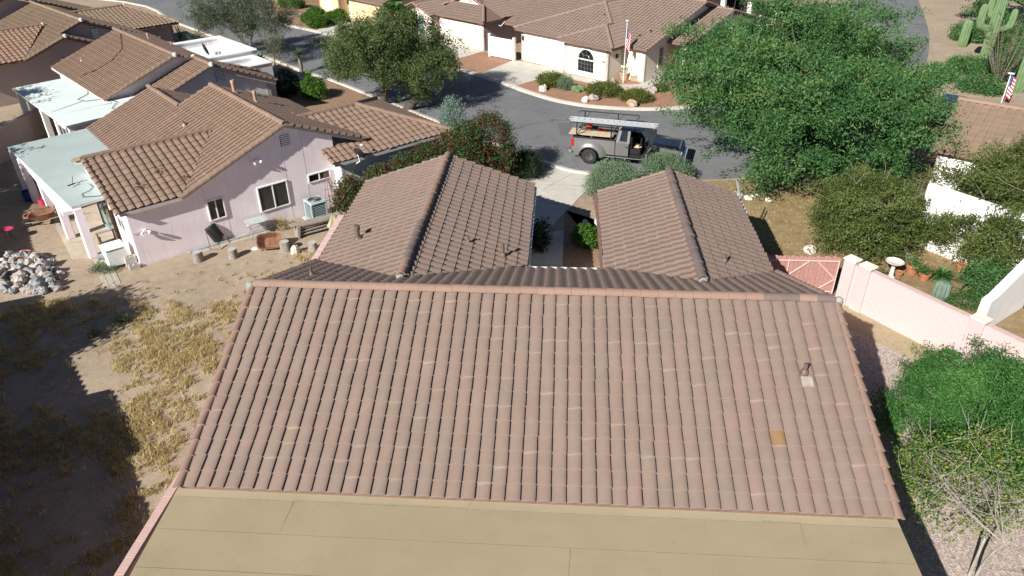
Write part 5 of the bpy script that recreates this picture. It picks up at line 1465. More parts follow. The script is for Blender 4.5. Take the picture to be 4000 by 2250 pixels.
def tree(name, label, base, fork, lobes, clumps, per, spread, size, mat, bark, r=.2, gap=.25, aspect=.4, group=None, n_limbs=18, stems=1, droop=.0, bare=0, cat='tree', shell=.55, f=.9, sprays=0, srad=.8, low=-.35, sdroop=.25):
    root = empty(name, (base[0], base[1], 0), 0, label, cat, group)
    B = np.array([base[0], base[1], 0.0])
    if sprays:
        C, tb = spray_points(lobes, clumps, sprays, srad, random.uniform(0, 50), low, sdroop)
    else:
        C = crown_points(lobes, clumps, shell, gap, f, random.uniform(0, 50)); tb = None
    V, F, t = leaf_cloud(C - B, per, spread, size, aspect, droop=droop, tint_base=tb)
    cr = inst('crown', np_mesh('crown', V, F, mat, t), root)
    m = MB()
    fk = Vector(fork) - Vector(B)
    for s in range(stems):
        o = Vector((random.gauss(0, .18), random.gauss(0, .18), 0)) if stems > 1 else Vector((0, 0, 0))
        f2 = fk + (Vector((random.gauss(0, .5), random.gauss(0, .5), random.gauss(0, .3))) if stems > 1 else Vector((0, 0, 0)))
        limb(m, o + Vector((0, 0, -.05)), f2, r / math.sqrt(stems) * 1.15, r * .72 / math.sqrt(stems), .08, 6, 9)
        idx = rng.choice(len(C), min(len(C), n_limbs // stems), replace=False)
        for i in idx:
            tip = Vector(C[i] - B)
            mid = f2.lerp(tip, .5) + Vector((random.gauss(0, .2), random.gauss(0, .2), random.uniform(0, .35)))
            r0 = r * .42 / math.sqrt(stems) * random.uniform(.6, 1)
            limb(m, f2, mid, r0, r0 * .55, .1, 4, 6); limb(m, mid, tip, r0 * .55, r0 * .15, .12, 4, 5)
            for q in range(3):
                j = rng.integers(len(C)); t2 = Vector(C[j] - B)
                if (t2 - mid).length < 2.2: limb(m, mid, t2, r0 * .3, .008, .15, 3, 4)
    m.build('trunk', bark, root, smooth=True)
    if bare:
        tw = MB()
        for i in rng.choice(len(C), bare):
            p = Vector(C[i] - B); q = p + Vector((random.gauss(0, .4), random.gauss(0, .4), random.uniform(.1, .6))); limb(tw, p, q, .009, .003, .15, 3, 4)
        tag(tw.build('bare_twigs', 'bark_pale', root), kind='stuff')
    return root

def shrub(name, label, base, lobes, clumps, per, spread, size, mat, aspect=.4, group=None, cat='shrub', up=0.0, bark='bark_grey', shell=.7, gap=.0, tints=None):
    root = empty(name, (base[0], base[1], 0), 0, label, cat, group)
    B = np.array([base[0], base[1], 0.0])
    C = crown_points(lobes, clumps, shell, gap, 1.6, random.uniform(0, 50))
    V, F, t = leaf_cloud(C - B, per, spread, size, aspect, up=up)
    V[:, 2] = np.maximum(V[:, 2], .01)
    inst('foliage', np_mesh('foliage', V, F, mat, t), root)
    m = MB()
    for i in rng.choice(len(C), min(10, len(C)), replace=False):
        limb(m, (random.gauss(0, .08), random.gauss(0, .08), -.03), Vector(C[i] - B), .025, .008, .1, 4, 5)
    m.build('stems', bark, root)
    return root

# the big mesquite beside the street
tree('mesquite_tree', 'huge bright green mesquite tree spreading over the street on the right', (19.6, 18.6), (19.8, 18.9, 1.8),
     [((19.2, 20.4, 3.9), (6.0, 5.8, 3.3)), ((16.7, 20.4, 3.5), (2.8, 2.8, 2.5)), ((22.2, 20.8, 3.4), (2.7, 3.0, 2.7)), ((19.5, 17.0, 2.8), (4.4, 2.2, 2.4)), ((17.6, 23.8, 4.8), (3.2, 3.2, 2.6)), ((21.6, 25.0, 4.6), (3.0, 3.2, 2.4)), ((21.3, 17.2, 1.7), (2.2, 1.6, 1.4)), ((18.4, 16.7, 1.5), (2.2, 1.2, 1.3))],
     4500, 50, (.2, .2, .14), .165, 'leaf_mesquite', 'bark_dark', r=.34, aspect=.34, n_limbs=40, droop=.2, sprays=330, srad=1.05, sdroop=.45)
tree('acacia_tree', 'round feathery tree with dark trunk standing between the left houses and the street', (-3.63, 30.0), (-3.3, 29.8, 1.5),
     [((-3.0, 30, 3.2), (3.5, 3.2, 2.2)), ((-4.8, 30.4, 2.7), (2.2, 2.2, 1.9)), ((-.9, 29.6, 2.6), (2.0, 2.2, 1.8)), ((-3.0, 29.2, 4.3), (2.3, 2.2, 1.3))],
     1900, 46, (.16, .16, .17), .15, 'leaf_acacia', 'bark_dark', r=.26, aspect=.34, n_limbs=26, droop=.5, sprays=190, srad=.62, sdroop=.7)
tree('acacia_stump_tree', 'smaller leaning tree with low trunk under the round feathery tree', (-1.96, 28.97), (-1.0, 29.0, 1.0),
     [((-.6, 29.4, 1.9), (1.3, 1.2, 1.0))], 90, 50, (.25, .25, .28), .12, 'leaf_acacia', 'bark_dark', r=.3, gap=.2, aspect=.34, n_limbs=8, droop=.5)
tree('loose_grey_tree', 'loose grey-green tree behind the white parapet roof', (-17.2, 42.0), (-17.2, 42.2, 1.4),
     [((-17.4, 42, 3.0), (3.6, 3.2, 2.3)), ((-15.4, 41.6, 2.6), (1.9, 1.9, 1.9)), ((-19.3, 42.4, 2.7), (1.9, 1.9, 1.9))],
     900, 46, (.17, .17, .2), .14, 'leaf_greygreen', 'bark_grey', r=.16, aspect=.3, n_limbs=36, stems=3, droop=.5, sprays=100, srad=.65, sdroop=.7)
tree('slender_weeping_tree', 'slender weeping tree beside the driveway of the grey house', (-14.18, 39.58), (-14.1, 39.6, 1.1),
     [((-14.1, 39.6, 2.2), (.95, .95, 1.2)), ((-13.7, 39.3, 1.6), (.7, .7, .8))], 110, 46, (.2, .2, .3), .11, 'leaf_greygreen', 'bark_pale', r=.07, gap=.2, aspect=.28, n_limbs=10, droop=.7)
tree('olive_tree', 'low spreading olive-green tree behind the pink block wall', (21.6, 10.6), (21.0, 11.2, .9),
     [((20.4, 12.0, 1.5), (1.9, 1.9, 1.35)), ((20.0, 11.6, .9), (1.6, 1.5, .9))],
     1700, 48, (.13, .13, .11), .13, 'leaf_olive', 'bark_grey', r=.12, aspect=.32, n_limbs=22, bare=50, sprays=150, srad=.5, low=-.6)
tree('grey_olive_tree', 'tall olive-grey tree with bare twigs at the right edge', (24.6, 9.9), (24.9, 10.3, 1.2),
     [((25.5, 11.2, 2.6), (2.5, 2.3, 1.8)), ((24.5, 9.8, 1.5), (1.5, 1.4, 1.1)), ((27.0, 12.0, 3.0), (2.0, 1.9, 1.6)), ((26.4, 9.4, 1.8), (1.8, 1.6, 1.4)), ((23.6, 10.9, 1.1), (1.1, 1.1, .95)), ((24.7, 11.8, 1.4), (1.3, 1.2, 1.1)), ((25.8, 13.4, 1.6), (1.3, 1.2, 1.2))],
     3000, 48, (.14, .14, .12), .13, 'leaf_olive', 'bark_grey', r=.14, aspect=.32, n_limbs=20, bare=300, sprays=250, srad=.65)
tree('feathery_green_tree', 'bright green feathery tree in the side yard beside the roof', (19.4, -.2), (19.3, -.2, .8),
     [((19.1, -.6, 1.4), (2.1, 2.1, 1.1)), ((17.9, .0, .9), (1.1, 1.3, .7)), ((20.6, -1.0, 1.5), (1.9, 2.0, 1.1)), ((18.9, .9, 1.1), (1.4, 1.0, .8)), ((20.4, .7, 1.2), (1.5, 1.2, .9))],
     2300, 48, (.11, .11, .08), .11, 'leaf_fern', 'bark_grey', r=.1, aspect=.22, n_limbs=24, droop=.3, sprays=190, srad=.5, sdroop=.5)
tree('pomegranate_tree', 'thin yellowing fruit tree with pale bare branches at the lower right', (17.1, -4.2), (17.2, -3.7, .9),
     [((16.9, -3.3, 1.9), (1.3, 1.3, 1.1)), ((16.0, -2.6, 1.7), (.5, .6, .5)), ((17.8, -2.6, 2.1), (.7, .7, .7))],
     200, 34, (.17, .17, .14), .08, 'leaf_pomegranate', 'bark_pale', r=.045, gap=.3, aspect=.5, n_limbs=18, stems=2, bare=70)
tree('corner_shrub_tree', 'dark shrubby tree in the lower right corner', (19.0, -4.6), (19.0, -4.6, .5), [((18.9, -4.5, .9), (.9, 1.0, .7))], 90, 30, (.18, .18, .16), .085, 'leaf_pomegranate', 'bark_pale', r=.05, n_limbs=12, bare=20)
tree('far_mesquite_tree', 'dense green tree beyond the saguaros in the top right corner', (49, 55), (49, 55, 1.6),
     [((48.5, 55, 2.6), (5, 4, 2.6)), ((44.8, 51.5, 2.0), (2.6, 2.4, 1.8)), ((53, 56, 3), (4, 4, 2.6))], 1100, 40, (.25, .25, .18), .24, 'leaf_mesquite', 'bark_dark', r=.3, aspect=.4, n_limbs=20, sprays=110, srad=.9)
tree('flowering_shrub_tree', 'pale leafy shrub growing against the cream house side wall', (18.6, 37.2), (18.6, 37.2, .6), [((18.6, 37.4, 1.2), (1.6, 1.4, 1.0)), ((20.5, 38.5, 1.3), (1.5, 1.4, 1.1))], 150, 44, (.24, .24, .2), .12, 'leaf_mesquite', 'bark_grey', r=.08, n_limbs=12, gap=.2)

tree('left_shade_tree', 'tree outside the left edge shading the pink house patio', (-22.6, 10), (-22.4, 10, 1.6), [((-22.0, 10.5, 3.6), (2.8, 2.8, 1.7))], 700, 40, (.2, .2, .15), .2, 'leaf_mesquite', 'bark_dark', r=.2, aspect=.4, sprays=70, srad=.8)
tree('left_shade_tree', 'tree outside the left edge shading the white patio cover', (-28, 18.5), (-27.8, 18.6, 1.6), [((-26.8, 19.2, 3.8), (3.0, 3.0, 1.9))], 700, 40, (.2, .2, .15), .2, 'leaf_mesquite', 'bark_dark', r=.2, aspect=.4, sprays=70, srad=.8)
tree('left_shade_tree', 'unseen tree added outside the left edge to break up the dry yard shadow', (-13.0, -.6), (-12.8, -.5, 1.6), [((-12.5, -.2, 3.5), (1.5, 1.5, 1.2))], 420, 40, (.2, .2, .15), .2, 'leaf_mesquite', 'bark_dark', r=.14, aspect=.4, sprays=40, srad=.6)  # added out of view, only to roughen the edge of the yard shadow
for (x, y, r, h, lab) in ((41.5, 49.5, 1.6, 1.3, 'desert shrub beside the short saguaro'), (44.0, 46.5, 1.8, 1.5, 'broad desert shrub behind the tall saguaro'), (42.2, 43.4, 1.4, 1.2, 'desert shrub right of the tall saguaro'), (36.6, 39.2, 1.3, .9, 'low desert shrub in front of the tall saguaro'), (35.2, 34.4, 1.2, .8, 'low desert shrub left of the thick saguaro'), (33.6, 37.2, 1.1, .8, 'desert shrub at the far edge of the mesquite crown'), (39.6, 39.0, 1.5, 1.2, 'desert shrub behind the fan-shaped ocotillo')):
    shrub('desert_shrub', lab, (x, y), [((x, y, h * .5), (r, r, h * .6)), ((x + r * .5, y - r * .3, h * .35), (r * .7, r * .7, h * .45))], int(150 * r), 38, (.2, .2, .16), .16, 'leaf_mesquite', .35, 'desert shrubs among the saguaros', up=.3)
# hedge of dark red oleander between the two houses
OL = 'oleander shrubs along the pink house'
for i, (x, y, z, rx, rz, lab) in enumerate(((-1.3, 13.4, .9, .75, .95, 'red-flowered oleander at the near end of the hedge beside the garden wall'), (-.3, 14.3, 1.0, .8, 1.0, 'red-flowered oleander in the hedge under the wall vent'), (.7, 15.1, 1.15, .85, 1.1, 'red-flowered oleander in the hedge under the garage eave'), (1.7, 15.9, 1.3, .9, 1.2, 'red-flowered oleander near the far corner of the tiled garage roof'), (3.0, 17.0, 1.55, 1.15, 1.5, 'tall oleander thick with red blooms behind the left tile gable'), (4.3, 17.9, 1.75, 1.25, 1.65, 'tallest oleander at the street end of the red hedge'))):
    shrub('oleander', lab, (x, y), [((x, y, z), (rx, rx * .9, rz))], 210 if i < 4 else 380, 46, (.15, .15, .15), .13, 'leaf_oleander', .32, OL, up=.4)
shrub('fountain_grass', 'dark green fountain grass clump at the street end of the driveway', (5.9, 18.6), [((5.9, 18.6, .5), (.85, .85, .6))], 70, 60, (.18, .18, .2), .42, 'leaf_darkhedge', .06, up=.8, cat='grass clump')
shrub('sage_bush', 'large rounded sage bush at the driveway edge in front of the truck', (10.4, 17.1), [((10.3, 17.0, .62), (1.2, 1.15, .78)), ((9.75, 16.2, .45), (.85, .75, .5))], 420, 46, (.13, .13, .12), .085, 'leaf_sage', .3, 'sage bushes by the driveway', up=.5, shell=.85)
shrub('sage_bush', 'broad purple-tinged sage bush partly hiding the truck door', (12.6, 18.6), [((12.85, 18.5, .6), (1.05, .8, .65)), ((13.6, 18.4, .48), (.6, .6, .5))], 380, 46, (.13, .13, .12), .085, 'leaf_sage', .3, 'sage bushes by the driveway', up=.5, shell=.85)
shrub('silver_sage', 'silvery blue-green bush at the corner of the tiled garage', (1.5, 25.0), [((1.5, 25.0, .95), (.72, .72, .95))], 150, 44, (.12, .12, .14), .10, 'leaf_silver', .4, up=.7)
shrub('box_shrub', 'bright green clipped square shrub in the brown gravel yard', (-8.65, 31.4), [((-8.65, 31.4, .65), (.72, .72, .68)), ((-8.3, 31.1, .6), (.6, .6, .6)), ((-8.95, 31.7, .6), (.6, .6, .6))], 230, 44, (.1, .1, .1), .10, 'leaf_box', .5, shell=.9)
shrub('dark_hedge', 'dark clipped hedge in the shade beside the grey house', (-10.6, 31.9), [((-10.6, 31.9, .8), (.9, .9, .85))], 180, 40, (.12, .12, .12), .10, 'leaf_darkhedge', .5, shell=.9)
BU = 'round clipped bushes in front of the yellow house'
for (x, y, r, lab) in ((-21.3, 63.6, .8, 'clipped bush at the far left of the yellow house yard'), (-20.0, 62.7, .85, 'clipped bush beside the ochre wall at the top edge'), (-16.5, 58.0, .8, 'clipped bush nearest the white gridded window'), (-16.4, 55.6, .75, 'low dark clipped bush left of the yellow house path'), (-15.0, 53.3, .95, 'largest clipped bush nearest the street kerb'), (-13.9, 55.0, .9, 'clipped bush touching the yellow house driveway'), (-14.1, 58.0, .6, 'loose shrub against the yellow house wall'), (-13.1, 56.0, .35, 'smallest clipped bush at the garage corner')):
    shrub('clipped_bush', lab, (x, y), [((x, y, r * .55), (r, r, r * .62))], int(120 * r + 40), 40, (.1, .1, .09), .11, 'leaf_box', .5, BU, shell=.92)
LN = 'flowering bushes in the cream house yard'
for (x, y, r, h, lab) in ((6.95, 34.8, .95, .75, 'tall yellow-tinged bush beside the cream house driveway'), (10.5, 32.9, 1.15, .6, 'wide rust-flecked bush in the middle of the red gravel'), (12.5, 31.6, 1.0, .48, 'low rust-flecked bush near the curved kerb'), (14.3, 33.9, .42, .3, 'small yellow-green bush near the front walk')):
    shrub('lantana_bush', lab, (x, y), [((x, y, h * .5), (r, r, h * .62))], int(190 * r), 42, (.12, .12, .1), .10, 'leaf_lantana', .35, LN, up=.4)
shrub('grey_santolina', 'rounded grey-green bush beside the yellow-tinged bush', (7.98, 33.9), [((7.98, 33.9, .4), (.55, .55, .45))], 110, 42, (.08, .08, .1), .10, 'leaf_sage', .2, up=1.2)
shrub('entry_bush', 'small green bush in the shaded entry court gravel', (8.9, 11.35), [((8.9, 11.35, .35), (.55, .5, .4))], 90, 44, (.1, .1, .09), .10, 'leaf_box', .5)
shrub('court_shrub', 'dark shrub in deep shade at the garage corner of the entry court', (6.95, 11.2), [((6.95, 11.2, .5), (.35, .9, .5))], 60, 40, (.12, .12, .12), .1, 'leaf_darkhedge', .5)
shrub('side_yard_bush', 'dense green bush by the white wing wall', (23.4, 8.3), [((23.3, 8.3, .6), (.8, .8, .6))], 140, 44, (.12, .12, .1), .10, 'leaf_mesquite', .45)
shrub('ground_weed', 'low green weeds behind the pink block wall', (22.4, 7.5), [((22.3, 7.5, .12), (.8, .6, .14))], 60, 30, (.14, .14, .05), .09, 'leaf_palm', .3)
shrub('ground_weed', 'sparse pale weeds in front of the olive tree by the gate', (19.2, 9.0), [((19.2, 9.1, .12), (1.2, .5, .14))], 60, 30, (.18, .14, .05), .09, 'leaf_greygreen', .3)
shrub('yard_weed', 'grey-green weed tuft in the middle of the dry grass', (-7.4, 4.6), [((-7.4, 4.6, .12), (.25, .22, .14))], 24, 30, (.06, .06, .06), .08, 'weed_green', .3)
shrub('yard_weed', 'smaller grey-green weed tuft left of the yard middle', (-7.95, 3.9), [((-7.95, 3.9, .1), (.18, .18, .11))], 16, 30, (.05, .05, .05), .07, 'weed_green', .3)

def rosette(name, label, base, n, L, w, mat, h=0.0, up=.6, trunk=None, trunk_mat='bark_grey', cat='plant', group=None, curve=.5, seg=4):
    """strap leaves radiating from a crown; trunk = (radius, height)"""
    root = empty(name, (base[0], base[1], 0), 0, label, cat, group)
    V = []; F = []; T = []
    for k in range(n):
        a = random.random() * 2 * math.pi; el = random.uniform(-.25, 1.3) * up + .1
        d = Vector((math.cos(a) * math.cos(el), math.sin(a) * math.cos(el), math.sin(el))); side = Vector((-math.sin(a), math.cos(a), 0))
        l = L * random.uniform(.7, 1.15); t = random.random(); p = Vector((0, 0, h)); o = len(V)
        for s in range(seg + 1):
            q = s / seg
            c = p + d * l * q - Vector((0, 0, curve * l * q * q * .5)); ww = w * (1 - q * .92) * (.5 + min(1, q * 5) * .5)
            V += [tuple(c - side * ww), tuple(c + side * ww)]
        for s in range(seg):
            F.append((o + 2 * s, o + 2 * s + 1, o + 2 * s + 3, o + 2 * s + 2)); T.append(t)
    inst('leaves', np_mesh('leaves', V, F, mat, T), root)
    if trunk:
        m = MB(); m.tube([(0, 0, -.05), (.03, 0, h * .5), (0, 0, h + .05)], [trunk * 1.1, trunk, trunk * .9], 9); m.build('trunk', trunk_mat, root, smooth=True)
    return root

def feather_palm(name, label, base, h, n, L, mat='leaf_palm', r=.16, group=None, cat='palm'):
    root = empty(name, (base[0], base[1], 0), 0, label, cat, group)
    V = []; F = []; T = []
    for k in range(n):
        a = k * 2.399 + random.gauss(0, .2); el = random.uniform(-.1, 1.25); l = L * random.uniform(.8, 1.1)
        d = Vector((math.cos(a) * math.cos(el), math.sin(a) * math.cos(el), math.sin(el))); side = Vector((-math.sin(a), math.cos(a), 0)); t = random.random() * .6
        for s in range(3, 22):
            q = s / 22; c = Vector((0, 0, h)) + d * l * q - Vector((0, 0, l * q * q * .55)); ll = .5 * l * .5 * math.sin(math.pi * (q * .85 + .12))
            for sg in (-1, 1):
                tip = c + side * sg * ll + d * ll * .6 - Vector((0, 0, ll * .35)); o = len(V); wv = Vector((0, 0, .03)) + d * .045
                V += [tuple(c - wv * .5), tuple(c + wv * .5), tuple(tip), tuple(c.lerp(tip, .5) - wv * .6)]; F.append((o, o + 1, o + 2, o + 3)); T.append(min(.99, t + random.random() * .4))
    inst('fronds', np_mesh('fronds', V, F, mat, T), root)
    m = MB(); m.tube([(0, 0, -.05), (0, 0, h * .5), (0, 0, h)], [r * 1.15, r, r * .9], 10); m.build('trunk', 'bark_grey', root, smooth=True)
    return root
feather_palm('date_palm', 'tall feather palm rising behind the round feathery tree', (-6.6, 48.6), 2.2, 40, 2.0, r=.22)
rosette('fan_palm', 'small fan palm with shaggy trunk at the grey house driveway', (-11.39, 37.38), 110, .62, .045, 'leaf_yucca', h=1.35, up=.8, trunk=.14, cat='palm', curve=.3)
rosette('fan_palm_cluster', 'low dark palm cluster under the small fan palm', (-10.2, 35.0), 130, .85, .05, 'leaf_palm', h=.35, up=.8, trunk=.1, cat='palm', curve=.4)
rosette('sago_palm', 'dark spiky palm beside the white parapet corner', (-14.3, 37.2), 120, 1.1, .045, 'leaf_palm', h=.9, up=.7, trunk=.12, cat='palm', curve=.4)
YU = 'yuccas by the cream house entry'
rosette('yucca', 'tall spiky yucca nearest the cream house entry', (15.9, 37.1), 190, .55, .03, 'leaf_yucca', h=1.55, up=.9, trunk=.12, group=YU, curve=.15)
rosette('yucca', 'shorter spiky yucca at the left of the pair', (15.2, 36.4), 150, .5, .03, 'leaf_yucca', h=.85, up=.9, trunk=.1, group=YU, curve=.15)
rosette('strappy_lily', 'bright green strappy lily by the terracotta pots', (22.2, 9.2), 120, .75, .03, 'leaf_fern', h=.12, up=.9, curve=.9)
rosette('yard_agave', 'spiky tall clump between the far left houses', (-25.2, 47.5), 60, 1.5, .04, 'leaf_sage', h=.2, up=1.1, curve=.1)

def wand_plant(name, label, base, n, H, spread, mat='leaf_mesquite', cat='cactus', r=.025):
    root = empty(name, (base[0], base[1], 0), 0, label, cat)
    m = MB(); P = []
    for k in range(n):
        a = random.random() * 6.28; s = spread * random.uniform(.3, 1); h = H * random.uniform(.75, 1.05)
        pts = [Vector((math.cos(a) * s * q ** .8, math.sin(a) * s * q ** .8, h * q)) for q in (0, .2, .45, .7, 1)]
        m.tube(pts, [r, r, r * .8, r * .6, r * .25], 5)
        for q in range(26):
            u = random.random(); i = min(3, int(u * 4)); P.append(pts[i].lerp(pts[i + 1], u * 4 - i))
    m.build('stems', 'bark_grey', root)
    V, F, t = leaf_cloud(np.array([tuple(p) for p in P]), 9, .04, .09, .4)
    inst('leaves', np_mesh('leaves', V, F, mat, t), root)
    return root
wand_plant('ocotillo', 'tall green ocotillo beside the cream house side wall', (19.6, 38.6), 26, 4.4, .8)
wand_plant('ocotillo', 'wide fan-shaped ocotillo among the saguaros at the right edge', (37.4, 36.3), 34, 4.2, 2.2, 'leaf_olive')

def ribbed(m, pts, rad, ribs=13, depth=.14):
    pts = [Vector(p) for p in pts]; seg = ribs * 2; vs = []; prev = None
    for i, p in enumerate(pts):
        t = (pts[min(i + 1, len(pts) - 1)] - pts[max(i - 1, 0)]).normalized()
        a = (prev - t * prev.dot(t)) if prev is not None else t.orthogonal(); a.normalize(); prev = a; b = t.cross(a)
        for k in range(seg):
            th = 2 * math.pi * k / seg; rr = rad[i] * (1 - depth * (k % 2)); vs.append(p + (a * math.cos(th) + b * math.sin(th)) * rr)
    fs = [(i * seg + k, i * seg + (k + 1) % seg, (i + 1) * seg + (k + 1) % seg, (i + 1) * seg + k) for i in range(len(pts) - 1) for k in range(seg)]
    fs.append(tuple(range((len(pts) - 1) * seg, len(pts) * seg)))
    m.add(vs, fs)
def column(m, base, h, r, lean=(0, 0)):
    zs = [0, .1, .4, .7, .88, .95, .985, 1.0]; rs = [.85, 1, 1.05, 1, .95, .78, .5, .1]
    ribbed(m, [(base[0] + lean[0] * z, base[1] + lean[1] * z, base[2] + h * z) for z in zs], [r * q for q in rs])
def saguaro(name, label, base, h, r, arms=()):
    root = empty(name, (base[0], base[1], 0), 0, label, 'cactus', 'saguaro cacti at the right edge')
    m = MB(); column(m, (0, 0, 0), h, r); m.build('trunk', 'saguaro', root, smooth=True)
    for (z, az, reach, ah, ar) in arms:
        d = Vector((math.cos(az), math.sin(az), 0)); m = MB()
        pts = [Vector((0, 0, z)), d * reach * .6 + Vector((0, 0, z + .02)), d * reach * .92 + Vector((0, 0, z + .18)), d * reach + Vector((0, 0, z + .5)), d * reach + Vector((0, 0, z + ah * .8)), d * reach + Vector((0, 0, z + ah * .95)), d * reach + Vector((0, 0, z + ah))]
        ribbed(m, pts, [ar * .8, ar * .85, ar, ar, ar * .95, ar * .7, ar * .12]); m.build('arm', 'saguaro', root, smooth=True)
    return root
saguaro('saguaro', 'short single-column saguaro behind the mesquite crown', (39.8, 47.1), 2.1, .34)
saguaro('saguaro', 'tall many-armed saguaro rising past the top edge', (38.9, 41.7), 6.6, .36, ((2.5, R(170), 1.0, 1.7, .26), (3.3, R(120), .7, 1.2, .22), (1.6, R(60), .6, 1.3, .24), (2.4, R(20), 1.5, 1.4, .22)))
saguaro('saguaro', 'thick saguaro cut by the right edge of the picture', (37.6, 34.2), 3.6, .34)
bc = empty('barrel_cactus', (21.5, 7.75, 0), 0, 'pale spined barrel cactus behind the pink block wall', 'cactus')
m = MB(); column(m, (0, 0, 0), .75, .27); m.build('body', 'barrel_cactus', bc, smooth=True)
CA = 'barrel cacti in the cream house yard'
for (x, y, r, lab) in ((8.6, 33.5, .24, 'left of the two golden barrel cacti by the grey bush'), (9.0, 33.6, .26, 'right of the two golden barrel cacti by the grey bush'), (8.8, 33.2, .16, 'smallest golden barrel cactus at the foot of the pair')):
    o = empty('golden_barrel', (x, y, 0), 0, lab, 'cactus', CA); m = MB(); column(m, (0, 0, -.02), r * 1.7, r); m.build('body', 'saguaro', o, smooth=True)

# dry grass over the left yard: nobody could count it
def in_any(x, y, poly):
    c = False; n = len(poly)
    for i in range(n):
        x1, y1 = poly[i]; x2, y2 = poly[(i + 1) % n]
        if (y1 > y) != (y2 > y) and x < (x2 - x1) * (y - y1) / (y2 - y1) + x1: c = not c
    return c
yard = [(-1.2, -9), (-1.2, 9.6), (-2.6, 10.2), (-8.7, 7.4), (-11, 5.8), (-13.5, 5.2), (-18, 3), (-16, -2), (-9, -9)]
C = []
while len(C) < 8500:
    x, y = random.uniform(-18, -1), random.uniform(-9, 10.4)
    if not in_any(x, y, yard): continue
    q = (x * .77 - y * .35, x * .35 + y * .77)
    v = .5 + .5 * (math.sin(q[0] * 1.1 + 1.4 * math.sin(q[1] * .9)) * .55 + math.sin(q[1] * 1.7 + 1.1 * math.sin(q[0] * 1.3 + 2)) * .45)
    v += .25 * math.sin(x * 4.1 + 2 * math.sin(y * 3.3))
    if y > 6.2 and x < -3.4: v -= .55
    if -9.5 < x < -5.5 and .2 < y < 1.9: v -= .5
    if random.random() < max(.02, (v - .30) * 1.5): C.append((x, y, .02))
C = np.array(C)
per = 15; n = len(C) * per
p = np.repeat(C, per, axis=0); p[:, :2] += rng.normal(size=(n, 2)) * .055
a = rng.normal(size=(n, 3)); a[:, 2] = np.abs(a[:, 2]) + 1.0; a /= np.linalg.norm(a, axis=1, keepdims=True)
h = np.repeat(rng.uniform(.05, .2, len(C)), per) * rng.uniform(.6, 1.2, n)
a *= h[:, None]; b = np.cross(a, rng.normal(size=(n, 3))); b /= np.linalg.norm(b, axis=1, keepdims=True); b *= .012
V = np.stack([p - b, p + b, p + a], axis=1).reshape(-1, 3)
tt = np.clip(np.repeat(rng.random(len(C)), per) * .7 + rng.random(n) * .3, 0, .99)
tag(inst('dry_grass', np_mesh('dry_grass', V, np.arange(n * 3).reshape(-1, 3), 'grass_dry', tt)), 'dry golden grass growing in patches over the left yard', 'grass', kind='stuff')
# dry litter tufts in the right front yard
C = np.array([(random.uniform(14.6, 24), random.uniform(9.5, 18), .01) for k in range(1500)]); per = 7; n = len(C) * per
p = np.repeat(C, per, axis=0); p[:, :2] += rng.normal(size=(n, 2)) * .08
a = rng.normal(size=(n, 3)); a[:, 2] = np.abs(a[:, 2]) * .6 + .3; a /= np.linalg.norm(a, axis=1, keepdims=True); a *= rng.uniform(.04, .12, n)[:, None]
b = np.cross(a, rng.normal(size=(n, 3))); b /= np.linalg.norm(b, axis=1, keepdims=True); b *= .012
V = np.stack([p - b, p + b, p + a], axis=1).reshape(-1, 3)
tag(inst('dry_litter', np_mesh('dry_litter', V, np.arange(n * 3).reshape(-1, 3), 'grass_dry', rng.random(n) * .6)), 'dry leaf litter and stubble under the trees on the right', 'litter', kind='stuff')
# ------------------------------------------------------------ work truck in the street
def paint_mat(name, col, rough=.28, metal=.6):
    m, nt, b = new_mat(name)
    n = noise(nt, 2.5, 4, .6, coords(nt))
    c = ramp(nt, n.outputs['Fac'], [(.3, [x * .92 for x in col]), (.7, [x * 1.06 for x in col])])
    nt.links.new(c.outputs[0], b.inputs['Base Color'])
    b.inputs['Metallic'].default_value = metal; b.inputs['Roughness'].default_value = rough
    b.inputs['Coat Weight'].default_value = .6; b.inputs['Coat Roughness'].default_value = .08
paint_mat('truck_grey', (0.21, 0.207, 0.20), .3, .35); paint_mat('truck_navy', (0.012, 0.014, 0.03), .2, .3); paint_mat('chrome', (.6, .62, .65), .15, .9)
plain('rim_alloy', (.42, .44, .47), .3, .35); plain('tyre', (0.018, 0.018, 0.019), .85, var=.2, scale=20); plain('tail_red', (.40, .012, .01), .25); plain('lamp_clear', (.7, .72, .74), .12)
TR = empty('pickup_truck', (8.22, 20.74, 0), R(-13.5), 'grey extended-cab pickup truck with open passenger door parked in the street', 'pickup truck')
WR = 0.40
def arc(cx, r, a0, a1, n=10, cz=WR):
    return [(cx + r * math.cos(a0 + (a1 - a0) * k / n), cz + r * math.sin(a0 + (a1 - a0) * k / n)) for k in range(n + 1)]
W_ = 1.98
def side(xz, y0, y1, mat, name):
    m = MB(); m.prism([(x, y0, z) for x, z in xz], (0, y1 - y0, 0)); return m.build(name, mat, TR)
# bed sides with wheel arch
bed_out = [(.12, .58)] + arc(1.05, .50, math.pi * .93, math.pi * .07, 12)[:1] + arc(1.05, .50, math.pi * .93, math.pi * .07, 12) + [(2.32, .55), (2.32, 1.30), (.16, 1.34), (.08, 1.0)]
bed_out = [(.12, .58)] + arc(1.05, .50, math.pi * .93, math.pi * .07, 12) + [(2.32, .55), (2.32, 1.29), (.18, 1.33), (.08, 1.05)]
for (y0, y1) in ((0, .07), (W_ - .07, W_)):
    side(bed_out, y0, y1, 'truck_grey', 'bed_side')
    MB().cbox((.14, y0 - .015, 1.30), (2.34, y1 + .015, 1.355), .015).build('bed_rail', 'black_plastic', TR)
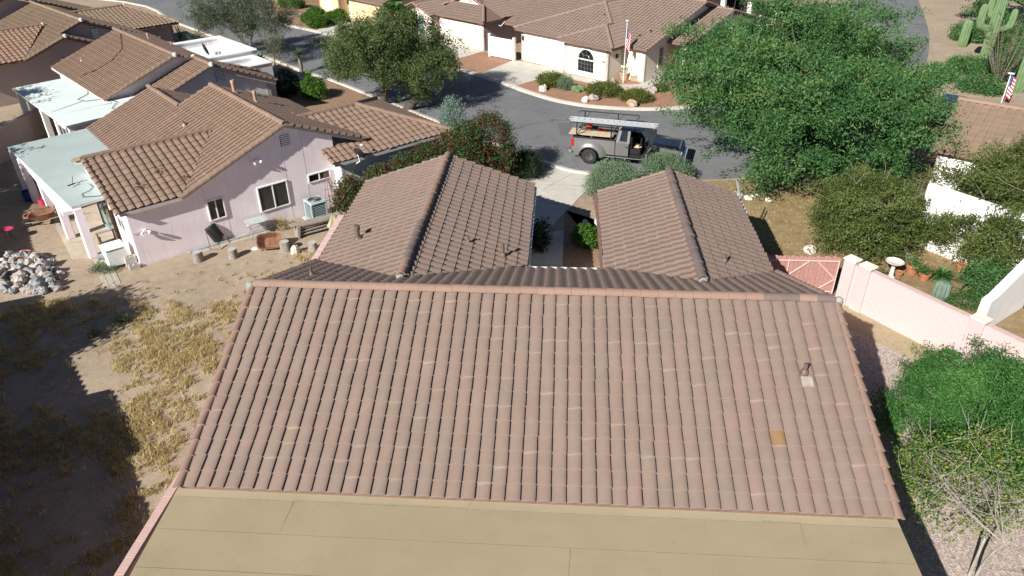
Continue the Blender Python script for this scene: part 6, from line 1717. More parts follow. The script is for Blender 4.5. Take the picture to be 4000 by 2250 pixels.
# flared dual-wheel fenders
def fender(sg, ybase):
    m = MB(); n = 14; rings = []
    for (r, o, dz) in ((.50, .0, 0), (.50, .19, 0), (.53, .225, .0), (.62, .20, .02), (.72, .12, .03), (.80, .03, .03), (.84, -.005, .03)):
        rings.append([(1.05 + (r * 1.05) * math.cos(math.pi * (1.0 - k / n)), ybase + sg * o, .42 + r * .95 * math.sin(math.pi * (k / n)) * 1.0 + dz) for k in range(n + 1)])
    vs = [p for r in rings for p in r]; fs = []
    for i in range(len(rings) - 1):
        for k in range(n):
            f = (i * (n + 1) + k, i * (n + 1) + k + 1, (i + 1) * (n + 1) + k + 1, (i + 1) * (n + 1) + k); fs.append(f)
    m.add(vs, fs); return m.build('rear_fender', 'truck_grey', TR, smooth=True)
fender(-1, 0.0); fender(1, W_)
MB().box((.1, .07, .62), (2.3, W_ - .07, .68)).build('bed_floor', 'black_plastic', TR)
MB().cbox((.06, .05, .62), (.12, W_ - .05, 1.33), .015).build('tailgate', 'truck_grey', TR)
MB().box((2.26, .07, .62), (2.33, W_ - .07, 1.34)).build('bulkhead', 'truck_grey', TR)
MB().cbox((-.12, .02, .46), (.1, W_ - .02, .66), .03).build('rear_bumper', 'chrome', TR)
for y in (-.012, W_ - .05):
    MB().cbox((.05, y, .82), (.22, y + .065, 1.24), .02).build('tail_light', 'tail_red', TR)
MB().tube([(.05, .3, .42), (.6, .3, .42)], .05, 8).build('tailpipe', 'wood_tan', TR)
MB().box((.3, .35, .3), (5.4, W_ - .35, .56)).build('chassis', 'black_metal', TR)
# cab: lower body, rear door, greenhouse pillars and roof
cab_lo = [(2.36, .50), (3.02, .46), (3.02, 1.22), (2.36, 1.24)]
side(cab_lo, .0, .08, 'truck_grey', 'rear_door'); side(cab_lo, W_ - .08, W_, 'truck_grey', 'rear_door')
side([(3.03, .46), (4.16, .46), (4.16, 1.2), (3.03, 1.22)], W_ - .08, W_, 'truck_grey', 'front_door')
side([(3.03, .42), (4.2, .42), (4.2, .52), (3.03, .52)], .02, .2, 'black_plastic', 'sill')
def pillar(a, b, w, mat='truck_grey', name='pillar'):
    """bar between two points, w = (x width, y depth)"""
    m = MB(); (x0, y0, z0), (x1, y1, z1) = a, b
    m.prism([(x0, y0, z0), (x0 + w[0], y0, z0), (x1 + w[0], y1, z1), (x1, y1, z1)], (0, w[1], 0)); return m.build(name, mat, TR)
for (yb, yt, dp) in ((0.0, .16, .06), (W_ - .06, W_ - .22, .06)):
    pillar((2.36, yb, 1.22), (2.46, yt, 1.84), (.16, dp)); pillar((2.92, yb, 1.22), (2.93, yt, 1.84), (.13, dp)); pillar((4.1, yb, 1.2), (3.58, yt, 1.84), (.07, dp), 'truck_navy')
    q = MB().prism([(2.50, yb, 1.22), (2.94, yb, 1.22), (2.94, yb + (yt - yb) * .1, 1.32), (2.50, yb + (yt - yb) * .1, 1.32)], (0, dp, 0)); q.build('window_sill', 'truck_grey', TR)
    g = MB(); k = .015 if yb < 1 else .045
    g.prism([(2.50, yb + k + (yt - yb) * .12, 1.30), (2.93, yb + k + (yt - yb) * .12, 1.30), (2.93, yt + k, 1.82), (2.58, yt + k, 1.82)], (0, .01, 0)); g.build('side_window', 'window_glass', TR)
rf = MB(); rf.add([(2.44, .15, 1.84), (3.62, .15, 1.84), (3.62, W_ - .15, 1.84), (2.44, W_ - .15, 1.84), (2.56, .30, 1.925), (3.46, .30, 1.93), (3.46, W_ - .30, 1.93), (2.56, W_ - .30, 1.925)],
                  [(3, 2, 1, 0), (4, 5, 6, 7), (0, 1, 5, 4), (1, 2, 6, 5), (2, 3, 7, 6), (3, 0, 4, 7)]); rf.build('cab_roof', 'truck_navy', TR)
MB().prism([(2.34, .1, 1.3), (2.34, W_ - .1, 1.3), (2.44, W_ - .2, 1.83), (2.44, .2, 1.83)], (.015, 0, 0)).build('rear_window', 'window_glass', TR)
MB().prism([(4.18, .07, 1.19), (4.22, W_ - .07, 1.19), (3.64, W_ - .2, 1.85), (3.64, .2, 1.85)], (.02, 0, .01)).build('windshield', 'window_screen', TR)
MB().prism([(3.02, W_ - .05, 1.24), (4.06, W_ - .05, 1.22), (3.62, W_ - .2, 1.83), (3.04, W_ - .2, 1.83)], (0, .01, 0)).build('side_window', 'window_glass', TR)
# trim: shut lines, handles, mouldings, fuel flap
for x in (2.345, 3.025):
    MB().box((x - .008, -.004, .52), (x + .008, .002, 1.22)).build('shut_line', 'black_plastic', TR)
MB().cbox((2.86, -.03, 1.02), (2.99, -.002, 1.07), .008).build('door_handle', 'black_plastic', TR)
MB().cbox((1.62, -.006, .95), (1.82, .0, 1.13), .004).build('fuel_flap', 'truck_grey', TR)
MB().cbox((1.72, -.03, .52), (3.0, -.001, .58), .008).build('side_moulding', 'black_plastic', TR)
MB().cbox((.06, .7, .78), (.055 + .03, 1.3, .92), .004).build('number_plate_recess', 'black_plastic', TR)
MB().cbox((4.25, -.012, .98), (4.5, .0, 1.02), .004).build('fender_badge', 'chrome', TR)
MB().tube([(1.55, -.01, .46), (3.9, -.01, .46)], .035, 8).build('side_step', 'black_metal', TR)
# interior seen through the open door
MB().box((2.4, .1, .5), (4.15, W_ - .1, .62)).build('cab_floor', 'interior_dark', TR)
MB().cbox((3.05, .15, .62), (3.62, W_ - .15, .9), .05).build('seat', 'interior_dark', TR); MB().cbox((2.98, .15, .88), (3.16, W_ - .15, 1.5), .05).build('seat_back', 'interior_dark', TR)
MB().cbox((3.95, .1, .9), (4.3, W_ - .1, 1.2), .05).build('dashboard', 'interior_dark', TR)
MB().box((3.5, .95, .6), (3.56, W_ - .1, 1.25)).build('centre_console', 'interior_dark', TR)
# hood, fenders, front
hood = MB(); hood.add([(4.14, .14, 1.19), (4.14, W_ - .14, 1.19), (5.55, W_ - .2, 1.07), (5.55, .2, 1.07), (4.2, .5, 1.24), (4.2, W_ - .5, 1.24), (5.5, W_ - .55, 1.12), (5.5, .55, 1.12)],
                      [(0, 3, 7, 4), (4, 7, 6, 5), (5, 6, 2, 1), (3, 2, 6, 7), (0, 4, 5, 1)]); hood.build('hood', 'truck_navy', TR)
fr = [(4.17, .46)] + [(4.3, .46)] + arc(4.85, .48, math.pi * .95, math.pi * .05, 12) + [(5.6, .5), (5.72, .62), (5.66, 1.0), (5.55, 1.06), (4.17, 1.19)]
for (y0, y1) in ((0, .16), (W_ - .16, W_)): side(fr, y0, y1, 'truck_grey', 'front_fender')
MB().box((5.55, .16, .55), (5.66, W_ - .16, 1.04)).build('grille', 'black_plastic', TR); MB().cbox((5.6, .0, .42), (5.86, W_, .66), .04).build('front_bumper', 'chrome', TR)
for y in (.03, W_ - .3): MB().cbox((5.56, y, .78), (5.7, y + .27, 1.0), .02).build('headlight', 'lamp_clear', TR)
# wheels
def wheel(cx, yc, name='wheel', w=.26, dish=-1):
    w0 = MB().lathe([(.20, -w / 2), (.31, -w / 2), (.375, -w / 2 + .02), (WR, -w / 2 + .06), (WR, w / 2 - .06), (.375, w / 2 - .02), (.31, w / 2), (.20, w / 2)], 28, mat=Matrix.Translation((cx, yc, WR)) @ Matrix.Rotation(R(90), 4, 'X')).build('wheel', 'tyre', TR, smooth=True)
    s = 1 if dish < 0 else -1
    MB().lathe([(.205, w / 2 * s), (.20, w / 2 * s - .03 * s), (.16, w / 2 * s - .10 * s), (.10, w / 2 * s - .11 * s), (.085, w / 2 * s - .02 * s), (.0, w / 2 * s)], 20, mat=Matrix.Translation((cx, yc, WR)) @ Matrix.Rotation(R(90), 4, 'X')).build('rim', 'rim_alloy', w0, smooth=True)
    bo = MB()
    for k in range(8):
        a = k * math.pi / 4
        bo.lathe([(.016, -.01), (.016, .012), (.0, .016)], 6, mat=Matrix.Translation((cx + .125 * math.cos(a), yc - s * (w / 2 - .10), WR + .125 * math.sin(a))) @ Matrix.Rotation(R(90 * s), 4, 'X'))
    bo.build('wheel_nuts', 'black_metal', w0)
wheel(1.05, -.06); wheel(1.05, .27); wheel(1.05, W_ + .06, dish=1); wheel(4.85, .14); wheel(4.85, W_ - .14, dish=1)
# open passenger door, swung on its front edge
DM = Matrix.Translation((4.14, -.01, 0)) @ Matrix.Rotation(R(84), 4, 'Z')
dm = MB(); dm.prism([DM @ Vector(p) for p in ((0, 0, .5), (-1.08, 0, .5), (-1.08, 0, 1.2), (0, 0, 1.18))], DM.to_3x3() @ Vector((0, -.08, 0))); door = dm.build('open_door', 'truck_grey', TR)
fm = MB()
for a, b in (((-1.06, -.04, 1.2), (-1.0, .08, 1.78)), ((-1.0, .08, 1.78), (-.55, .08, 1.78)), ((-.55, .08, 1.78), (-.03, -.03, 1.18))): fm.tube([DM @ Vector(a), DM @ Vector(b)], .03, 6)
fm.build('door_frame', 'truck_navy', door)
MB().cbox((-1.0, .0, .55), (-.1, .03, 1.15), .02, mat=DM).build('door_card', 'interior_dark', door)
MB().cbox((-.25, -.38, 1.12), (-.1, -.12, 1.36), .03, mat=DM).build('side_mirror', 'black_plastic', door)
MB().cbox((4.0, W_ + .06, 1.12), (4.14, W_ + .3, 1.36), .03).build('side_mirror', 'black_plastic', TR)
# straw hat and dark hat on the seat
for (x, y, z, mt, nm, lab) in ((3.42, .45, .92, 'wood_tan', 'straw_hat', 'straw hat lying on the front seat of the truck'), (3.28, .75, .92, 'wood_brown', 'brown_hat', 'brown hat behind the straw hat in the truck cab')):
    p = TR.matrix_basis @ Vector((x, y, z))
    p = Matrix.Translation((8.22, 20.74, 0)) @ Matrix.Rotation(R(-13.5), 4, 'Z') @ Vector((x, y, z))
    hh = MB().lathe([(.0, .12), (.07, .125), (.09, .09), (.095, .02), (.13, .01), (.19, .03), (.2, .035), (.13, .0), (.0, .0)], 16, sx=1.1, sy=.85).build(nm, mt, None, True, p)
    tag(hh, lab, 'hat')
# ladder rack: two black rails on uprights
rk = []
for y in (.02, W_ - .02):
    m = MB(); m.tube([(-.02, y, 2.0), (.0, y, 2.07), (.1, y, 2.10), (3.05, y, 2.10), (3.2, y, 2.09)], .03, 8); m.build('rack_rail', 'black_metal', TR)
    for x in (.32, 2.1): MB().cbox((x - .03, y - .03, 1.34), (x + .03, y + .03, 2.1), .008).build('rack_post', 'black_metal', TR); MB().tube([(x + .03, y, 1.7), (x + .3, y, 2.08)], .018, 6).build('rack_brace', 'black_metal', TR)
    MB().tube([(3.2, y, 2.09), (3.22, y, 2.0), (3.1, y + (.12 if y < 1 else -.12), 1.92)], .024, 6).build('rack_hook', 'black_metal', TR)
for x in (.32, 2.1): MB().tube([(x, 0.02, 1.42), (x, W_ - .02, 1.42)], .022, 6).build('rack_crossbar', 'black_metal', TR)
def world_child(name, label, cat, loc, extra=0.0, group=None):
    M = Matrix.Translation((8.22, 20.74, 0)) @ Matrix.Rotation(R(-13.5), 4, 'Z'); p = M @ Vector(loc)
    return empty(name, p, R(-13.5 + extra), label, cat, group)
def ladder(lab, loc, L, w, extra=0):
    r = world_child('extension_ladder', lab, 'ladder', loc, extra, 'aluminium ladders on the truck rack')
    for y in (0, w): MB().cbox((0, y - .015, -.035), (L, y + .015, .035), .006).build('side_rail', 'aluminium', r)
    for k in range(int(L / .3)): MB().tube([(.15 + k * .3, .015, 0), (.15 + k * .3, w - .015, 0)], .014, 6).build('rung', 'aluminium', r)
    return r
ladder('upper aluminium ladder lying on the near rail of the truck rack', (-.12, .08, 2.24), 4.5, .33); ladder('lower aluminium ladder under the other one on the truck rack', (-.02, .06, 2.165), 4.3, .36)
o = world_child('plywood_sheet', 'tan plywood sheet sticking out over the tailgate of the truck', 'plywood', (-.15, .22, 1.40)); MB().box((0, 0, 0), (2.3, .95, .018)).build('sheet', 'wood_tan', o)
o = world_child('orange_cooler', 'round orange water cooler in the truck bed', 'cooler', (.7, 1.35, 1.1)); MB().lathe([(.15, 0), (.17, .05), (.17, .6), (.14, .62)], 16).build('body', 'orange_plastic', o, smooth=True); MB().lathe([(.175, .6), (.175, .68), (.06, .72), (.0, .72)], 16).build('lid', 'red_paint', o, smooth=True)
o = world_child('orange_hose', 'coiled orange hose heaped in the truck bed', 'hose', (1.45, 1.1, 1.32)); m = MB(); m.tube([(.33 * math.cos(k * .5) * (1 - .01 * k), .17 * math.sin(k * .5), .004 * k) for k in range(46)], .02, 5); m.build('coil', 'orange_plastic', o)
o = world_child('tool_box', 'dark tool box under the cord in the truck bed', 'tool box', (.95, .95, .69)); MB().cbox((0, 0, 0), (1.0, .55, .58), .03).build('body', 'black_plastic', o); MB().cbox((0.02, .02, .58), (.98, .53, .62), .01).build('lid', 'black_metal', o)
o = world_child('rag_heap', 'brown rope and timber offcuts along the near side of the truck bed', 'offcuts', (.35, .1, 1.2)); m = MB()
for k in range(10): m.tube([(random.uniform(0, .3), random.uniform(.0, .14), random.uniform(0, .1)), (random.uniform(1.2, 1.8), random.uniform(.0, .14), random.uniform(0, .1))], .025, 5)
m.build('offcut', 'wood_brown', o)
# dark car glimpsed under the far side of the mesquite
CARM = empty('parked_car', (30.6, 28.2, 0), R(52), 'dark blue car half hidden behind the mesquite at the right', 'car')
cb('body', (-2.2, -.85, .35), (2.2, .85, .85), 'truck_navy', CARM, .12)
m = MB(); m.add([(-1.6, -.75, .85), (1.1, -.75, .85), (1.1, .75, .85), (-1.6, .75, .85), (-1.2, -.6, 1.4), (.35, -.6, 1.42), (.35, .6, 1.42), (-1.2, .6, 1.4)], [(4, 5, 6, 7), (0, 1, 5, 4), (1, 2, 6, 5), (2, 3, 7, 6), (3, 0, 4, 7)]); m.build('cabin', 'window_glass', CARM)
MB().box((-1.15, -.58, 1.41), (.3, .58, 1.45)).build('roof', 'truck_navy', CARM)
for x in (-1.4, 1.35):
    for y in (-.82, .82): MB().lathe([(.2, -.1), (.31, -.1), (.33, -.06), (.33, .06), (.31, .1), (.2, .1)], 18, mat=Matrix.Translation((x, y, .33)) @ Matrix.Rotation(R(90), 4, 'X')).build('wheel', 'tyre', CARM, smooth=True)
for y in (-.6, .6): cb('headlight', (2.12, y - .18, .6), (2.24, y + .18, .75), 'lamp_clear', CARM)
plain('stone_dust', (0.46, 0.42, 0.37), .9, var=.2, scale=5, bmp=.5)
# ------------------------------------------------------------ smaller things
def rock_mesh(name, mat, r, seed, sq=(1, 1, .75), rough=.28, rings=6, seg=9):
    rs = random.Random(seed); m = MB(); vs = []; fs = []
    ph = [rs.uniform(0, 6.28) for _ in range(6)]
    for i in range(rings + 1):
        th = math.pi * i / rings
        for k in range(seg):
            a = 2 * math.pi * k / seg
            d = 1 + rough * (.5 * math.sin(2 * a + ph[0] + th) + .4 * math.sin(3 * a + ph[1] - 2 * th) + .4 * math.sin(3 * th + ph[2])) + rs.uniform(-rough, rough) * .3
            vs.append((r * sq[0] * d * math.sin(th) * math.cos(a), r * sq[1] * d * math.sin(th) * math.sin(a), r * sq[2] * d * math.cos(th) + r * sq[2] * .55))
    for i in range(rings):
        for k in range(seg): fs.append((i * seg + k, (i + 1) * seg + k, (i + 1) * seg + (k + 1) % seg, i * seg + (k + 1) % seg))
    m.add(vs, fs); return m.mesh(name, mat)
def rock(name, label, x, y, r, mat, sq=(1, 1, .75), group=None, cat='rock', z=0, rough=.28, rz=None):
    o = bpy.data.objects.new(name, rock_mesh(name, mat, r, hash((round(x * 7), round(y * 7))) & 0xffff, sq, rough)); COL.objects.link(o)
    o.location = (x, y, z - .04); o.rotation_euler = (0, 0, random.uniform(0, 6) if rz is None else rz)
    return tag(o, label, cat, group)
RG = 'boulders in the cream house yard'
for (x, y, r, mt, lab) in ((6.45, 33.6, .32, 'stone_white', 'pale boulder at the foot of the yellow-tinged bush'), (9.24, 31.25, .28, 'stone_white', 'pale boulder left of the grey one near the kerb'), (9.75, 31.5, .36, 'stone_grey', 'grey-brown boulder beside the pale one near the kerb'), (12.05, 33.6, .26, 'stone_tan', 'small rusty boulder near the front walk'), (12.2, 30.35, .36, 'stone_tan', 'rusty boulder closest to the curved kerb'), (13.7, 33.35, .34, 'stone_grey', 'squat grey boulder beside the small yellow-green bush'), (16.0, 31.6, .3, 'stone_tan', 'tan boulder at the edge of the mesquite crown')):
    rock('boulder', lab, x, y, r, mt, (1.1, .85, .8), RG, 'boulder')
rock('boulder', 'round white boulder on the litter beside the right tile gable', 17.88, 11.15, .25, 'stone_white', (1, 1, .9), cat='boulder', rough=.1)
rock('boulder', 'round cream boulder between the stumps beside the dry grass', -2.95, 10.05, .23, 'stone_white', (1, .7, 1.1), cat='boulder', rough=.12)
rock('boulder', 'pale flat stone beside the rusty tray', -4.75, 10.35, .16, 'stone_white', (1.2, 1, .4), cat='boulder', rough=.1)
rock('boulder', 'white stone on the entry court gravel', 8.9, 13.4, .15, 'stone_white', (1.2, .7, .9), cat='boulder', rough=.12)
rock('boulder', 'pale low boulder behind the block wall next to the bird bath', 19.7, 8.85, .35, 'stone_white', (1.3, .9, .5), cat='boulder', rough=.12)
SR = 'pale stones at the street edge under the mesquite'
for k, (x, y, r) in enumerate(((15.0, 17.3, .17), (15.5, 16.9, .2), (16.1, 16.7, .25), (16.5, 16.3, .2), (16.9, 16.6, .16), (17.4, 16.2, .18), (15.9, 13.0, .08), (16.4, 12.4, .06))):
    rock('edging_stone', 'pale stone lying at the street edge under the mesquite', x, y, r, 'stone_white', (1.2, .9, .6), SR)
WS = 'white stones round the leaning tree'
for k in range(9): rock('edging_stone', 'white stone in the ring at the foot of the leaning tree', -2.6 + .13 * k + random.gauss(0, .05), 28.9 + random.gauss(0, .12), .09, 'stone_white', (1.2, 1, .7), WS)
GS = 'white stones by the slender tree'
for k in range(8): rock('edging_stone', 'white stone at the foot of the slender weeping tree', -14.6 + .17 * k, 39.0 + random.gauss(0, .1), .09, 'stone_white', (1.2, 1, .7), GS)
LS = 'stones along the dry creek of the yellow house'
for k in range(34):
    t = k / 33; rock('creek_stone', 'stone in the line across the yellow house gravel', -20.1 + 2.4 * t + random.gauss(0, .06), 56.2 + 4.0 * t + random.gauss(0, .1), random.uniform(.1, .17), 'stone_grey', (1.1, .9, .7), LS)
# rubble heap at the left edge, stone by stone
RP = 'broken stones of the rubble heap'
heap = [(-14.9, 9.1), (-13.1, 9.2), (-12.2, 8.3), (-11.3, 7.5), (-10.9, 6.7), (-11.3, 6.4), (-12.9, 6.5), (-14.4, 7.6)]
pool = [rock_mesh('rubble_stone', ('stone_blue', 'stone_grey', 'stone_blue', 'stone_dust')[k % 4], .2, k + 40, (1, .8 + .1 * (k % 3), .75), .34, 4, 6) for k in range(12)]
n = 0
while n < 210:
    x, y = random.uniform(-15.5, -10.6), random.uniform(6.2, 9.4)
    if not in_any(x, y, heap): continue
    e = min(abs(in_any(x + d[0], y + d[1], heap)) for d in ((.35, 0), (-.35, 0), (0, .35), (0, -.35)))
    o = inst('rubble_stone', pool[n % 12]); s = random.uniform(.55, 1.25); o.scale = (s, s, s); o.location = (x, y, random.uniform(0, .38) if e else random.uniform(0, .12)); o.rotation_euler = (random.uniform(0, 6), random.uniform(0, 6), random.uniform(0, 6))
    tag(o, 'broken blue-grey stone in the rubble heap at the left edge', 'stone', RP); n += 1
# stumps in a row
def stump(lab, x, y, r, h):
    o = empty('tree_stump', (x, y, 0), random.uniform(0, 6), lab, 'stump', 'cut stumps along the path')
    m = MB(); seg = 18; vs = []
    for z, q in ((0, 1.12), (h * .3, 1.0), (h, .94)):
        for k in range(seg): a = 2 * math.pi * k / seg; rr = r * q * (1 + .05 * math.sin(3 * a + 1) + .04 * math.sin(7 * a + z * 9)); vs.append((rr * math.cos(a), rr * math.sin(a), z))
    m.add(vs, [(i * seg + k, i * seg + (k + 1) % seg, (i + 1) * seg + (k + 1) % seg, (i + 1) * seg + k) for i in (0, 1) for k in range(seg)]); m.build('bark', 'stump_side', o, smooth=True)
    t = MB(); t.add([(v[0], v[1], h - .004) for v in vs[2 * seg:]], [tuple(range(seg))]); t.build('cut_face', 'stump_top', o)
stump('cut stump nearest the corner of the pink house', -6.65, 9.2, .2, .42); stump('cut stump second from the pink house corner', -5.36, 9.55, .19, .4); stump('cut stump right of the rusty tray', -3.45, 10.25, .2, .42); stump('cut stump closest to the garden wall', -2.32, 10.35, .19, .36)
# rusty wheelbarrow tray
def tray(parent, M, mat, sc=1.0):
    m = MB(); top = []; bot = []; n = 20
    for k in range(n):
        a = 2 * math.pi * k / n; c, s = math.cos(a), math.sin(a); ex = .5
        px = math.copysign(abs(c) ** ex, c); py = math.copysign(abs(s) ** ex, s); top.append((px * .48 * sc, py * .33 * sc, .27 * sc)); bot.append((px * .27 * sc + .05, py * .22 * sc, 0))
    inn = [(p[0] * .97, p[1] * .97, p[2] - .002) for p in top]; ib = [(p[0] * .97, p[1] * .97, .012) for p in bot]
    lip = [(p[0] * 1.05, p[1] * 1.05, p[2]) for p in top]
    vs = [M @ Vector(p) for p in bot + top + lip + inn + ib]; fs = [tuple(range(n))[::-1], tuple(range(4 * n, 5 * n))]
    for a, b in ((0, 1), (1, 2), (2, 3), (3, 4)):
        for k in range(n): fs.append((a * n + k, a * n + (k + 1) % n, b * n + (k + 1) % n, b * n + k))
    m.add(vs, fs); return m.build('tray', mat, parent)
o = empty('wheelbarrow_tray', (-4.15, 10.5, 0), R(15), 'rusty wheelbarrow tray tipped up beside the stumps', 'wheelbarrow'); tray(o, Matrix.Translation((0, 0, .22)) @ Matrix.Rotation(R(48), 4, 'X'), 'rust'); m = MB(); m.tube([(-.35, -.3, .03), (-.2, .2, .1)], .02, 6); m.tube([(.35, -.2, .03), (.75, -.45, .02)], .02, 6); m.build('handle', 'wood_brown', o)
o = empty('wheelbarrow', (-14.85, 12.1, 0), R(20), 'rusty wheelbarrow with black wheel beside the patio posts', 'wheelbarrow'); tray(o, Matrix.Translation((0, 0, .3)) @ Matrix.Rotation(R(-8), 4, 'Y'), 'rust', 1.15)
MB().lathe([(.1, -.05), (.18, -.05), (.2, 0), (.18, .05), (.1, .05)], 16, mat=Matrix.Translation((-.75, 0, .2)) @ Matrix.Rotation(R(90), 4, 'X')).build('wheel', 'tyre', o, smooth=True)
for s in (-1, 1):
    MB().tube([(-.78, s * .06, .2), (-.2, s * .2, .28), (1.0, s * .32, .5)], .022, 6).build('handle', 'wood_grey', o); MB().tube([(.35, s * .25, .36), (.42, s * .28, 0.0), (.62, s * .29, .0), (.6, s * .28, .4)], .014, 6).build('leg', 'black_metal', o)
# air conditioner
ac = empty('air_conditioner', (-3.0, 13.25, 0), R(43), 'teal-grey air conditioner on a concrete pad beside the pink wall', 'air conditioner')
cb('pad', (-.5, -.5, 0), (.5, .5, .07), 'concrete', ac, .01); MB().cbox((-.36, -.36, .08), (.36, .36, .82), .06).build('coil', 'coil_dark', ac)
for k in range(9): MB().cbox((-.375, -.375, .14 + k * .075), (.375, .375, .158 + k * .075), .06).build('guard_louvre', 'teal_metal', ac)
for (x, y) in ((-.38, -.38), (.3, -.38), (-.38, .3), (.3, .3)): cb('corner_post', (x, y, .07), (x + .08, y + .08, .84), 'teal_metal', ac)
cb('top', (-.4, -.4, .83), (.4, .4, .95), 'teal_metal', ac, .05)
fg = MB()
for k in range(1, 7): fg.tube([(.05 * k * math.cos(a * .314), .05 * k * math.sin(a * .314), .955) for a in range(21)], .006, 4)
fg.build('fan_grille', 'galvanised', ac); MB().lathe([(.0, .0), (.29, .0)], 20, (0, 0, .951)).build('fan_well', 'coil_dark', ac)
# evaporative cooler box, cinder blocks
ec = empty('cooler_box', (-9.75, 8.72, 0), R(44), 'white evaporative cooler box at the corner of the pink house', 'cooler')
cb('body', (-.38, -.34, .1), (.38, .34, .82), 'cooler_white', ec, .05); cb('lid', (-.41, -.37, .83), (.41, .37, .9), 'cooler_white', ec, .03); MB().lathe([(.12, 0), (.12, .22), (.09, .22)], 14, mat=Matrix.Translation((-.38, .1, .5)) @ Matrix.Rotation(R(-90), 4, 'Y')).build('duct', 'galvanised', ec)
for x in (-.3, .3):
    for y in (-.26, .26): cb('foot', (x - .05, y - .05, 0), (x + .05, y + .05, .1), 'concrete_block', ec, .01)
def cinder(lab, x, y, rz, z=0, up=False):
    m = MB(); 
    for lo, hi in (((0, 0, 0), (.4, .03, .2)), ((0, .17, 0), (.4, .2, .2)), ((0, .03, 0), (.035, .17, .2)), ((.18, .03, 0), (.215, .17, .2)), ((.365, .03, 0), (.4, .17, .2))): m.box(lo, hi)
    o = m.build('cinder_block', 'concrete_block', None, loc=(x, y, z), rotz=rz)
    if up: o.rotation_euler = (R(90), 0, rz)
    tag(o, lab, 'block', 'cinder blocks by the cooler'); return o
cinder('lower cinder block of the stack beside the cooler box', -9.25, 8.5, R(44)); cinder('upper cinder block of the stack beside the cooler box', -9.25, 8.52, R(44), .2); cinder('tan cinder block lying flat in front of the stack', -9.0, 8.25, R(44))
# composter drum on its stand
dr = empty('composter_drum', (-6.45, 10.75, 0), R(43), 'black drum composter tilted against the pink wall', 'composter')
MB().lathe([(.0, 0), (.24, .0), (.27, .03), (.27, .72), (.24, .76), (.0, .76)], 20, mat=Matrix.Translation((.05, .15, .15)) @ Matrix.Rotation(R(-22), 4, 'Y')).build('drum', 'black_plastic', dr, smooth=True)
m = MB(); m.tube([(-.45, -.1, .8), (-.5, -.35, .02), (-.15, -.6, .02), (.35, -.25, .02), (.1, 0, .4)], .016, 6); m.build('stand', 'wood_brown', dr)
MB().lathe([(.03, 0), (.03, .02), (0, .022)], 10, mat=Matrix.Translation((-.22, .15, .86)) @ Matrix.Rotation(R(-22), 4, 'Y')).build('lid_knob', 'coil_dark', dr)
# glass patio table
gt2 = empty('glass_table', (-5.05, 11.55, 0), R(42), 'frosted glass patio table with thin curved legs against the pink wall', 'table')
m = MB(); P = [(.5 * math.copysign(abs(math.cos(a)) ** .45, math.cos(a)), .33 * math.copysign(abs(math.sin(a)) ** .45, math.sin(a)), .70) for a in [k * math.pi / 14 for k in range(28)]]; m.prism(P, (0, 0, .012)); m.build('glass_top', 'frosted_glass', gt2)
m = MB(); m.tube(P + [P[0]], .014, 6); m.build('rim', 'grey_metal', gt2)
for sx in (-1, 1):
    for sy in (-1, 1): MB().tube([(.36 * sx, .22 * sy, .69), (.33 * sx, .2 * sy, .5), (.26 * sx, .16 * sy, .3), (.34 * sx, .22 * sy, .1), (.42 * sx, .27 * sy, 0)], .013, 6).build('leg', 'grey_metal', gt2)
m = MB(); m.tube([(-.27, -.17, .32), (.27, -.17, .32)], .01, 5); m.tube([(-.27, .17, .32), (.27, .17, .32)], .01, 5); m.build('stretcher', 'grey_metal', gt2)
# lumber pile on trestles with a folded tarp
lp = empty('lumber_pile', (-3.2, 11.3, 0), R(38), 'grey weathered lumber pile beside the garden wall', 'lumber')
for k in range(13):
    z = .12 + (k // 4) * .13; y = .02 + (k % 4) * .13 + random.gauss(0, .02); x = random.uniform(-.12, .15)
    MB().cbox((x, y, z), (x + random.uniform(1.5, 2.1), y + .11, z + random.uniform(.04, .11)), .006, mat=Matrix.Rotation(random.gauss(0, .05), 4, 'Z')).build('plank', 'wood_grey', lp)
cb('plank', (-.25, .02, .58), (1.95, .32, .63), 'wood_grey', lp)
for x in (-.05, 1.5): MB().prism([(x, -.06, 0), (x + .07, -.06, 0), (x + .16, -.06, .58), (x + .02, -.06, .58)], (0, .5, 0)).build('trestle', 'wood_grey', lp)
tb = empty('folded_umbrella', (-1.75, 11.55, 0), R(20), 'folded olive patio umbrella leaning on the lumber pile', 'umbrella')
m = MB(); n = 8; m.tube([(0, 0, .05), (.05, .1, 1.05)], .02, 6); m.build('pole', 'wood_brown', tb)
m = MB(); vs = [(.05, .1, 1.05)] + [(.03 + .42 * math.cos(k * .785) * (1 if k % 2 else .5), .05 + .25 * math.sin(k * .785) * (1 if k % 2 else .5), .42 - (.3 if k in (5, 6) else 0)) for k in range(8)]; m.add(vs, [(0, k + 1, (k + 1) % 8 + 1) for k in range(8)]); m.build('canopy', 'fabric_olive', tb)
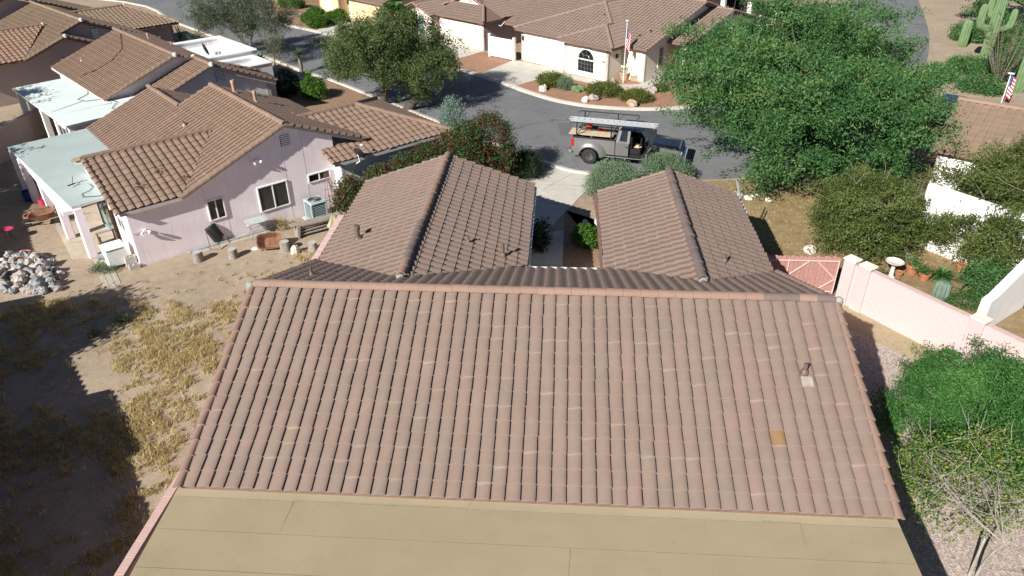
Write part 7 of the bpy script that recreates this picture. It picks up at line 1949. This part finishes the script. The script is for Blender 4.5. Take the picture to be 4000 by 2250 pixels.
# trellis, blue can, clay barrel, pallet fence on the house corner
tl = empty('garden_trellis', (-2.62, 14.35, 0), R(44), 'rust-brown fan trellis leaning in the corner of the pink house', 'trellis')
for x in (-.24, -.08, .08, .24): MB().tube([(x * 1.3, 0, 0), (x * .35, .16, 1.75)], .014, 5).build('upright', 'fascia_brown', tl)
for z, w in ((.45, .3), (.95, .24), (1.45, .16)): MB().tube([(-w, z * .09, z), (w, z * .09, z)], .012, 5).build('crosspiece', 'fascia_brown', tl)
wc = empty('watering_can', (-2.35, 13.85, 0), R(30), 'dark blue watering can beside the air conditioner', 'watering can'); MB().lathe([(.15, 0), (.16, .1), (.13, .28), (.1, .29)], 14).build('body', 'blue_plastic', wc, smooth=True); MB().tube([(.12, 0, .12), (.3, 0, .32)], [.03, .018], 8).build('spout', 'blue_plastic', wc); MB().tube([(-.12, 0, .08), (-.24, 0, .2), (-.1, 0, .3), (.05, 0, .34)], .015, 6).build('handle', 'blue_plastic', wc)
o = empty('concrete_planter', (-1.75, 13.0, 0), 0, 'grey concrete planter at the near end of the oleander hedge', 'planter'); MB().lathe([(.2, 0), (.25, .3), (.27, .55), (.23, .55), (.2, .48), (.0, .48)], 16).build('pot', 'concrete_block', o, smooth=True)
m = MB(); m.tube([(-7.3, 9.85, .05), (-5.6, 11.35, .05), (-4.1, 12.75, .05)], .05, 8); tag(m.build('irrigation_pipe', 'galvanised'), 'grey pipe lying along the foot of the pink wall', 'pipe')
# patio clutter at the left
tt_ = empty('wooden_table', (-15.4, 12.75, 0), R(20), 'small slatted wooden table beside the patio post', 'table')
for k in range(6): cb('slat', (-.38, -.32 + k * .108, .58), (.38, -.32 + k * .108 + .098, .61), 'wood_brown', tt_, .004)
for x in (-.32, .32):
    for y in (-.26, .26): MB().tube([(x, y, .58), (x * 1.05, y * 1.05, 0)], .02, 6).build('leg', 'wood_brown', tt_)
o = empty('pink_bucket', (-15.25, 12.85, .61), 0, 'bright pink bucket on the slatted wooden table', 'bucket'); MB().lathe([(.0, .01), (.15, .01), (.15, 0), (.19, .3), (.2, .3), (.2, .28), (.155, .02), (.0, .02)], 18).build('body', 'pink_plastic', o, smooth=True)
def clay_pot(name, lab, x, y, r, h, z=0, plant=None, mat='terracotta', group=None):
    o = empty(name, (x, y, z), 0, lab, 'flower pot', group); MB().lathe([(.0, .01), (r * .7, 0), (r * .95, h * .8), (r * 1.05, h * .8), (r * 1.05, h), (r * .9, h), (r * .85, h * .82), (.0, h * .8)], 16).build('pot', mat, o, smooth=True)
    if plant:
        V, F, t = leaf_cloud(np.array([(random.gauss(0, r * .5), random.gauss(0, r * .5), h + random.uniform(0, r)) for _ in range(26)]), 12, .07, .1, .35, up=.6); inst('plant', np_mesh('plant', V, F, plant, t), o)
    return o
clay_pot('clay_pot', 'terracotta pot beside the rusty wheelbarrow', -15.7, 12.3, .24, .36)
clay_pot('clay_bowl', 'terracotta bowl half buried in the rubble heap', -13.6, 8.75, .3, .3, .12)
o = empty('round_stand', (-15.5, 10.6, 0), 0, 'small round pink-topped stand in the shade at the left edge', 'stand'); MB().lathe([(.0, .5), (.24, .5), (.25, .53), (.0, .53)], 20).build('top', 'pink_plastic', o); 
for k in range(3): MB().tube([(.1 * math.cos(k * 2.1), .1 * math.sin(k * 2.1), .5), (.2 * math.cos(k * 2.1), .2 * math.sin(k * 2.1), 0)], .012, 5).build('leg', 'black_metal', o)
o = empty('blue_bin', (-17.3, 14.6, 0), 0, 'dark blue bin with pale rim beside the far patio post', 'bin'); MB().lathe([(.2, 0), (.24, .45), (.25, .45), (.25, .48), (.21, .48), (.18, .1), (0, .1)], 16).build('body', 'blue_plastic', o, smooth=True)
sh = empty('patio_shelf', (-10.75, 10.0, 0), R(44), 'dark metal bench frame with grey planks in front of the sliding door', 'bench')
for x in (-.3, .3):
    for y in (-.2, .2): cb('leg', (x - .03, y - .03, 0), (x + .03, y + .03, .75), 'wood_brown', sh, .005)
for z, y in ((.35, -.15), (.35, .02), (.72, .15)): cb('plank', (-.38, y, z), (.38, y + .15, z + .03), 'wood_grey', sh, .004)
m = MB(); m.tube([(-10.4, 9.1, .03), (-10.1, 9.25, .03), (-10.3, 9.0, .04), (-9.9, 9.05, .03), (-10.5, 8.9, .03), (-10.0, 8.8, .04)], .012, 5); tag(m.build('yellow_hose', 'wood_tan'), 'thin yellow-tan cord lying in the weeds by the cooler box', 'cord')
shrub('corner_weeds', 'green weeds round the foot of the cooler box', (-9.9, 8.3), [((-10.0, 8.3, .1), (.55, .4, .12))], 50, 24, (.12, .12, .05), .09, 'weed_green', .25)
shrub('wall_weeds', 'dry brown weeds at the foot of the pink wall', (-4.2, 12.2), [((-4.3, 12.2, .2), (.4, .25, .25))], 40, 24, (.1, .1, .12), .12, 'grass_dry', .12, up=.8)
# one stained tile low on the big slope
tile_mat('tile_stained', (0.24, 0.15, 0.075), (0.24, 0.15, 0.075), (0.24, 0.15, 0.075), pale_amt=0)
best = min((c for c in HM.roof.children if c.name.startswith('roof_tile') and not c.get('kind')), key=lambda c: (c.matrix_basis.translation - Vector((12.36, -3.8, 3.25))).length)
best.material_slots[0].link = 'OBJECT'; best.material_slots[0].material = MATS['tile_stained']; best['label'] = 'brown stained roof tile'
# front court: signs, lights
o = empty('yard_sign', (9.35, 12.3, 0), R(20), 'white shield-shaped yard sign in the entry court', 'sign'); MB().prism([(-.13, 0, .55), (0, 0, .38), (.13, 0, .55), (.13, 0, .72), (0, 0, .76), (-.13, 0, .72)], (0, .012, 0)).build('plate', 'white_paint', o); MB().tube([(0, .02, 0), (0, .02, .6)], .01, 6).build('stake', 'white_paint', o)
o = empty('white_figurine', (9.2, 11.7, 0), 0, 'small white garden figurine beside the shield sign', 'figurine'); MB().lathe([(.07, 0), (.06, .05), (.03, .12), (.055, .2), (.03, .26), (.04, .31), (.0, .35)], 12).build('body', 'white_paint', o, smooth=True)
cb('ladder_tip', (14.55, 10.3, 2.3), (14.75, 11.0, 2.34), 'galvanised', HM.root)
o = empty('leaning_ladder', (15.55, 11.4, 0), 0, 'short grey ladder leaning on the right tile gable eave', 'ladder')
for y in (-.18, .18): MB().tube([(.0, y, 0), (-.95, y, 2.95)], .028, 6).build('side_rail', 'aluminium', o)
for k in range(9): MB().tube([(-.095 * (k + .8), -.18, .295 * (k + .8)), (-.095 * (k + .8), .18, .295 * (k + .8))], .014, 6).build('rung', 'aluminium', o)
# cream house yard: flagpole, pots, figures
fp = empty('flagpole', (11.95, 35.55, 0), 0, 'white flagpole standing before the cream house', 'flagpole'); MB().tube([(0, 0, 0), (0, 0, 4.15)], [.03, .02], 8).build('pole', 'white_paint', fp); MB().lathe([(0, 0), (.12, .0), (.12, .03), (0, .04)], 12, (0, 0, 4.15)).build('finial', 'white_paint', fp)
def flag(lab, x, y, z, W, H, fold, rz, group='american flags'):
    f = empty('american_flag', (x, y, z), rz, lab, 'flag', group)
    nx = 16
    def P(u, v): return (W * u * fold + .02, .05 * math.sin(u * 9 + v * 2) * (1 - fold * .3) + .04 * math.sin(v * 5), -v - .35 * W * u * (1 - fold))
    for s in range(13):
        v0, v1 = H * s / 13, H * (s + 1) / 13; u0 = 0.0 if s > 6 else .4
        vs = []; fs = []
        for k in range(nx + 1): u = u0 + (1 - u0) * k / nx; vs += [P(u, v0), P(u, v1)]
        for k in range(nx): fs.append((2 * k, 2 * k + 1, 2 * k + 3, 2 * k + 2))
        m = MB(); m.add(vs, fs); m.build('stripe', 'flag_red' if s % 2 == 0 else 'flag_white', f, smooth=True)
    vs = []; fs = []
    for k in range(9): u = .4 * k / 8; vs += [P(u, 0), P(u, H * 7 / 13)]
    for k in range(8): fs.append((2 * k, 2 * k + 1, 2 * k + 3, 2 * k + 2))
    m = MB(); m.add(vs, fs); m.build('canton', 'flag_blue', f, smooth=True)
    m = MB()
    for i in range(6):
        for j in range(4):
            p = Vector(P(.4 * (i + .5) / 6, H * 7 / 13 * (j + .5) / 4)); 
            for sgn in (-1, 1):
                c = p + Vector((0, sgn * .008, 0)); st = [c + Vector((math.sin(q * .628) * (.028 if q % 2 == 0 else .012), 0, math.cos(q * .628) * (.028 if q % 2 == 0 else .012))) for q in range(10)]
                m.add(st, [tuple(range(10))])
    m.build('stars', 'flag_white', f)
    return f
flag('american flag hanging limp on the white flagpole', 11.98, 35.55, 3.75, 1.5, 1.35, .16, R(-15))
o = empty('porch_flag_bracket', (35.3, 31.6, 0), 0, 'short pole with disc top holding the flag at the right edge', 'flagpole'); MB().tube([(0, 0, 0), (0, 0, 1.9)], .03, 8).build('pole', 'white_paint', o); MB().lathe([(0, 0), (.2, 0), (.2, .03), (0, .05)], 12, (0, 0, 1.9)).build('disc', 'white_paint', o)
flag('small american flag near the saguaros at the right edge', 35.35, 31.55, 1.85, .9, 1.35, .3, R(-20))
clay_pot('planter_pot', 'brown pot with a loose pale shrub beside the flagpole', 12.1, 36.6, .36, .5, plant='leaf_lantana', mat='stone_tan')
o = empty('garden_figure', (12.75, 36.25, 0), 0, 'stone figures heaped on a block beside the cream corner wall', 'statue'); cb('plinth', (-.2, -.2, 0), (.2, .2, .35), 'stone_tan', o, .02); MB().lathe([(.2, .35), (.26, .42), (.22, .55), (.1, .6), (.14, .72), (.07, .86), (.0, .88)], 14).build('figure', 'stone_white', o, smooth=True)
rock('boulder', 'grey square stone at the foot of the cream corner wall', 11.3, 35.55, .24, 'stone_grey', (1, 1, 1), cat='boulder')
# pots and bird bath on the right
bb = empty('bird_bath', (20.33, 9.2, 0), 0, 'white bird bath with dark bowl rim behind the pink wall', 'bird bath'); MB().lathe([(.17, 0), (.15, .05), (.08, .12), (.07, .5), (.12, .58)], 16).build('pedestal', 'white_paint', bb, smooth=True); MB().lathe([(.1, .58), (.26, .64), (.33, .72), (.31, .73), (.24, .67), (.0, .65)], 20).build('bowl', 'stone_white', bb, smooth=True)
TP = 'terracotta pots under the olive trees'
clay_pot('clay_pot', 'large terracotta pot with bushy plant left of the lily', 21.25, 9.6, .26, .4, plant='leaf_fern', group=TP); clay_pot('clay_pot', 'bright terracotta pot with spiky plant in front of the lily', 21.5, 9.1, .22, .32, plant='leaf_palm', group=TP); clay_pot('clay_pot', 'small terracotta pot beside the bird bath', 20.65, 9.3, .15, .22, group=TP); clay_pot('clay_pot', 'orange pot in the shade under the grey olive tree', 23.2, 9.9, .2, .3, group=TP); clay_pot('clay_pot', 'orange pot against the white wall behind the olive tree', 24.0, 15.4, .22, .32, group=TP)
m = MB(); m.tube([(22.1 + .45 * math.cos(k * .45), 8.35 + .28 * math.sin(k * .45), .03) for k in range(15)] + [(23, 8.9, .03), (23.8, 8.8, .03)], .022, 6); tag(m.build('garden_hose', 'hose_dark'), 'dark garden hose looped on the ground behind the pink wall', 'hose')
for (x, y, lab) in ((20.75, 4.75, 'garden figure with red hat next to the pink wall'), (20.35, 4.3, 'garden figure with red hat nearer the green tree')):
    o = empty('garden_gnome', (x, y, 0), 0, lab, 'figurine', 'red-hatted garden figures'); MB().lathe([(.1, 0), (.11, .08), (.08, .2), (.07, .26)], 12).build('body', 'white_paint', o, smooth=True); MB().lathe([(.09, .25), (.08, .3), (.03, .4), (0, .44)], 12).build('hat', 'orange_plastic', o, smooth=True)
o = empty('red_whirligig', (-6.25, -.55, 0), 0, 'dark red pinwheel stake in the dry grass', 'pinwheel'); MB().tube([(0, 0, 0), (0, 0, .3)], .008, 5).build('stake', 'black_metal', o); m = MB()
for k in range(5): a = k * 1.257; m.add([(0, 0, .3), (.12 * math.cos(a), .12 * math.sin(a), .32), (.1 * math.cos(a + .6), .1 * math.sin(a + .6), .36)], [(0, 1, 2)])
m.build('vanes', 'flag_red', o)
